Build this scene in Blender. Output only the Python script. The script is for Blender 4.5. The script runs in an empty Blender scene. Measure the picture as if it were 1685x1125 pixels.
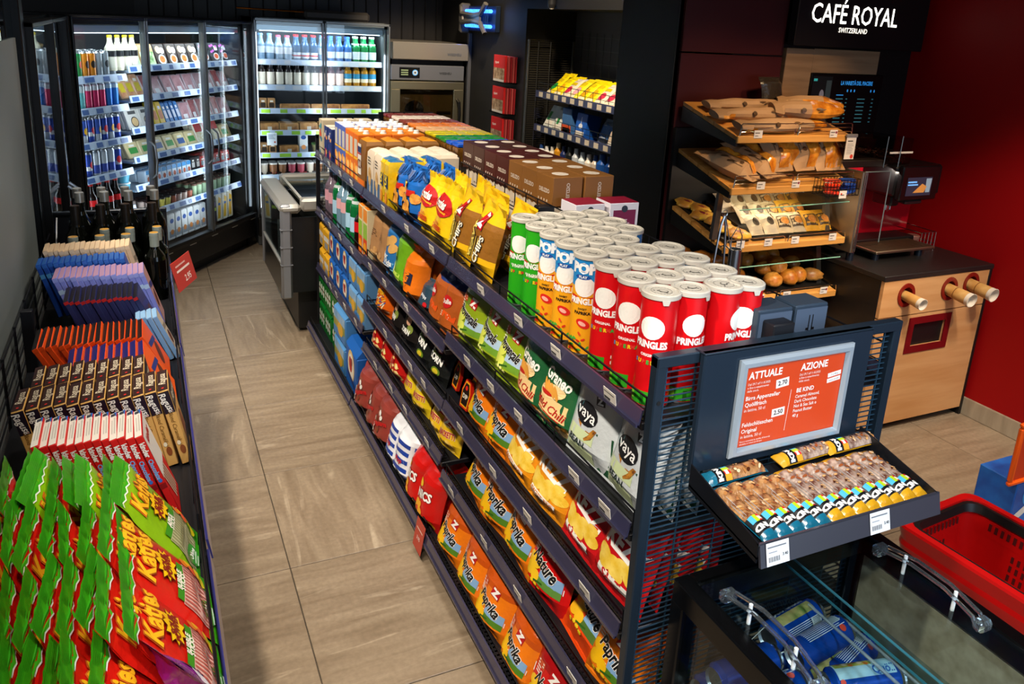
import bpy, math, random
from mathutils import Vector, Matrix, Euler
from mathutils.geometry import tessellate_polygon
PI = math.pi
S = bpy.context.scene
COL = S.collection
R = random.Random(7)

# ------------------------------------------------------------------ camera
cam = bpy.data.objects.new('camera', bpy.data.cameras.new('camera'))
COL.objects.link(cam)
RX = Vector((0.90642358, -0.41892763, 0.05381398))
RY = Vector((-0.06319369, -0.26048659, -0.96340713))
RZ = Vector((0.41761568, 0.86985423, -0.26258477))
cam.matrix_world = Matrix(((RX.x, -RY.x, -RZ.x, 0), (RX.y, -RY.y, -RZ.y, 0), (RX.z, -RY.z, -RZ.z, 1.85), (0, 0, 0, 1)))
cam.data.sensor_width = 36
cam.data.lens = 27.593
cam.data.shift_y = -0.1012
cam.data.clip_start = 0.05
S.camera = cam

# ------------------------------------------------------------------ view, world, main lamps
S.view_settings.view_transform = 'Standard'
S.view_settings.look = 'None'
S.view_settings.gamma = 1
S.view_settings.use_curve_mapping = False
S.view_settings.exposure = 0.0
S.cycles.use_denoising = True
S.cycles.max_bounces = 7
S.cycles.transparent_max_bounces = 12
S.cycles.sample_clamp_indirect = 6
W = bpy.data.worlds.new('world')
S.world = W
W.use_nodes = True
W.node_tree.nodes['Background'].inputs[0].default_value = (0.80, 0.87, 1.0, 1)
W.node_tree.nodes['Background'].inputs[1].default_value = 0.20

WARM, NEUT, COOL = (1.0, 0.80, 0.56), (1.0, 0.90, 0.77), (0.62, 0.80, 1.0)
def lamp(name, kind, loc, target, power, color, size=0.1, size_y=None, angle=60, blend=0.6):
    d = bpy.data.lights.new(name, kind)
    d.energy = power
    d.color = color
    if kind == 'AREA':
        d.size = size
        if size_y:
            d.shape = 'RECTANGLE'
            d.size_y = size_y
    else:
        d.shadow_soft_size = size
    if kind == 'SPOT':
        d.spot_size = math.radians(angle)
        d.spot_blend = blend
    o = bpy.data.objects.new(name, d)
    COL.objects.link(o)
    o.location = loc
    o.rotation_euler = (Vector(target) - Vector(loc)).to_track_quat('-Z', 'Y').to_euler()
    return o

# ceiling spots along the two aisles
for y in (0.2, 1.2, 2.2, 3.2, 4.2):
    lamp('ceiling_spot', 'SPOT', (-0.30, y - 0.35, 2.75), (0.98, y + 0.35, 0.50), 150, NEUT, 0.05, angle=64)
for y in (0.9, 1.9, 2.9, 3.9):
    lamp('ceiling_spot', 'SPOT', (0.62, y - 0.2, 2.98), (-0.08, y + 0.15, 0.9), 52, NEUT, 0.05, angle=60)
for y in (2.4, 3.8, 5.2):
    lamp('ceiling_spot', 'SPOT', (0.42, y, 2.98), (0.42, y + 0.05, 0), 34, NEUT, 0.06, angle=66)
for x, y in ((1.05, 1.6), (1.05, 2.6), (1.05, 3.6), (1.45, 4.2), (1.45, 3.0)):
    lamp('ceiling_spot', 'SPOT', (x - 0.1, y - 0.6, 2.98), (x, y + 0.1, 1.15), 24, NEUT, 0.05, angle=50)
lamp('ceiling_spot', 'SPOT', (1.75, 3.7, 2.95), (2.75, 4.7, 1.30), 300, WARM, 0.05, angle=44)
lamp('oven_spot', 'SPOT', (2.0, 4.9, 2.95), (2.25, 6.4, 1.2), 300, WARM, 0.05, angle=50)
for x in (2.35, 2.85):
    lamp('bakery_spot', 'SPOT', (x + 0.1, 1.7, 2.75), (x + 0.1, 2.8, 1.2), 72, (1.0, 0.66, 0.34), 0.05, angle=48)
lamp('bakery_spot', 'SPOT', (2.5, 1.3, 2.3), (2.7, 2.8, 0.72), 60, (1.0, 0.68, 0.36), 0.05, angle=38)
lamp('counter_spot', 'SPOT', (2.9, 0.6, 2.9), (3.35, 2.4, 0.35), 150, WARM, 0.05, angle=44)
lamp('red_wall_spot', 'SPOT', (2.7, 1.2, 2.6), (3.83, 2.2, 0.45), 95, (1.0, 0.9, 0.8), 0.1, angle=50, blend=1)
lamp('floor_spot', 'SPOT', (2.6, 1.2, 2.95), (2.7, 1.75, 0), 170, NEUT, 0.06, angle=60)
lamp('entrance_spot', 'SPOT', (0.9, -0.5, 2.6), (1.25, 0.95, 0.80), 170, (0.85, 0.92, 1.0), 0.08, angle=42)
# daylight through the shop front behind the camera
lamp('shop_front_daylight', 'AREA', (2.1, -1.9, 1.35), (1.4, 1.2, 0.7), 48, COOL, 2.6, 1.8)

# ------------------------------------------------------------------ materials
def lin(h):
    h = h.lstrip('#')
    r = []
    for i in (0, 2, 4):
        c = int(h[i:i + 2], 16) / 255
        r.append(c / 12.92 if c <= 0.04045 else ((c + 0.055) / 1.055) ** 2.4)
    return (r[0], r[1], r[2], 1)
MATS = {}
def mat(hexc, rough=0.5, metal=0.0, trans=0.0, emit=0.0, noise=None, bump=None, coat=0.0, ior=1.45, spec=0.5, alpha=1.0, name=None):
    key = (hexc, rough, metal, trans, emit, noise, bump, coat, ior, spec, alpha)
    if key in MATS:
        return MATS[key]
    m = bpy.data.materials.new(name or 'mat_' + hexc.lstrip('#'))
    m.use_nodes = True
    nt = m.node_tree
    b = nt.nodes['Principled BSDF']
    c = lin(hexc)
    b.inputs['Base Color'].default_value = c
    b.inputs['Roughness'].default_value = rough
    b.inputs['Metallic'].default_value = metal
    b.inputs['IOR'].default_value = ior
    b.inputs['Transmission Weight'].default_value = trans
    b.inputs['Specular IOR Level'].default_value = spec
    b.inputs['Alpha'].default_value = alpha
    if coat:
        b.inputs['Coat Weight'].default_value = coat
        b.inputs['Coat Roughness'].default_value = 0.12
    if emit:
        b.inputs['Emission Color'].default_value = c
        b.inputs['Emission Strength'].default_value = emit
    if noise or bump:
        tc = nt.nodes.new('ShaderNodeTexCoord')
    if noise:
        sc, h2, det = noise[:3]
        mp = nt.nodes.new('ShaderNodeMapping')
        if len(noise) > 3:
            mp.inputs['Scale'].default_value = noise[3]
        n = nt.nodes.new('ShaderNodeTexNoise')
        n.inputs['Scale'].default_value = sc
        n.inputs['Detail'].default_value = det
        rp = nt.nodes.new('ShaderNodeValToRGB')
        rp.color_ramp.elements[0].position = 0.35
        rp.color_ramp.elements[1].position = 0.66
        rp.color_ramp.elements[0].color = c
        rp.color_ramp.elements[1].color = lin(h2)
        nt.links.new(tc.outputs['Object'], mp.inputs[0])
        nt.links.new(mp.outputs[0], n.inputs['Vector'])
        nt.links.new(n.outputs[0], rp.inputs[0])
        nt.links.new(rp.outputs[0], b.inputs['Base Color'])
    if bump:
        n = nt.nodes.new('ShaderNodeTexNoise')
        n.inputs['Scale'].default_value = bump[0]
        n.inputs['Detail'].default_value = 3
        bp = nt.nodes.new('ShaderNodeBump')
        bp.inputs['Strength'].default_value = bump[1]
        bp.inputs['Distance'].default_value = 0.01
        nt.links.new(tc.outputs['Object'], n.inputs['Vector'])
        nt.links.new(n.outputs[0], bp.inputs['Height'])
        nt.links.new(bp.outputs[0], b.inputs['Normal'])
    MATS[key] = m
    return m

def foil(h, rough=0.32):      # printed plastic film of the snack bags
    return mat(h, rough, 0.0, bump=(55.0, 0.22), coat=0.25)
def ink(h):                   # flat print
    return mat(h, 0.42)
def card(h):
    return mat(h, 0.5)
def metalm(h, rough=0.35):
    return mat(h, rough, 1.0)
def glassm(h='#ffffff', rough=0.0):
    """thin clear sheet: mostly see-through with a real Fresnel gloss"""
    key = ('glass', h, rough)
    if key in MATS:
        return MATS[key]
    m = bpy.data.materials.new('clear_sheet')
    m.use_nodes = True
    nt = m.node_tree
    nt.nodes.clear()
    out = nt.nodes.new('ShaderNodeOutputMaterial')
    tr = nt.nodes.new('ShaderNodeBsdfTransparent')
    tr.inputs[0].default_value = lin(h)
    gl = nt.nodes.new('ShaderNodeBsdfGlossy')
    gl.inputs['Roughness'].default_value = max(rough, 0.02)
    lw = nt.nodes.new('ShaderNodeLayerWeight')        # Schlick reflectance, the same from both faces
    lw.inputs[0].default_value = 0.5
    pw = nt.nodes.new('ShaderNodeMath')
    pw.operation = 'POWER'
    pw.inputs[1].default_value = 5
    fr = nt.nodes.new('ShaderNodeMath')
    fr.operation = 'MULTIPLY_ADD'
    fr.inputs[1].default_value = 0.9
    fr.inputs[2].default_value = 0.035
    nt.links.new(lw.outputs['Facing'], pw.inputs[0])
    nt.links.new(pw.outputs[0], fr.inputs[0])
    mx = nt.nodes.new('ShaderNodeMixShader')
    nt.links.new(fr.outputs[0], mx.inputs[0])
    nt.links.new(tr.outputs[0], mx.inputs[1])
    nt.links.new(gl.outputs[0], mx.inputs[2])
    nt.links.new(mx.outputs[0], out.inputs[0])
    MATS[key] = m
    return m
BLACK = mat('#0b0b0d', 0.45)
WIRE = mat('#121318', 0.35, 0.3)
STEEL = metalm('#b9bcc0', 0.28)
WHITE = card('#f2f0ea')

# ------------------------------------------------------------------ mesh builder
KIDS = {}
_glyphs = {}
def glyph(s, bold=0.0, shear=0.0):
    k = (s, bold, shear)
    if k not in _glyphs:
        cu = bpy.data.curves.new('t', 'FONT')
        cu.body = s
        cu.size = 1
        cu.resolution_u = 2
        cu.offset = bold
        cu.shear = shear
        cu.align_x = 'CENTER'
        cu.align_y = 'CENTER'
        ob = bpy.data.objects.new('t', cu)
        me = ob.to_mesh()
        vs = [(v.co.x, v.co.y) for v in me.vertices]
        fs = [list(p.vertices) for p in me.polygons]
        ob.to_mesh_clear()
        bpy.data.objects.remove(ob)
        bpy.data.curves.remove(cu)
        _glyphs[k] = (vs, fs)
    return _glyphs[k]

class MB:
    def __init__(s):
        s.v, s.f, s.mi, s.mats = [], [], [], []
    def _m(s, m):
        if m not in s.mats:
            s.mats.append(m)
        return s.mats.index(m)
    def add(s, vs, fs, m, M=None):
        o = len(s.v)
        s.v.extend([tuple(M @ Vector(v)) for v in vs] if M else [tuple(v) for v in vs])
        i = s._m(m)
        for f in fs:
            s.f.append([a + o for a in f])
            s.mi.append(i)
        return s
    def box(s, a, b, m, bev=0.0, M=None):
        a = [min(p, q) for p, q in zip(a, b)], [max(p, q) for p, q in zip(a, b)]
        lo, hi = a
        if bev <= 0:
            vs = [(x, y, z) for z in (lo[2], hi[2]) for y in (lo[1], hi[1]) for x in (lo[0], hi[0])]
            fs = [(0, 2, 3, 1), (4, 5, 7, 6), (0, 1, 5, 4), (2, 6, 7, 3), (0, 4, 6, 2), (1, 3, 7, 5)]
            return s.add(vs, fs, m, M)
        bev = min(bev, *[(h - l) * 0.49 for l, h in zip(lo, hi)])
        vs, idx = [], {}
        for c in [(i, j, k) for i in (0, 1) for j in (0, 1) for k in (0, 1)]:
            for ax in range(3):
                p = []
                for d in range(3):
                    e = hi[d] if c[d] else lo[d]
                    if d != ax:
                        e += -bev if c[d] else bev
                    p.append(e)
                idx[c, ax] = len(vs)
                vs.append(p)
        fs = []
        for ax in range(3):
            o1, o2 = [d for d in range(3) if d != ax]
            for sg in (0, 1):
                q = []
                for i, j in ((0, 0), (1, 0), (1, 1), (0, 1)):
                    c = [0, 0, 0]
                    c[ax], c[o1], c[o2] = sg, i, j
                    q.append(idx[tuple(c), ax])
                fs.append(q if (sg == 1) == (ax != 1) else q[::-1])
            for i in (0, 1):
                for j in (0, 1):
                    c0, c1 = [0, 0, 0], [0, 0, 0]
                    c0[ax], c1[ax] = 0, 1
                    c0[o1] = c1[o1] = i
                    c0[o2] = c1[o2] = j
                    c0, c1 = tuple(c0), tuple(c1)
                    fs.append((idx[c0, o1], idx[c1, o1], idx[c1, o2], idx[c0, o2]))
        for c in [(i, j, k) for i in (0, 1) for j in (0, 1) for k in (0, 1)]:
            fs.append((idx[c, 0], idx[c, 1], idx[c, 2]))
        return s.add(vs, fs, m, M)
    def cyl(s, p0, p1, r, m, n=8, r1=None, caps=True):
        p0, p1 = Vector(p0), Vector(p1)
        r1 = r if r1 is None else r1
        d = (p1 - p0).normalized()
        u = d.orthogonal().normalized()
        w = d.cross(u)
        vs = []
        for p, q in ((p0, r), (p1, r1)):
            for k in range(n):
                a = 2 * PI * k / n
                vs.append(p + (u * math.cos(a) + w * math.sin(a)) * q)
        fs = [(k, (k + 1) % n, n + (k + 1) % n, n + k) for k in range(n)]
        if caps:
            fs += [tuple(range(n))[::-1], tuple(range(n, 2 * n))]
        return s.add(vs, fs, m)
    def tube(s, pts, r, m, n=6, closed=False):
        pts = [Vector(p) for p in pts]
        vs, fs = [], []
        L = len(pts)
        u = None
        for i, p in enumerate(pts):
            a = pts[(i - 1) % L] if (closed or i) else p
            b = pts[(i + 1) % L] if (closed or i < L - 1) else p
            d = (b - a).normalized()
            u = d.orthogonal().normalized() if u is None else (u - d * u.dot(d)).normalized()
            w = d.cross(u)
            for k in range(n):
                t = 2 * PI * k / n
                vs.append(p + (u * math.cos(t) + w * math.sin(t)) * r)
        for i in range(L if closed else L - 1):
            j = (i + 1) % L
            for k in range(n):
                fs.append((i * n + k, i * n + (k + 1) % n, j * n + (k + 1) % n, j * n + k))
        if not closed:
            fs += [tuple(range(n))[::-1], tuple(range((L - 1) * n, L * n))]
        return s.add(vs, fs, m)
    def lathe(s, prof, m, n=14, c=(0, 0, 0), cap=True, M=None):
        """prof: (radius, z[, material])"""
        for i in range(len(prof) - 1):
            a, b = prof[i], prof[i + 1]
            vs = []
            for q in (a, b):
                for k in range(n):
                    t = 2 * PI * k / n
                    vs.append((c[0] + q[0] * math.cos(t), c[1] + q[0] * math.sin(t), c[2] + q[1]))
            s.add(vs, [(k, (k + 1) % n, n + (k + 1) % n, n + k) for k in range(n)], a[2] if len(a) > 2 else m, M)
        if cap:
            for q, rev in ((prof[0], True), (prof[-1], False)):
                if q[0] > 1e-4:
                    vs = [(c[0] + q[0] * math.cos(2 * PI * k / n), c[1] + q[0] * math.sin(2 * PI * k / n), c[2] + q[1]) for k in range(n)]
                    s.add(vs, [tuple(range(n))[::-1] if rev else tuple(range(n))], q[2] if len(q) > 2 else m, M)
        return s
    def prism(s, poly, t0, t1, m, fn=None):
        """polygon in (u, v), extruded between t0 and t1 along w; fn(u,v,w) -> point"""
        fn = fn or (lambda u, v, w: (u, v, w))
        n = len(poly)
        vs = [fn(u, v, t0) for u, v in poly] + [fn(u, v, t1) for u, v in poly]
        fs = [(k, (k + 1) % n, n + (k + 1) % n, n + k) for k in range(n)]
        tri = tessellate_polygon([[Vector((u, v, 0)) for u, v in poly]])
        fs += [tuple(t) for t in tri] + [tuple(a + n for a in t)[::-1] for t in tri]
        return s.add(vs, fs, m)
    # ---- flat print: pieces laid on a surface function fn(u, v) -> point
    def poly(s, pts, fn, m):
        tri = tessellate_polygon([[Vector((u, v, 0)) for u, v in pts]])
        return s.add([fn(u, v) for u, v in pts], [tuple(t) for t in tri], m)
    def rect(s, u0, v0, u1, v1, fn, m, nu=1, nv=1, ang=0.0):
        cu, cv = (u0 + u1) / 2, (v0 + v1) / 2
        ca, sa = math.cos(ang), math.sin(ang)
        vs = []
        for j in range(nv + 1):
            for i in range(nu + 1):
                u = u0 + (u1 - u0) * i / nu - cu
                v = v0 + (v1 - v0) * j / nv - cv
                vs.append(fn(cu + u * ca - v * sa, cv + u * sa + v * ca))
        fs = [(j * (nu + 1) + i, j * (nu + 1) + i + 1, (j + 1) * (nu + 1) + i + 1, (j + 1) * (nu + 1) + i) for j in range(nv) for i in range(nu)]
        return s.add(vs, fs, m)
    def oval(s, cu, cv, a, b, fn, m, n=16, rings=2, ang=0.0, star=0.0, ns=9):
        ca, sa = math.cos(ang), math.sin(ang)
        if star:
            n = ns * 2
        vs = [fn(cu, cv)]
        for r in range(1, rings + 1):
            for k in range(n):
                t = 2 * PI * k / n
                q = r / rings * (1 - (star if star and k % 2 else 0))
                u, v = a * q * math.cos(t), b * q * math.sin(t)
                vs.append(fn(cu + u * ca - v * sa, cv + u * sa + v * ca))
        fs = [(0, 1 + k, 1 + (k + 1) % n) for k in range(n)]
        for r in range(1, rings):
            o, p = 1 + (r - 1) * n, 1 + r * n
            fs += [(o + k, p + k, p + (k + 1) % n, o + (k + 1) % n) for k in range(n)]
        return s.add(vs, fs, m)
    def text(s, st, size, cu, cv, fn, m, ang=0.0, bold=0.0, shear=0.0, sx=1.0):
        vs, fs = glyph(st, bold, shear)
        ca, sa = math.cos(ang), math.sin(ang)
        return s.add([fn(cu + size * (x * sx * ca - y * sa), cv + size * (x * sx * sa + y * ca)) for x, y in vs], fs, m)
    def lines(s, u0, v0, w, n, pitch, h, fn, m, rnd=None):
        """rows of print too small to read"""
        rnd = rnd or R
        for k in range(n):
            s.rect(u0, v0 - k * pitch - h, u0 + w * rnd.uniform(0.6, 1.0), v0 - k * pitch, fn, m)
        return s
    def mesh(s, name, smooth=40):
        me = bpy.data.meshes.new(name)
        me.from_pydata(s.v, [], s.f)
        for m in s.mats:
            me.materials.append(m)
        me.polygons.foreach_set('material_index', s.mi)
        if smooth:
            me.polygons.foreach_set('use_smooth', [True] * len(s.f))
            me.update()
            me.set_sharp_from_angle(angle=math.radians(smooth))
        me.update()
        return me
    def build(s, name, parent=None, smooth=40, loc=(0, 0, 0), rot=None):
        o = bpy.data.objects.new(name, s.mesh(name, smooth))
        COL.objects.link(o)
        if parent:
            o.parent = parent
            KIDS.setdefault(parent.name, []).append(o)
        o.location = loc
        if rot:
            o.rotation_euler = rot
        return o

def tag(o, label, cat, group=None):
    o['label'] = label
    o['category'] = cat
    if group:
        o['group'] = group
    return o
def thing(name, label, cat, loc=(0, 0, 0), rot=(0, 0, 0), group=None):
    o = bpy.data.objects.new(name, None)
    COL.objects.link(o)
    o.location = loc
    o.rotation_euler = rot
    return tag(o, label, cat, group)
def struct(o):
    o['kind'] = 'structure'
    return o
def dup(root, loc=None, rot=None, label=None, group=None, scale=None):
    r = root.copy()
    COL.objects.link(r)
    if loc is not None:
        r.location = loc
    if rot is not None:
        r.rotation_euler = rot
    if scale is not None:
        r.scale = scale
    if label:
        r['label'] = label
    if group:
        r['group'] = group
    def rec(a, b):
        for ch in list(KIDS.get(a.name, ())):
            c = ch.copy()
            COL.objects.link(c)
            c.parent = b
            KIDS.setdefault(b.name, []).append(c)
            rec(ch, c)
    rec(root, r)
    return r
class Stock:
    """a kind of thing: the first placing moves the original, later ones copy it"""
    def __init__(s, root):
        s.root, s.used = root, False
    def put(s, loc, rot=(0, 0, 0), label=None, group=None, scale=None):
        if s.used:
            return dup(s.root, loc, rot, label, group, scale)
        s.used = True
        r = s.root
        r.location = loc
        r.rotation_euler = rot
        if scale is not None:
            r.scale = scale
        if label:
            r['label'] = label
        if group:
            r['group'] = group
        return r
ORD = ['first', 'second', 'third', 'fourth', 'fifth', 'sixth', 'seventh', 'eighth', 'ninth', 'tenth', 'eleventh', 'twelfth',
       'thirteenth', 'fourteenth', 'fifteenth', 'sixteenth', 'seventeenth', 'eighteenth', 'nineteenth', 'twentieth']
NUM = ['no', 'one', 'two', 'three', 'four', 'five', 'six', 'seven', 'eight', 'nine', 'ten', 'eleven', 'twelve', 'thirteen', 'fourteen', 'fifteen', 'sixteen']
def plane(o, ux, uy, lift=0.0):
    o, ux, uy = Vector(o), Vector(ux), Vector(uy)
    n = ux.cross(uy).normalized() * lift
    return lambda u, v: o + ux * u + uy * v + n
def roundfn(rad, z0=0.0, phi0=0.0, lift=0.0006):
    rr = rad + lift
    return lambda u, v: Vector((rr * math.sin(phi0 + u / rad), -rr * math.cos(phi0 + u / rad), z0 + v))
# ================================================================== the room
def tilemat(vertical):
    key = ('tile', vertical)
    if key in MATS:
        return MATS[key]
    m = bpy.data.materials.new('stone_tile')
    m.use_nodes = True
    nt = m.node_tree
    L = nt.links.new
    b = nt.nodes['Principled BSDF']
    b.inputs['Roughness'].default_value = 0.42
    tc = nt.nodes.new('ShaderNodeTexCoord')
    oi = nt.nodes.new('ShaderNodeObjectInfo')
    ad = nt.nodes.new('ShaderNodeVectorMath')
    ad.operation = 'ADD'
    sc = nt.nodes.new('ShaderNodeVectorMath')
    sc.operation = 'SCALE'
    sc.inputs['Scale'].default_value = 37.0
    L(oi.outputs['Location'], sc.inputs[0])
    L(tc.outputs['Object'], ad.inputs[0])
    L(sc.outputs[0], ad.inputs[1])
    mp = nt.nodes.new('ShaderNodeMapping')
    mp.inputs['Scale'].default_value = (9, 1.1, 1) if vertical else (1.1, 9, 1)
    L(ad.outputs[0], mp.inputs[0])
    def noise(scale, det, dist, src):
        n = nt.nodes.new('ShaderNodeTexNoise')
        n.inputs['Scale'].default_value = scale
        n.inputs['Detail'].default_value = det
        n.inputs['Distortion'].default_value = dist
        L(src, n.inputs['Vector'])
        return n.outputs[0]
    def ramp(src, p0, c0, p1, c1):
        r = nt.nodes.new('ShaderNodeValToRGB')
        r.color_ramp.elements[0].position, r.color_ramp.elements[1].position = p0, p1
        r.color_ramp.elements[0].color, r.color_ramp.elements[1].color = c0, c1
        L(src, r.inputs[0])
        return r.outputs[0]
    base = ramp(noise(2.6, 8, 0.6, mp.outputs[0]), 0.3, lin('#7f6c56'), 0.7, lin('#9a876f'))
    vein = ramp(noise(1.5, 4, 1.6, mp.outputs[0]), 0.62, (0, 0, 0, 1), 0.72, (1, 1, 1, 1))
    fine = ramp(noise(60, 4, 0, tc.outputs['Object']), 0.3, (0.84, 0.84, 0.84, 1), 0.7, (1.05, 1.05, 1.05, 1))
    mx = nt.nodes.new('ShaderNodeMix')
    mx.data_type = 'RGBA'
    mm = nt.nodes.new('ShaderNodeMath')
    mm.operation = 'MULTIPLY'
    mm.inputs[1].default_value = 0.5
    L(vein, mm.inputs[0])
    L(mm.outputs[0], mx.inputs['Factor'])
    L(base, mx.inputs['A'])
    mx.inputs['B'].default_value = lin('#c6b499')
    ml = nt.nodes.new('ShaderNodeMix')
    ml.data_type = 'RGBA'
    ml.blend_type = 'MULTIPLY'
    ml.inputs['Factor'].default_value = 1
    L(mx.outputs['Result'], ml.inputs['A'])
    L(fine, ml.inputs['B'])
    L(ml.outputs['Result'], b.inputs['Base Color'])
    MATS[key] = m
    return m

fl = MB()
fl.box((-1.6, -2.2, -0.12), (4.3, 7.6, -0.006), mat('#4a4034', 0.9))
floor = struct(fl.build('floor'))
T = 0.62
tm = []
for vert in (True, False):
    t = MB()
    t.box((-T / 2 + 0.0017, -T / 2 + 0.0017, -0.005), (T / 2 - 0.0017, T / 2 - 0.0017, 0.0), tilemat(vert), 0.0012)
    tm.append(t.mesh('tile'))
VN = {(0, 0): 1, (0, 1): 1, (0, 2): 0, (0, 3): 1, (-1, 0): 1, (-1, 1): 0, (-1, 2): 1, (-1, 3): 1}
for i in range(-1, 6):
    for j in range(-3, 8):
        v = (i * 7 + j * 5 + i * j) % 3 == 0
        if i >= 3:
            v = False
        o = bpy.data.objects.new('tile', tm[0 if v else 1])
        COL.objects.link(o)
        o.parent = floor
        o.location = (0.366 + T * (i + 0.5), 2.382 + T * (j + 0.5), 0)

def wall(name, a, b, m, parts=None):
    w = MB()
    w.box(a, b, m)
    return struct(w.build(name))
DARKW = mat('#161514', 0.55, bump=(140, 0.05))
wall('ceiling', (-1.6, -2.2, 3.1), (4.3, 7.6, 3.2), mat('#141415', 0.8))
# back wall: dark vertical boards
bw = MB()
bw.box((-1.6, 7.15, 0), (4.3, 7.3, 3.1), mat('#1b1816', 0.6))
back = struct(bw.build('wall_back'))
pl = MB()
pl.box((-0.052, -0.012, 0), (0.052, 0, 3.08), mat('#231f1c', 0.5, noise=(3, '#15120f', 5, (14, 14, 0.7))), 0.004)
pm = pl.mesh('board')
for k in range(26):
    o = bpy.data.objects.new('board', pm)
    COL.objects.link(o)
    o.parent = back
    o.location = (0.05 + 0.11 * k, 7.15, 0)
# side wall beside the oven, with the alcove for the wire shelving, ends in the dark pier
sw = MB()
sw.box((2.585, 5.34, 0), (3.05, 7.15, 3.1), DARKW)
struct(sw.build('wall_side'))
wall('wall_alcove', (3.0, 4.02, 0), (3.1, 5.34, 3.1), mat('#4a4744', 0.6))
wall('trim_1', (2.585, 4.03, 1.965), (3.0, 5.34, 3.1), DARKW)
sp = MB()
sp.box((2.57, 3.56, 0), (3.1, 4.03, 3.1), mat('#121213', 0.42))
struct(sp.build('wall_side'))
# red wall, gloss paint
wall('wall_right', (3.83, -2.2, 0), (3.95, 7.15, 3.1), mat('#920408', 0.5, spec=0.25))
bb = MB()
bb.box((3.815, -2.2, 0), (3.83, 2.9, 0.095), mat('#8d7f6a', 0.5, noise=(4, '#a3947d', 5, (1, 6, 1))), 0.003)
struct(bb.build('baseboard_right'))
# wall behind bakery shelves and coffee counter, and the dark pier that ends it
nb = MB()
nb.box((2.27, 3.08, 0), (3.83, 3.2, 3.1), mat('#0a0a0b', 0.4))
struct(nb.build('wall_niche'))
np_ = MB()
np_.box((2.265, 3.08, 0), (2.60, 3.56, 3.1), mat('#0f0e0d', 0.5, spec=.3))
struct(np_.build('wall_pier'))
for z0, z1 in ((0.3, 1.765), (1.772, 3.0)):
    pn = MB()
    pn.box((2.285, 3.058, z0), (2.90, 3.08, z1), mat('#3a1517', 0.3), 0.003)
    struct(pn.build('trim_2'))
# glass partition with frosted film on the left of the snack rack
gw = MB()
gw.box((-0.385, -2.0, 0.0), (-0.375, 3.22, 1.715), mat('#7f8583', 0.62, noise=(1.2, '#6c7472', 2)))
gl = struct(gw.build('wall_left'))
g2 = MB()
g2.box((-0.385, -2.0, 1.715), (-0.38, 3.22, 3.1), glassm('#dfe8ea'))
pane = g2.build('pane', gl)
fr = MB()
fr.box((-0.40, 3.22, 0), (-0.355, 3.31, 3.1), mat('#0d0f12', 0.35, 0.4), 0.004)
fr.build('frame', gl)
# ================================================================== snack gondola
GX0, GX1, GC = 0.87, 1.545, 1.207
SHELFM = mat('#15161b', 0.45, 0.2)
RAILM = mat('#33324a', 0.25, coat=0.5, noise=(3, '#3f3b4e', 3))
TAGM = mat('#d9d2c6', 0.4)
BAYS = {'near': (1.165, 2.272), 'mid': (2.282, 3.35), 'far': (3.36, 4.40)}
LEV = {'near': (1.12, 0.86, 0.61, 0.345), 'mid': (1.12, 0.815, 0.60, 0.39), 'far': (1.12, 0.795, 0.46)}
BASEZ = 0.105
def sz(bay, k):                       # top face of a shelf
    return (LEV[bay][k] if k < len(LEV[bay]) else BASEZ) - 0.03
gond = thing('gondola_shelving', 'long dark double-sided shelving unit full of crisps beside the aisle', 'shelving', (GC, 2.78, 0))
def gb(mb, name, parent=None, **k):
    o = mb.build(name, parent or gond, **k)
    if not parent:
        o.location = (-GC, -2.78, 0)
    return o
m = MB()
m.box((0.855, 1.165, 0.0), (1.56, 4.40, 0.065), SHELFM, 0.004)
m.box((0.815, 1.165, 0.065), (1.60, 4.40, 0.078), SHELFM, 0.003)
gb(m, 'base')
for y in (1.175, 2.277, 3.355, 4.39):
    m = MB()
    m.box((GC - 0.03, y - 0.02, 0.06), (GC + 0.03, y + 0.02, 1.27), SHELFM, 0.003)
    gb(m, 'upright')
m = MB()
m.box((GC - 0.006, 1.19, 0.08), (GC + 0.006, 4.38, 1.07), mat('#101115', 0.5))
gb(m, 'back_panel')
def railpart(x, y0, y1, z, sg, tilt=0.008):
    """price rail: leaning lavender-grey strip with a lip; sg=-1 faces the left aisle"""
    m = MB()
    h = 0.037
    m.prism([(0, 0), (tilt, -h), (tilt - 0.004, -h), (-0.005, 0.0)], y0, y1, RAILM, fn=lambda u, v, w: (x + sg * u, w, z + v))
    m.prism([(tilt + 0.004, -h), (tilt + 0.004, -h + 0.008), (tilt - 0.004, -h + 0.004), (tilt - 0.004, -h)], y0, y1, RAILM, fn=lambda u, v, w: (x + sg * u, w, z + v))
    return gb(m, 'price_rail')
tagmesh = MB()
tagmesh.box((-0.0012, -0.024, -0.015), (0, 0.024, 0.015), TAGM)
tagmesh.rect(-0.022, -0.010, 0.002, -0.004, lambda u, v: Vector((-0.0016, -u, v)), ink('#3a3a3a'))
tagmesh.rect(-0.022, 0.006, 0.018, 0.009, lambda u, v: Vector((-0.0016, -u, v)), ink('#6a6a6a'))
tagmesh = tagmesh.mesh('price_tag', 0)
def pricetags(rail, x, z, ys):
    for y in ys:
        t = bpy.data.objects.new('price_tag', tagmesh)
        COL.objects.link(t)
        t.parent = rail
        KIDS.setdefault(rail.name, []).append(t)
        t.location = (x - 0.0075, y, z - 0.019)
        t.rotation_euler = (0, math.radians(-10), 0)
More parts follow.
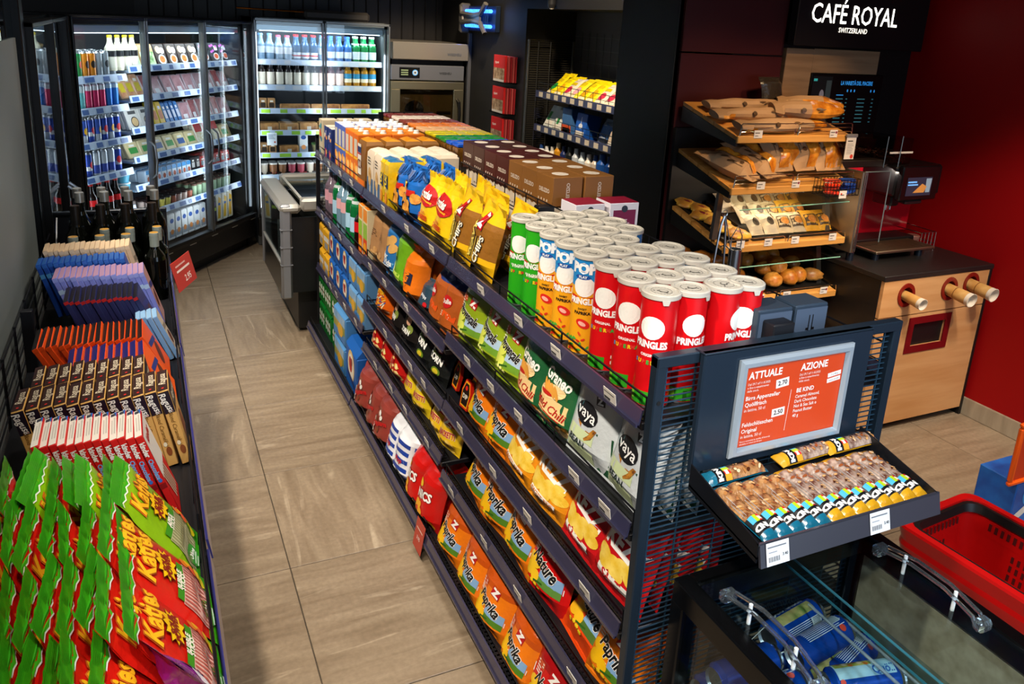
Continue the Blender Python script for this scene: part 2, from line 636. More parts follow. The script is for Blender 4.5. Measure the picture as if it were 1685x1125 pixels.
def guard(x, y0, y1, z, h=0.05, pitch=0.36):
    m = MB()
    m.tube([(x, y0 + 0.01, z), (x, y0 + 0.01, z + h), (x, y1 - 0.01, z + h), (x, y1 - 0.01, z)], 0.0026, WIRE, 5)
    m.tube([(x, y0 + 0.01, z + h * 0.45), (x, y1 - 0.01, z + h * 0.45)], 0.0018, WIRE, 4)
    n = max(2, int((y1 - y0) / pitch))
    for k in range(1, n):
        y = y0 + (y1 - y0) * k / n
        m.tube([(x, y, z - 0.01), (x, y, z + h)], 0.0024, WIRE, 4)
    return m
rr = random.Random(3)
for bay, (y0, y1) in BAYS.items():
    for k in range(len(LEV[bay]) + 1):
        base = k == len(LEV[bay])
        z = BASEZ if base else LEV[bay][k]
        xf = 0.812 if base else GX0
        m = MB()
        m.box((xf + 0.004, y0 + 0.003, z - 0.048), (GC - 0.006, y1 - 0.003, z - 0.03), SHELFM, 0.002)
        for q in range(int((y1 - y0) / 0.016)):      # slotted front edge
            yy = y0 + 0.01 + q * 0.016
            m.box((xf + 0.010, yy, z - 0.03), (xf + 0.034, yy + 0.006, z - 0.027), WIRE)
        gb(m, 'shelf')
        rail = railpart(xf, y0 + 0.002, y1 - 0.002, z, -1)
        step = 0.27 if bay != 'far' else 0.2
        ys = []
        y = y0 + rr.uniform(0.08, 0.2)
        while y < y1 - 0.06:
            ys.append(y)
            y += step * rr.uniform(0.5, 1.25)
        if not base:
            pricetags(rail, xf, z, ys)
        gb(guard(xf + 0.014, y0, y1, z - 0.03, 0.055 if base else 0.052), 'wire_guard')
    # aisle on the other side
    for z in (1.12, 0.80, 0.50):
        m = MB()
        m.box((GC + 0.006, y0 + 0.003, z - 0.048), (GX1 + 0.02, y1 - 0.003, z - 0.03), SHELFM, 0.002)
        gb(m, 'shelf')
        railpart(GX1 + 0.02, y0 + 0.002, y1 - 0.002, z, 1)
        gb(guard(GX1 + 0.008, y0, y1, z - 0.03, 0.085, 0.12), 'wire_guard')
# wire divider along the middle of the top shelf
for y0, y1, h in ((1.2, 2.06, 0.10), (2.08, 3.08, 0.185), (3.10, 4.38, 0.20)):
    m = MB()
    for z in (h, h * 0.62, h * 0.22):
        m.tube([(GC + 0.012, y0, 1.09 + z), (GC + 0.012, y1, 1.09 + z)], 0.0024, WIRE, 5)
    n = int((y1 - y0) / 0.085)
    for k in range(n + 1):
        y = y0 + (y1 - y0) * k / n
        m.tube([(GC + 0.012, y, 1.08), (GC + 0.012, y, 1.09 + h)], 0.0022, WIRE, 4)
    gb(m, 'wire_divider')
for y, z in ((4.375, 1.33), (3.085, 1.25)):      # dark cross panels beside the chocolate display
    m = MB()
    m.box((GC + 0.012, y, 1.09), (GX1, y + 0.01, z), BLACK)
    gb(m, 'cross_panel')
# far end frame
m = MB()
m.box((GX0, 4.40, 0.1), (GX0 + 0.022, 4.42, 1.20), SHELFM, 0.002)
m.box((GX1 - 0.022, 4.40, 0.1), (GX1, 4.42, 1.20), SHELFM, 0.002)
m.box((GX0, 4.40, 1.18), (GX1, 4.42, 1.20), SHELFM, 0.002)
gb(m, 'end_frame')
m = MB()
for k in range(52):
    z = 0.12 + k * 0.0205
    m.tube([(GX0 + 0.01, 4.41, z), (GX1 - 0.01, 4.41, z)], 0.002, WIRE, 4)
gb(m, 'wire_mesh')
# near end frame with mesh, back board and poster
NAVY = mat('#22303e', 0.35, 0.4)
m = MB()
YE = 1.145
for x in (GX0, GX1 - 0.024):
    m.box((x, YE - 0.012, 0.02), (x + 0.024, YE + 0.012, 1.247), NAVY, 0.0025)
m.box((GX0, YE - 0.0125, 1.223), (GX1, YE + 0.0125, 1.2475), NAVY, 0.0025)
m.cyl((GX0 + 0.012, YE - 0.0126, 1.15), (GX0 + 0.012, YE - 0.0131, 1.15), 0.005, BLACK)
gb(m, 'end_frame')
m = MB()
MESHW = mat('#2d4a60', 0.35, 0.4)
for k in range(88):
    z = 0.06 + k * 0.0132
    m.tube([(GX0 + 0.02, YE, z), (GX1 - 0.02, YE, z)], 0.0017, MESHW, 4)
for x in (GX0 + 0.034, GX0 + 0.105, GX0 + 0.21, GX0 + 0.34, GX0 + 0.47, GX1 - 0.10, GX1 - 0.036):
    m.tube([(x, YE + 0.003, 0.05), (x, YE + 0.003, 1.225)], 0.0023, MESHW, 4)
gb(m, 'wire_mesh')
m = MB()
m.box((0.968, YE - 0.030, 0.985), (1.432, YE - 0.014, 1.250), mat('#263444', 0.22, 0.35), 0.003)
m.box((0.968, YE - 0.030, 1.244), (1.432, YE + 0.004, 1.250), NAVY, 0.002)
gb(m, 'back_board')
# ================================================================== packs: how each kind is made
def sstep(a, b, x):
    t = max(0.0, min(1.0, (x - a) / (b - a)))
    return t * t * (3 - 2 * t)
def pillow(w, h, d, body, seal=None, seed=1, crimp=0.035, narrow=0.05, nu=12, nv=14, wr=0.0035, low=0.16, high=0.22, zig=None, split=None, square=2.6):
    """a filled film bag standing at z=0, front towards -y. Returns mesh builder and front surface function"""
    rn = random.Random(seed)
    ph = [rn.uniform(0, 6.3) for _ in range(8)]
    kk = [rn.uniform(0.7, 1.3) for _ in range(8)]
    def surf(u, v, sg):
        s, t = 2 * u / w, v / h
        e = sstep(crimp, crimp + low, t) * sstep(0, high, 1 - crimp - t)
        p = max(0.0, 1 - abs(s) ** square) ** 0.7 * e
        f = math.sin(60 * kk[0] * u + 34 * kk[1] * v + ph[0]) + math.sin(-48 * kk[2] * u + 70 * kk[3] * v + ph[1]) + 0.7 * math.sin(150 * kk[4] * u + 25 * v + ph[2]) * (1 - e * 0.6)
        edge = 0.25 + 0.75 * (1 - e) if t > crimp * 0.8 and t < 1 - crimp * 0.8 else 0.12
        y = d / 2 * p + wr * f * edge * (1 - abs(s) ** 6)
        bend = 0.010 * math.sin(5 * t + ph[3]) * (1 - e) * (t > 0.5)
        x = u * (1 - narrow * math.sin(PI * t)) + 0.002 * math.sin(40 * v + ph[4]) * abs(s)
        return Vector((x, -sg * y * (1 if sg > 0 else 0.8) + bend, v))
    front = lambda u, v: surf(u, v, 1)
    mb = MB()
    seal = seal or body
    for sg, NU, NV in ((1, nu, nv), (-1, max(5, nu // 2), max(6, nv // 2))):
        vs = []
        tv = [0, crimp] + [crimp + (1 - 2 * crimp) * k / (NV - 2) for k in range(1, NV - 2)] + [1 - crimp, 1]
        for j, t in enumerate(tv):
            for i in range(NU + 1):
                v = t * h
                if zig and j == len(tv) - 1 and i % 2:
                    v -= zig
                vs.append(surf((i / NU - 0.5) * w, v, sg))
        for j in range(len(tv) - 1):
            fs = []
            for i in range(NU):
                q = (j * (NU + 1) + i, j * (NU + 1) + i + 1, (j + 1) * (NU + 1) + i + 1, (j + 1) * (NU + 1) + i)
                fs.append(q if sg > 0 else q[::-1])
            mm = seal if (j == len(tv) - 2 or j == 0) else body
            if split and mm is body:
                for lim, mt in split:
                    if (tv[j] + tv[j + 1]) / 2 >= lim:
                        mm = mt
            mb.add([vs[k] for k in range(j * (NU + 1), (j + 2) * (NU + 1))], [[a - j * (NU + 1) for a in f] for f in fs], mm)
    return mb, front
def lift(fn, l, sg=-1):
    return lambda u, v: fn(u, v) + Vector((0, sg * l, 0))
def outlined(pr, st, size, cu, cv, fn, fill, line, ang=0, shear=0.15, b=0.02, sx=1.0, ol=0.035):
    pr.text(st, size, cu, cv, lift(fn, 0.0016), line, ang, b + ol, shear, sx)
    pr.text(st, size, cu, cv, lift(fn, 0.0024), fill, ang, b, shear, sx)
def zlogo(pr, cu, cv, a, fn, ang=0.1, red='#b5121c', fg='#f4f1ea'):
    pr.rect(cu - a, cv - a, cu + a, cv + a, lift(fn, 0.0014), ink(red), 2, 2, ang)
    pr.text('Z', a * 2.2, cu, cv, lift(fn, 0.0022), ink(fg), ang, 0.06)
TOPBAGS = ()
def bagobj(name, w, h, d, body, seed, design, label, cat='crisps', **k):
    mb, fn = pillow(w, h, d, body, seed=seed, **k)
    o = mb.build(name, smooth=60)
    tag(o, label, cat)
    pr = MB()
    vs = 1.0 if name in TOPBAGS or seed > 33 else .80      # shelf bags carry their print low
    design(pr, lambda u, v: fn(u, v * vs), w, h)
    if pr.f:
        pr.build('print', o, smooth=0)
    return Stock(o)

def d_scene(word, veg, sky='#7ea6cf', hill='#4d7a1f', veg2=None, size=0.066, sx=0.60):
    def f(pr, fn, w, h):
        g = lift(fn, 0.0010)
        pr.poly([(-w * .46, h * .70), (w * .10, h * .60), (w * .44, h * .44), (w * .44, h * .36), (-w * .05, h * .40), (-w * .46, h * .56)], g, ink('#e8ebe8'))
        pr.rect(-w * .02, h * .37, w * .42, h * .53, g, ink(sky), 4, 2)
        pr.rect(-w * .05, h * .27, w * .42, h * .375, lift(fn, 0.0012), ink(hill), 4, 2)
        for du, dv, a, b in ((-.27, .36, .15, .09), (-.16, .50, .13, .085), (-.30, .52, .13, .075), (-.10, .34, .10, .08)):
            pr.oval(du * w, dv * h, a * w, b * h, lift(fn, 0.0016), ink(veg), ang=0.5)
        for du, dv in ((-.12, .25), (-.22, .22), (-.03, .24), (.06, .22)):
            pr.oval(du * w, dv * h, .05 * w, .03 * h, lift(fn, 0.0018), ink(veg2 or '#e9c21c'), n=8, rings=1, star=.3, ns=6)
        pr.rect(-w * .1, h * .285, w * .12, h * .31, lift(fn, 0.0020), ink('#2c5c18'), 2, 1, 0.3)
        outlined(pr, word, size, 0.004, h * .56, fn, ink('#141414'), ink('#f3f0e8'), -0.30, 0.12, 0.03, sx)
        zlogo(pr, w * .12, h * .80, 0.021, fn, -0.15)
        pr.rect(-w * .36, h * .76, -w * .14, h * .88, lift(fn, 0.0012), ink('#c9502a'), 2, 2, 0.05)
        pr.lines(-w * .34, h * .86, w * .18, 5, .011, .005, lift(fn, 0.0018), ink('#f0e6d8'), random.Random(2))
    return f
BAG = {}
BAG['paprika'] = bagobj('crisp_bag', .195, .245, .085, foil('#ea7a10'), 11, d_scene('Paprika', '#f2b90f'), 'x', split=[(.62, foil('#c4500c'))])
BAG['nature'] = bagobj('crisp_bag', .195, .245, .085, foil('#cc1210'), 12, d_scene('Nature', '#f0c020', hill='#5d8a3a'), 'x', split=[(.62, foil('#a30d12'))])
BAG['nature_orange'] = bagobj('crisp_bag', .20, .245, .085, foil('#e0470f'), 13, d_scene('Nature', '#f0b81c', hill='#4b6b2a'), 'x')
BAG['provencale'] = bagobj('crisp_bag', .19, .235, .085, foil('#8fa61b'), 14, d_scene('Provençale', '#dbe35a', sky='#a9c4dc', hill='#6d9a2c', veg2='#e9e98a', size=.052, sx=.52), 'x', split=[(.60, foil('#6f8420'))])
def d_graneo(pr, fn, w, h):
    g = lift(fn, .001)
    pr.rect(-w * .45, h * .03, w * .45, h * .50, g, ink('#e7c487'), 6, 4)
    pr.poly([(-w * .45, h * .50), (w * .45, h * .42), (w * .45, h * .50), (-w * .3, h * .60)], lift(fn, .0014), ink('#a8201c'))
    pr.oval(-.05 * w, h * .58, w * .32, h * .10, lift(fn, .0016), ink('#f0cf94'), ang=.3)
    for k in range(4):
        pr.oval((-.2 + .09 * k) * w, h * (.62 - .01 * k), w * .04, h * .10, lift(fn, .002 + .0003 * k), ink('#dd9a3c'), ang=.5)
    pr.oval(-.15 * w, h * .53, w * .15, h * .03, lift(fn, .0026), ink('#b9241a'))
    pr.text('Graneo', .054, .004, h * .78, lift(fn, .0018), ink('#f2efe4'), -.10, .03, .15, .66)
    pr.text('SNACK', .014, .02, h * .71, lift(fn, .0018), ink('#e9e3c8'), -.10)
    pr.text('Mild Chili', .036, -.01, h * .36, lift(fn, .0020), ink('#b3201a'), -.08, .01, .3)
    pr.rect(-w * .30, h * .27, w * .25, h * .285, lift(fn, .002), ink('#b3201a'), 3, 1, -.08)
    for a, b in ((-.3, .1), (-.1, .14), (.1, .09), (.27, .15)):
        pr.oval(a * w, b * h, w * .11, h * .035, lift(fn, .0018), ink('#e39a2d'), ang=.7)
BAG['graneo'] = bagobj('snack_bag', .19, .235, .08, foil('#1f5a33'), 15, d_graneo, 'x', split=[(.86, foil('#2e7a2a'))])
def d_vaya(pr, fn, w, h):
    pr.rect(-w * .46, h * .04, w * .18, h * .42, lift(fn, .0010), ink('#c9d6a6'), 5, 3)
    pr.poly([(w * .05, h * .04), (w * .46, h * .04), (w * .46, h * .50), (w * .22, h * .48)], lift(fn, .0013), ink('#1f4a2f'))
    pr.oval(-.06 * w, h * .62, w * .25, h * .145, lift(fn, .0016), ink('#17191c'))
    pr.text('vaya', .050, -.06 * w, h * .625, lift(fn, .0024), ink('#f4f4f0'), -.12, .01)
    pr.poly([(-.22 * w, h * .50), (.22 * w, h * .50), (.14 * w, h * .37), (.02 * w, h * .31)], lift(fn, .0022), mat('#c8882c', .6, noise=(90, '#6b3a14', 4)))
    pr.text('BEAN', .028, -.14 * w, h * .25, lift(fn, .002), ink('#23302a'), -.1, .02)
    pr.text('SALTED', .014, -.13 * w, h * .185, lift(fn, .002), ink('#8a9a78'), -.1)
    pr.text('never fried', .022, -.06 * w, h * .12, lift(fn, .002), ink('#5a6a5e'), .1, 0, .5)
    pr.rect(w * .08, h * .80, w * .24, h * .90, lift(fn, .0016), ink('#2a2f33'), 2, 2, .2)
    pr.text('Z', .030, w * .16, h * .85, lift(fn, .0024), ink('#dfe4e6'), .2, .05)
    for k in range(5):
        pr.rect(-w * .45 + k * .012, h * .60, -w * .44 + k * .012, h * .74, lift(fn, .0014), ink('#3f7f86'), 1, 2, .5 - .2 * k)
BAG['vaya'] = bagobj('snack_bag', .20, .26, .075, foil('#c3c9cb', .25), 16, d_vaya, 'x')
def d_kezz(col, word, sub, textcol):
    def f(pr, fn, w, h):
        for du, dv in ((-.26, .47), (-.08, .42), (.12, .46), (.30, .38), (-.2, .37), (.05, .34), (.24, .48)):
            pr.oval(du * w, dv * h, w * .15, h * .085, lift(fn, .0012 + R.random() * .0006), mat('#e0b42a', .5, noise=(30, '#f0d060', 3)), ang=R.uniform(-.6, .6))
        pr.text(word, .088, .01, h * .68, lift(fn, .0022), ink('#f0ece4'), -.16, .05, 0, .66)
        pr.rect(-w * .30, h * .17, w * .30, h * .28, lift(fn, .0020), ink('#efe9dd'), 4, 2, -.1)
        pr.text(sub, .034 if len(sub) < 6 else .022, 0, h * .225, lift(fn, .0028), ink(textcol), -.1, .03)
        pr.rect(-w * .38, h * .78, -w * .06, h * .90, lift(fn, .0012), ink('#7a1a18' if col == 'r' else '#a8521a'), 2, 2, -.1)
        pr.text('CRUNCH', .017, -w * .22, h * .865, lift(fn, .002), ink('#e8dcd2'), -.1, .03)
        pr.text('ATTACK', .017, -w * .22, h * .815, lift(fn, .002), ink('#e8dcd2'), -.1, .03)
    return f
BAG['kezz_bbq'] = bagobj('crisp_bag', .21, .25, .085, foil('#dd8a14'), 17, d_kezz('o', 'KEZZ', 'SWEET BBQ', '#c8701a'), 'x')
BAG['kezz_salt'] = bagobj('crisp_bag', .20, .25, .085, foil('#c2171b'), 18, d_kezz('r', 'KEZZ', 'SALT', '#c2171b'), 'x', split=[(.60, foil('#b01318'))])
def d_snacketti(pr, fn, w, h):
    pr.poly([(-w * .46, h * .52), (-w * .1, h * .46), (w * .46, h * .56), (w * .46, h * .60), (-w * .46, h * .58)], lift(fn, .001), ink('#2d6e22'))
    pr.text('Z', .085, 0, h * .73, lift(fn, .0022), ink('#f2f0e8'), -.1, .05)
    pr.text('ORIGINAL', .014, 0, h * .60, lift(fn, .0018), ink('#dfe8cf'), 0)
    outlined(pr, 'SNACKETTI', .044, 0, h * .40, fn, ink('#b3121a'), ink('#f4e9c4'), .12, 0, .03, .56)
    for du, dv in ((-.25, .2), (0, .16), (.22, .22), (-.1, .1), (.15, .08)):
        pr.oval(du * w, dv * h, w * .15, h * .07, lift(fn, .0014), mat('#dca52a', .55, noise=(25, '#f0cf6a', 3)), ang=R.uniform(-.8, .8))
BAG['snacketti'] = bagobj('snack_bag', .175, .235, .085, foil('#e2c21c'), 19, d_snacketti, 'x', split=[(.56, foil('#1c5c22'))])
BAG['snacketti_red'] = bagobj('snack_bag', .175, .225, .08, foil('#e3b81a'), 20, d_snacketti, 'x', split=[(.52, foil('#b81c16'))])
def d_corn(pr, fn, w, h):
    outlined(pr, 'CORN', .052, 0, h * .56, fn, ink('#f2f0e8'), ink('#1b1b1b'), -.08, 0, .04, .8, .02)
    pr.text('Original', .022, 0, h * .67, lift(fn, .002), ink('#9ac23c'), -.08, .01, .3)
    zlogo(pr, .02, h * .82, .017, fn)
    pr.poly([(-w * .4, h * .05), (-w * .05, h * .05), (-w * .25, h * .40)], lift(fn, .0014), mat('#d89a2a', .55, noise=(60, '#b8701a', 3)))
    pr.oval(.16 * w, h * .28, w * .17, h * .10, lift(fn, .0016), ink('#5f7a1c'))
    pr.oval(.16 * w, h * .28, w * .11, h * .065, lift(fn, .002), ink('#c9b22a'))
BAG['corn'] = bagobj('tortilla_bag', .175, .215, .08, foil('#141614'), 21, d_corn, 'x', split=[(.82, foil('#2c4a1c'))])
def d_dorito(pr, fn, w, h):
    pr.oval(0.01, h * .74, .022, .03, lift(fn, .0016), ink('#c9987a'))
    pr.text('CORN', .040, -.01, h * .42, lift(fn, .002), ink('#efece4'), -.05, .05, 0, .8)
    pr.oval(.03, h * .52, .022, .026, lift(fn, .0014), ink('#7c8a3a'))
    pr.rect(-w * .46, h * .40, -w * .30, h * .60, lift(fn, .0014), ink('#b3181c'), 1, 2)
    pr.poly([(-w * .3, h * .05), (w * .1, h * .05), (-w * .1, h * .3)], lift(fn, .0014), ink('#d89a2a'))
BAG['dark_corn'] = bagobj('tortilla_bag', .165, .21, .075, foil('#191513'), 22, d_dorito, 'x')
def d_stix(pr, fn, w, h):
    rn = random.Random(5)
    for k in range(26):
        pr.rect(0, 0, .032, .007, (lambda uu, vv, du=rn.uniform(-.36, .26) * w, dv=rn.uniform(.08, .5) * h, a=rn.uniform(0, 3): lift(fn, .0014)(du + uu * math.cos(a) - vv * math.sin(a), dv + uu * math.sin(a) + vv * math.cos(a))), ink(rn.choice(['#f0c040', '#e89a1c', '#2a4f9a', '#f3dfb0'])), 2, 1)
    pr.poly([(-w * .25, h * .60), (w * .2, h * .55), (w * .12, h * .76), (-w * .2, h * .78)], lift(fn, .0018), ink('#1d3f8c'))
    pr.text('STIX', .034, 0, h * .67, lift(fn, .0026), ink('#f0b81c'), -.1, .05)
BAG['stix'] = bagobj('snack_bag', .17, .21, .08, foil('#e2610f'), 23, d_stix, 'x')
def d_popcorn(pr, fn, w, h):
    fn = lift(fn, .002)
    rn = random.Random(9)
    for k in range(26):
        pr.oval(rn.uniform(-.40, .40) * w, rn.uniform(.1, .85) * h, .016, .013, lift(fn, .0012 + .0004 * rn.random()), mat('#e8b63a', .6, noise=(60, '#f6dfa0', 2)), n=10, rings=1, star=.22, ns=5)
    pr.rect(-w * .36, h * .40, w * .0, h * .56, lift(fn, .002), ink('#b3161a'), 3, 2)
    pr.lines(-w * .33, h * .54, w * .28, 6, .006, .003, lift(fn, .0026), ink('#f2dcb8'), rn)
BAG['popcorn'] = bagobj('popcorn_bag', .165, .22, .08, foil('#c01a14'), 24, d_popcorn, 'x')
def d_nut(pr, fn, w, h):
    fn = lift(fn, .0025)
    rn = random.Random(4)
    for k in range(22):
        pr.oval(rn.uniform(-.40, .40) * w, rn.uniform(.08, .8) * h, .014, .010, lift(fn, .0013), ink(rn.choice(['#efe9e0', '#b5161b', '#7a3a20', '#f4f0ea'])), n=8, rings=1, ang=rn.random() * 3)
    pr.text('Popcorn', .030, 0, h * .55, lift(fn, .0024), ink('#c2181c'), .35, .05, .2)
BAG['redwhite'] = bagobj('popcorn_bag', .155, .20, .08, foil('#8f3a30'), 25, d_nut, 'x')
def d_stripes(pr, fn, w, h):
    for k in range(5):
        pr.rect(-w * .46, h * (.10 + .18 * k), w * .46, h * (.19 + .18 * k), lift(fn, .0012), ink('#1b3f9c'), 6, 2, 0)
    pr.poly([(-w * .3, h * .38), (w * .28, h * .44), (w * .2, h * .58), (-w * .28, h * .54)], lift(fn, .002), ink('#f1efe8'))
    pr.text('Pop', .034, 0, h * .49, lift(fn, .0026), ink('#c01c20'), .1, .03, .2)
BAG['stripes'] = bagobj('popcorn_bag', .15, .215, .075, foil('#e7e8ec'), 26, d_stripes, 'x')
def d_nics(pr, fn, w, h):
    rn = random.Random(8)
    for k in range(12):
        pr.oval(rn.uniform(-.36, .36) * w, rn.uniform(.08, .42) * h, .017, .011, lift(fn, .0013), ink('#e8a41c'), n=10, rings=1, ang=rn.random() * 3)
    outlined(pr, 'NICS', .05, 0, h * .62, fn, ink('#f4f0e8'), ink('#7a0c10'), .2, .2, .04, .8)
    pr.oval(-.2 * w, h * .82, .02, .016, lift(fn, .0016), ink('#f0c21c'))
BAG['nics'] = bagobj('snack_bag', .15, .205, .08, foil('#c4140f'), 27, d_nics, 'x')
def d_nutpaper(pr, fn, w, h):
    rn = random.Random(3)
    pr.poly([(-w * .4, h * .06), (w * .4, h * .06), (w * .34, h * .40), (-.1 * w, h * .5), (-w * .4, h * .34)], lift(fn, .0012), mat('#8a5a30', .35, noise=(45, '#c89a62', 3)))
    for k in range(9):
        pr.oval(rn.uniform(-.34, .34) * w, rn.uniform(.1, .36) * h, .014, .011, lift(fn, .0018), ink(rn.choice(['#d9b078', '#b5814a', '#c99a5e'])), n=10, rings=1, ang=rn.random() * 3)
    pr.lines(-w * .2, h * .74, w * .4, 4, .010, .004, lift(fn, .0016), ink('#4a3018'), rn)
BAG['paper'] = bagobj('nut_bag', .135, .235, .07, mat('#a87a4c', .7, bump=(40, .25)), 28, d_nutpaper, 'x', cat='nuts')
def d_darvida(pr, fn, w, h):
    pr.text('Dar', .036, -.02, h * .44, lift(fn, .002), ink('#f3f3ee'), -.05, .03)
    pr.text('Vida', .036, .01, h * .32, lift(fn, .002), ink('#f3f3ee'), -.05, .03)
    pr.rect(-w * .3, h * .24, w * .2, h * .255, lift(fn, .002), ink('#f3f3ee'), 2, 1)
    for du, dv in ((-.1, .72), (.12, .78), (.2, .62)):
        pr.oval(du * w, dv * h, .03, .022, lift(fn, .0014), ink('#d9a55a'), ang=.6)
    pr.rect(w * .14, h * .02, w * .46, h * .34, lift(fn, .0012), ink('#7ec2df'), 2, 2)
BAG['darvida'] = bagobj('cracker_bag', .145, .24, .075, foil('#2a6fae'), 29, d_darvida, 'x', cat='crackers')
def d_green(pr, fn, w, h):
    pr.rect(-w * .36, h * .52, w * .02, h * .76, lift(fn, .0014), ink('#123a2a'), 2, 2, .1)
    pr.text('Pop!', .034, -.17 * w, h * .64, lift(fn, .0022), ink('#b9dc2a'), .2, .03)
    pr.rect(-w * .1, h * .20, w * .3, h * .33, lift(fn, .0014), ink('#c7dd5c'), 2, 2)
    pr.oval(-.2 * w, h * .38, .03, .02, lift(fn, .0014), ink('#d8e8a0'))
BAG['green'] = bagobj('snack_bag', .165, .235, .08, foil('#6aa51b'), 30, d_green, 'x')
def d_orange(pr, fn, w, h):
    pr.rect(-w * .34, h * .42, w * .16, h * .68, lift(fn, .0014), ink('#22263c'), 2, 2, -.05)
    pr.text('MINI', .034, -.09 * w, h * .55, lift(fn, .0022), ink('#e8801c'), 1.3, .05)
BAG['orange'] = bagobj('snack_bag', .135, .19, .085, foil('#dd6f12'), 31, d_orange, 'x', wr=.006)
def d_duo(pr, fn, w, h):
    pr.oval(-.02, h * .70, .036, .026, lift(fn, .0016), ink('#c01c1c'), ang=.3)
    pr.text('Oulie', .026, -.02, h * .70, lift(fn, .0024), ink('#f2efe8'), .2, .03)
    pr.rect(-w * .4, h * .40, w * .3, h * .52, lift(fn, .0014), ink('#d94f14'), 3, 2, -.1)
    pr.lines(-w * .3, h * .49, w * .5, 3, .008, .004, lift(fn, .002), ink('#f2dcc8'))
    pr.rect(-w * .4, h * .06, w * .4, h * .28, lift(fn, .0014), mat('#e2821c', .5, noise=(40, '#f0b050', 3)), 3, 2)
BAG['duo'] = bagobj('snack_bag', .15, .205, .075, foil('#a8521c'), 32, d_duo, 'x', split=[(.8, foil('#23366e'))])
def d_lower(pr, fn, w, h):
    pr.text('pops', .024, 0, h * .6, lift(fn, .002), ink('#dfe6ee'), -.3, .02)
    pr.oval(.02, h * .3, .012, .012, lift(fn, .002), ink('#c01c20'))
BAG['navy'] = bagobj('snack_bag', .12, .12, .06, foil('#28404f'), 33, d_lower, 'x')
# top shelf bags
def d_crazies(pr, fn, w, h):
    fn = lift(fn, .003)
    pr.oval(-.0, h * .62, w * .42, h * .17, lift(fn, .0014), ink('#b9181a'), ang=-.12)
    outlined(pr, 'Crazies', .044, 0, h * .64, fn, ink('#f6efe2'), ink('#7a0f12'), -.05, .1, .04, .70, .02)
    pr.rect(-w * .34, h * .53, w * .3, h * .55, lift(fn, .0022), ink('#efb21c'), 4, 1, -.1)
    pr.text('CHEESE', .024, 0, h * .27, lift(fn, .002), ink('#c4301a'), -.06, .04)
    pr.text('ALL-IN', .016, 0, h * .35, lift(fn, .002), ink('#c4301a'), -.06, .02)
BAG['crazies'] = bagobj('snack_bag', .19, .235, .09, foil('#e6bb12', .28), 34, d_crazies, 'x', wr=.007, high=.34, zig=.008)
def d_wavy(pr, fn, w, h):
    fn = lift(fn, .003)
    zlogo(pr, .03 * w, h * .72, .026, fn, -.1)
    for k in range(7):
        pr.rect((-.36 + .075 * k) * w, h * .22, (-.335 + .075 * k) * w, h * .52, lift(fn, .0015), ink('#141210'), 1, 8, .15)
        pr.rect((-.33 + .075 * k) * w, h * .24, (-.315 + .075 * k) * w, h * .50, lift(fn, .0015), ink('#e8c84a'), 1, 8, .15)
    outlined(pr, 'WAVY', .040, -.10 * w, h * .43, fn, ink('#e9d060'), ink('#151210'), 1.45, 0, .03, 1)
    outlined(pr, 'CHIPS', .036, .20 * w, h * .36, fn, ink('#eee6d2'), ink('#151210'), 1.45, 0, .03, .9)
    pr.text('100%', .022, -.25 * w, h * .13, lift(fn, .002), ink('#2a1a08'), -.1, .03)
BAG['wavy'] = bagobj('crisp_bag', .20, .235, .09, foil('#8a5a1c'), 35, d_wavy, 'x', wr=.006, high=.36, split=[(.0, foil('#e2ac14')), (.24, foil('#8e5c1e')), (.74, foil('#e2b414'))])
def d_bluecrack(pr, fn, w, h):
    fn = lift(fn, .004)
    rn = random.Random(2)
    for k in range(9):
        pr.oval(rn.uniform(-.36, .36) * w, rn.uniform(.10, .45) * h, .022, .02, lift(fn, .0014 + .0004 * rn.random()), mat('#d99a3c', .6, noise=(60, '#b8701c', 3)), n=10, rings=1)
    pr.rect(-w * .45, h * .56, -w * .05, h * .68, lift(fn, .0016), ink('#c01c1c'), 2, 2)
    pr.text('TUC', .034, -.25 * w, h * .62, lift(fn, .0024), ink('#f4e14a'), 0, .05)
    pr.rect(w * .02, h * .46, w * .34, h * .56, lift(fn, .0018), ink('#c42018'), 2, 2, .05)
    outlined(pr, 'NAPA', .05, .02, h * .80, fn, ink('#12386e'), ink('#2a6ab8'), .1, .1, .04)
BAG['blue'] = bagobj('cracker_bag', .17, .225, .085, foil('#1a5fae'), 36, d_bluecrack, 'x', cat='crackers', wr=.008, high=.34)

# -------- boxes and cartons
def carton(name, w, d, h, m, label, cat, top=None, front=None, cap=True, capm=None, side=None):
    mb = MB()
    mb.box((-w / 2, -d / 2, 0), (w / 2, d / 2, h), m, .002)
    if top:
        mb.rect(-w / 2 + .002, -d / 2 + .002, w / 2 - .002, d / 2 - .002, lambda u, v: Vector((u, v, h + .0005)), top)
    o = mb.build(name)
    tag(o, label, cat)
    if cap:
        c = MB()
        c.lathe([(.012, 0), (.012, .014), (.0105, .016)], capm or WHITE, 12, (0, d * .12, h))
        c.lathe([(.016, 0), (.016, .004)], capm or WHITE, 12, (0, d * .12, h))
        c.build('cap', o)
    if front:
        pr = MB()
        f = lambda l=.0006: (lambda u, v: Vector((u, -d / 2 - l, v)))
        front(pr, f, w, h)
        if side:
            side(pr, lambda l=.0006: (lambda u, v: Vector((w / 2 + l, u, v))), d, h)
        pr.build('print', o, smooth=0)
    return Stock(o)
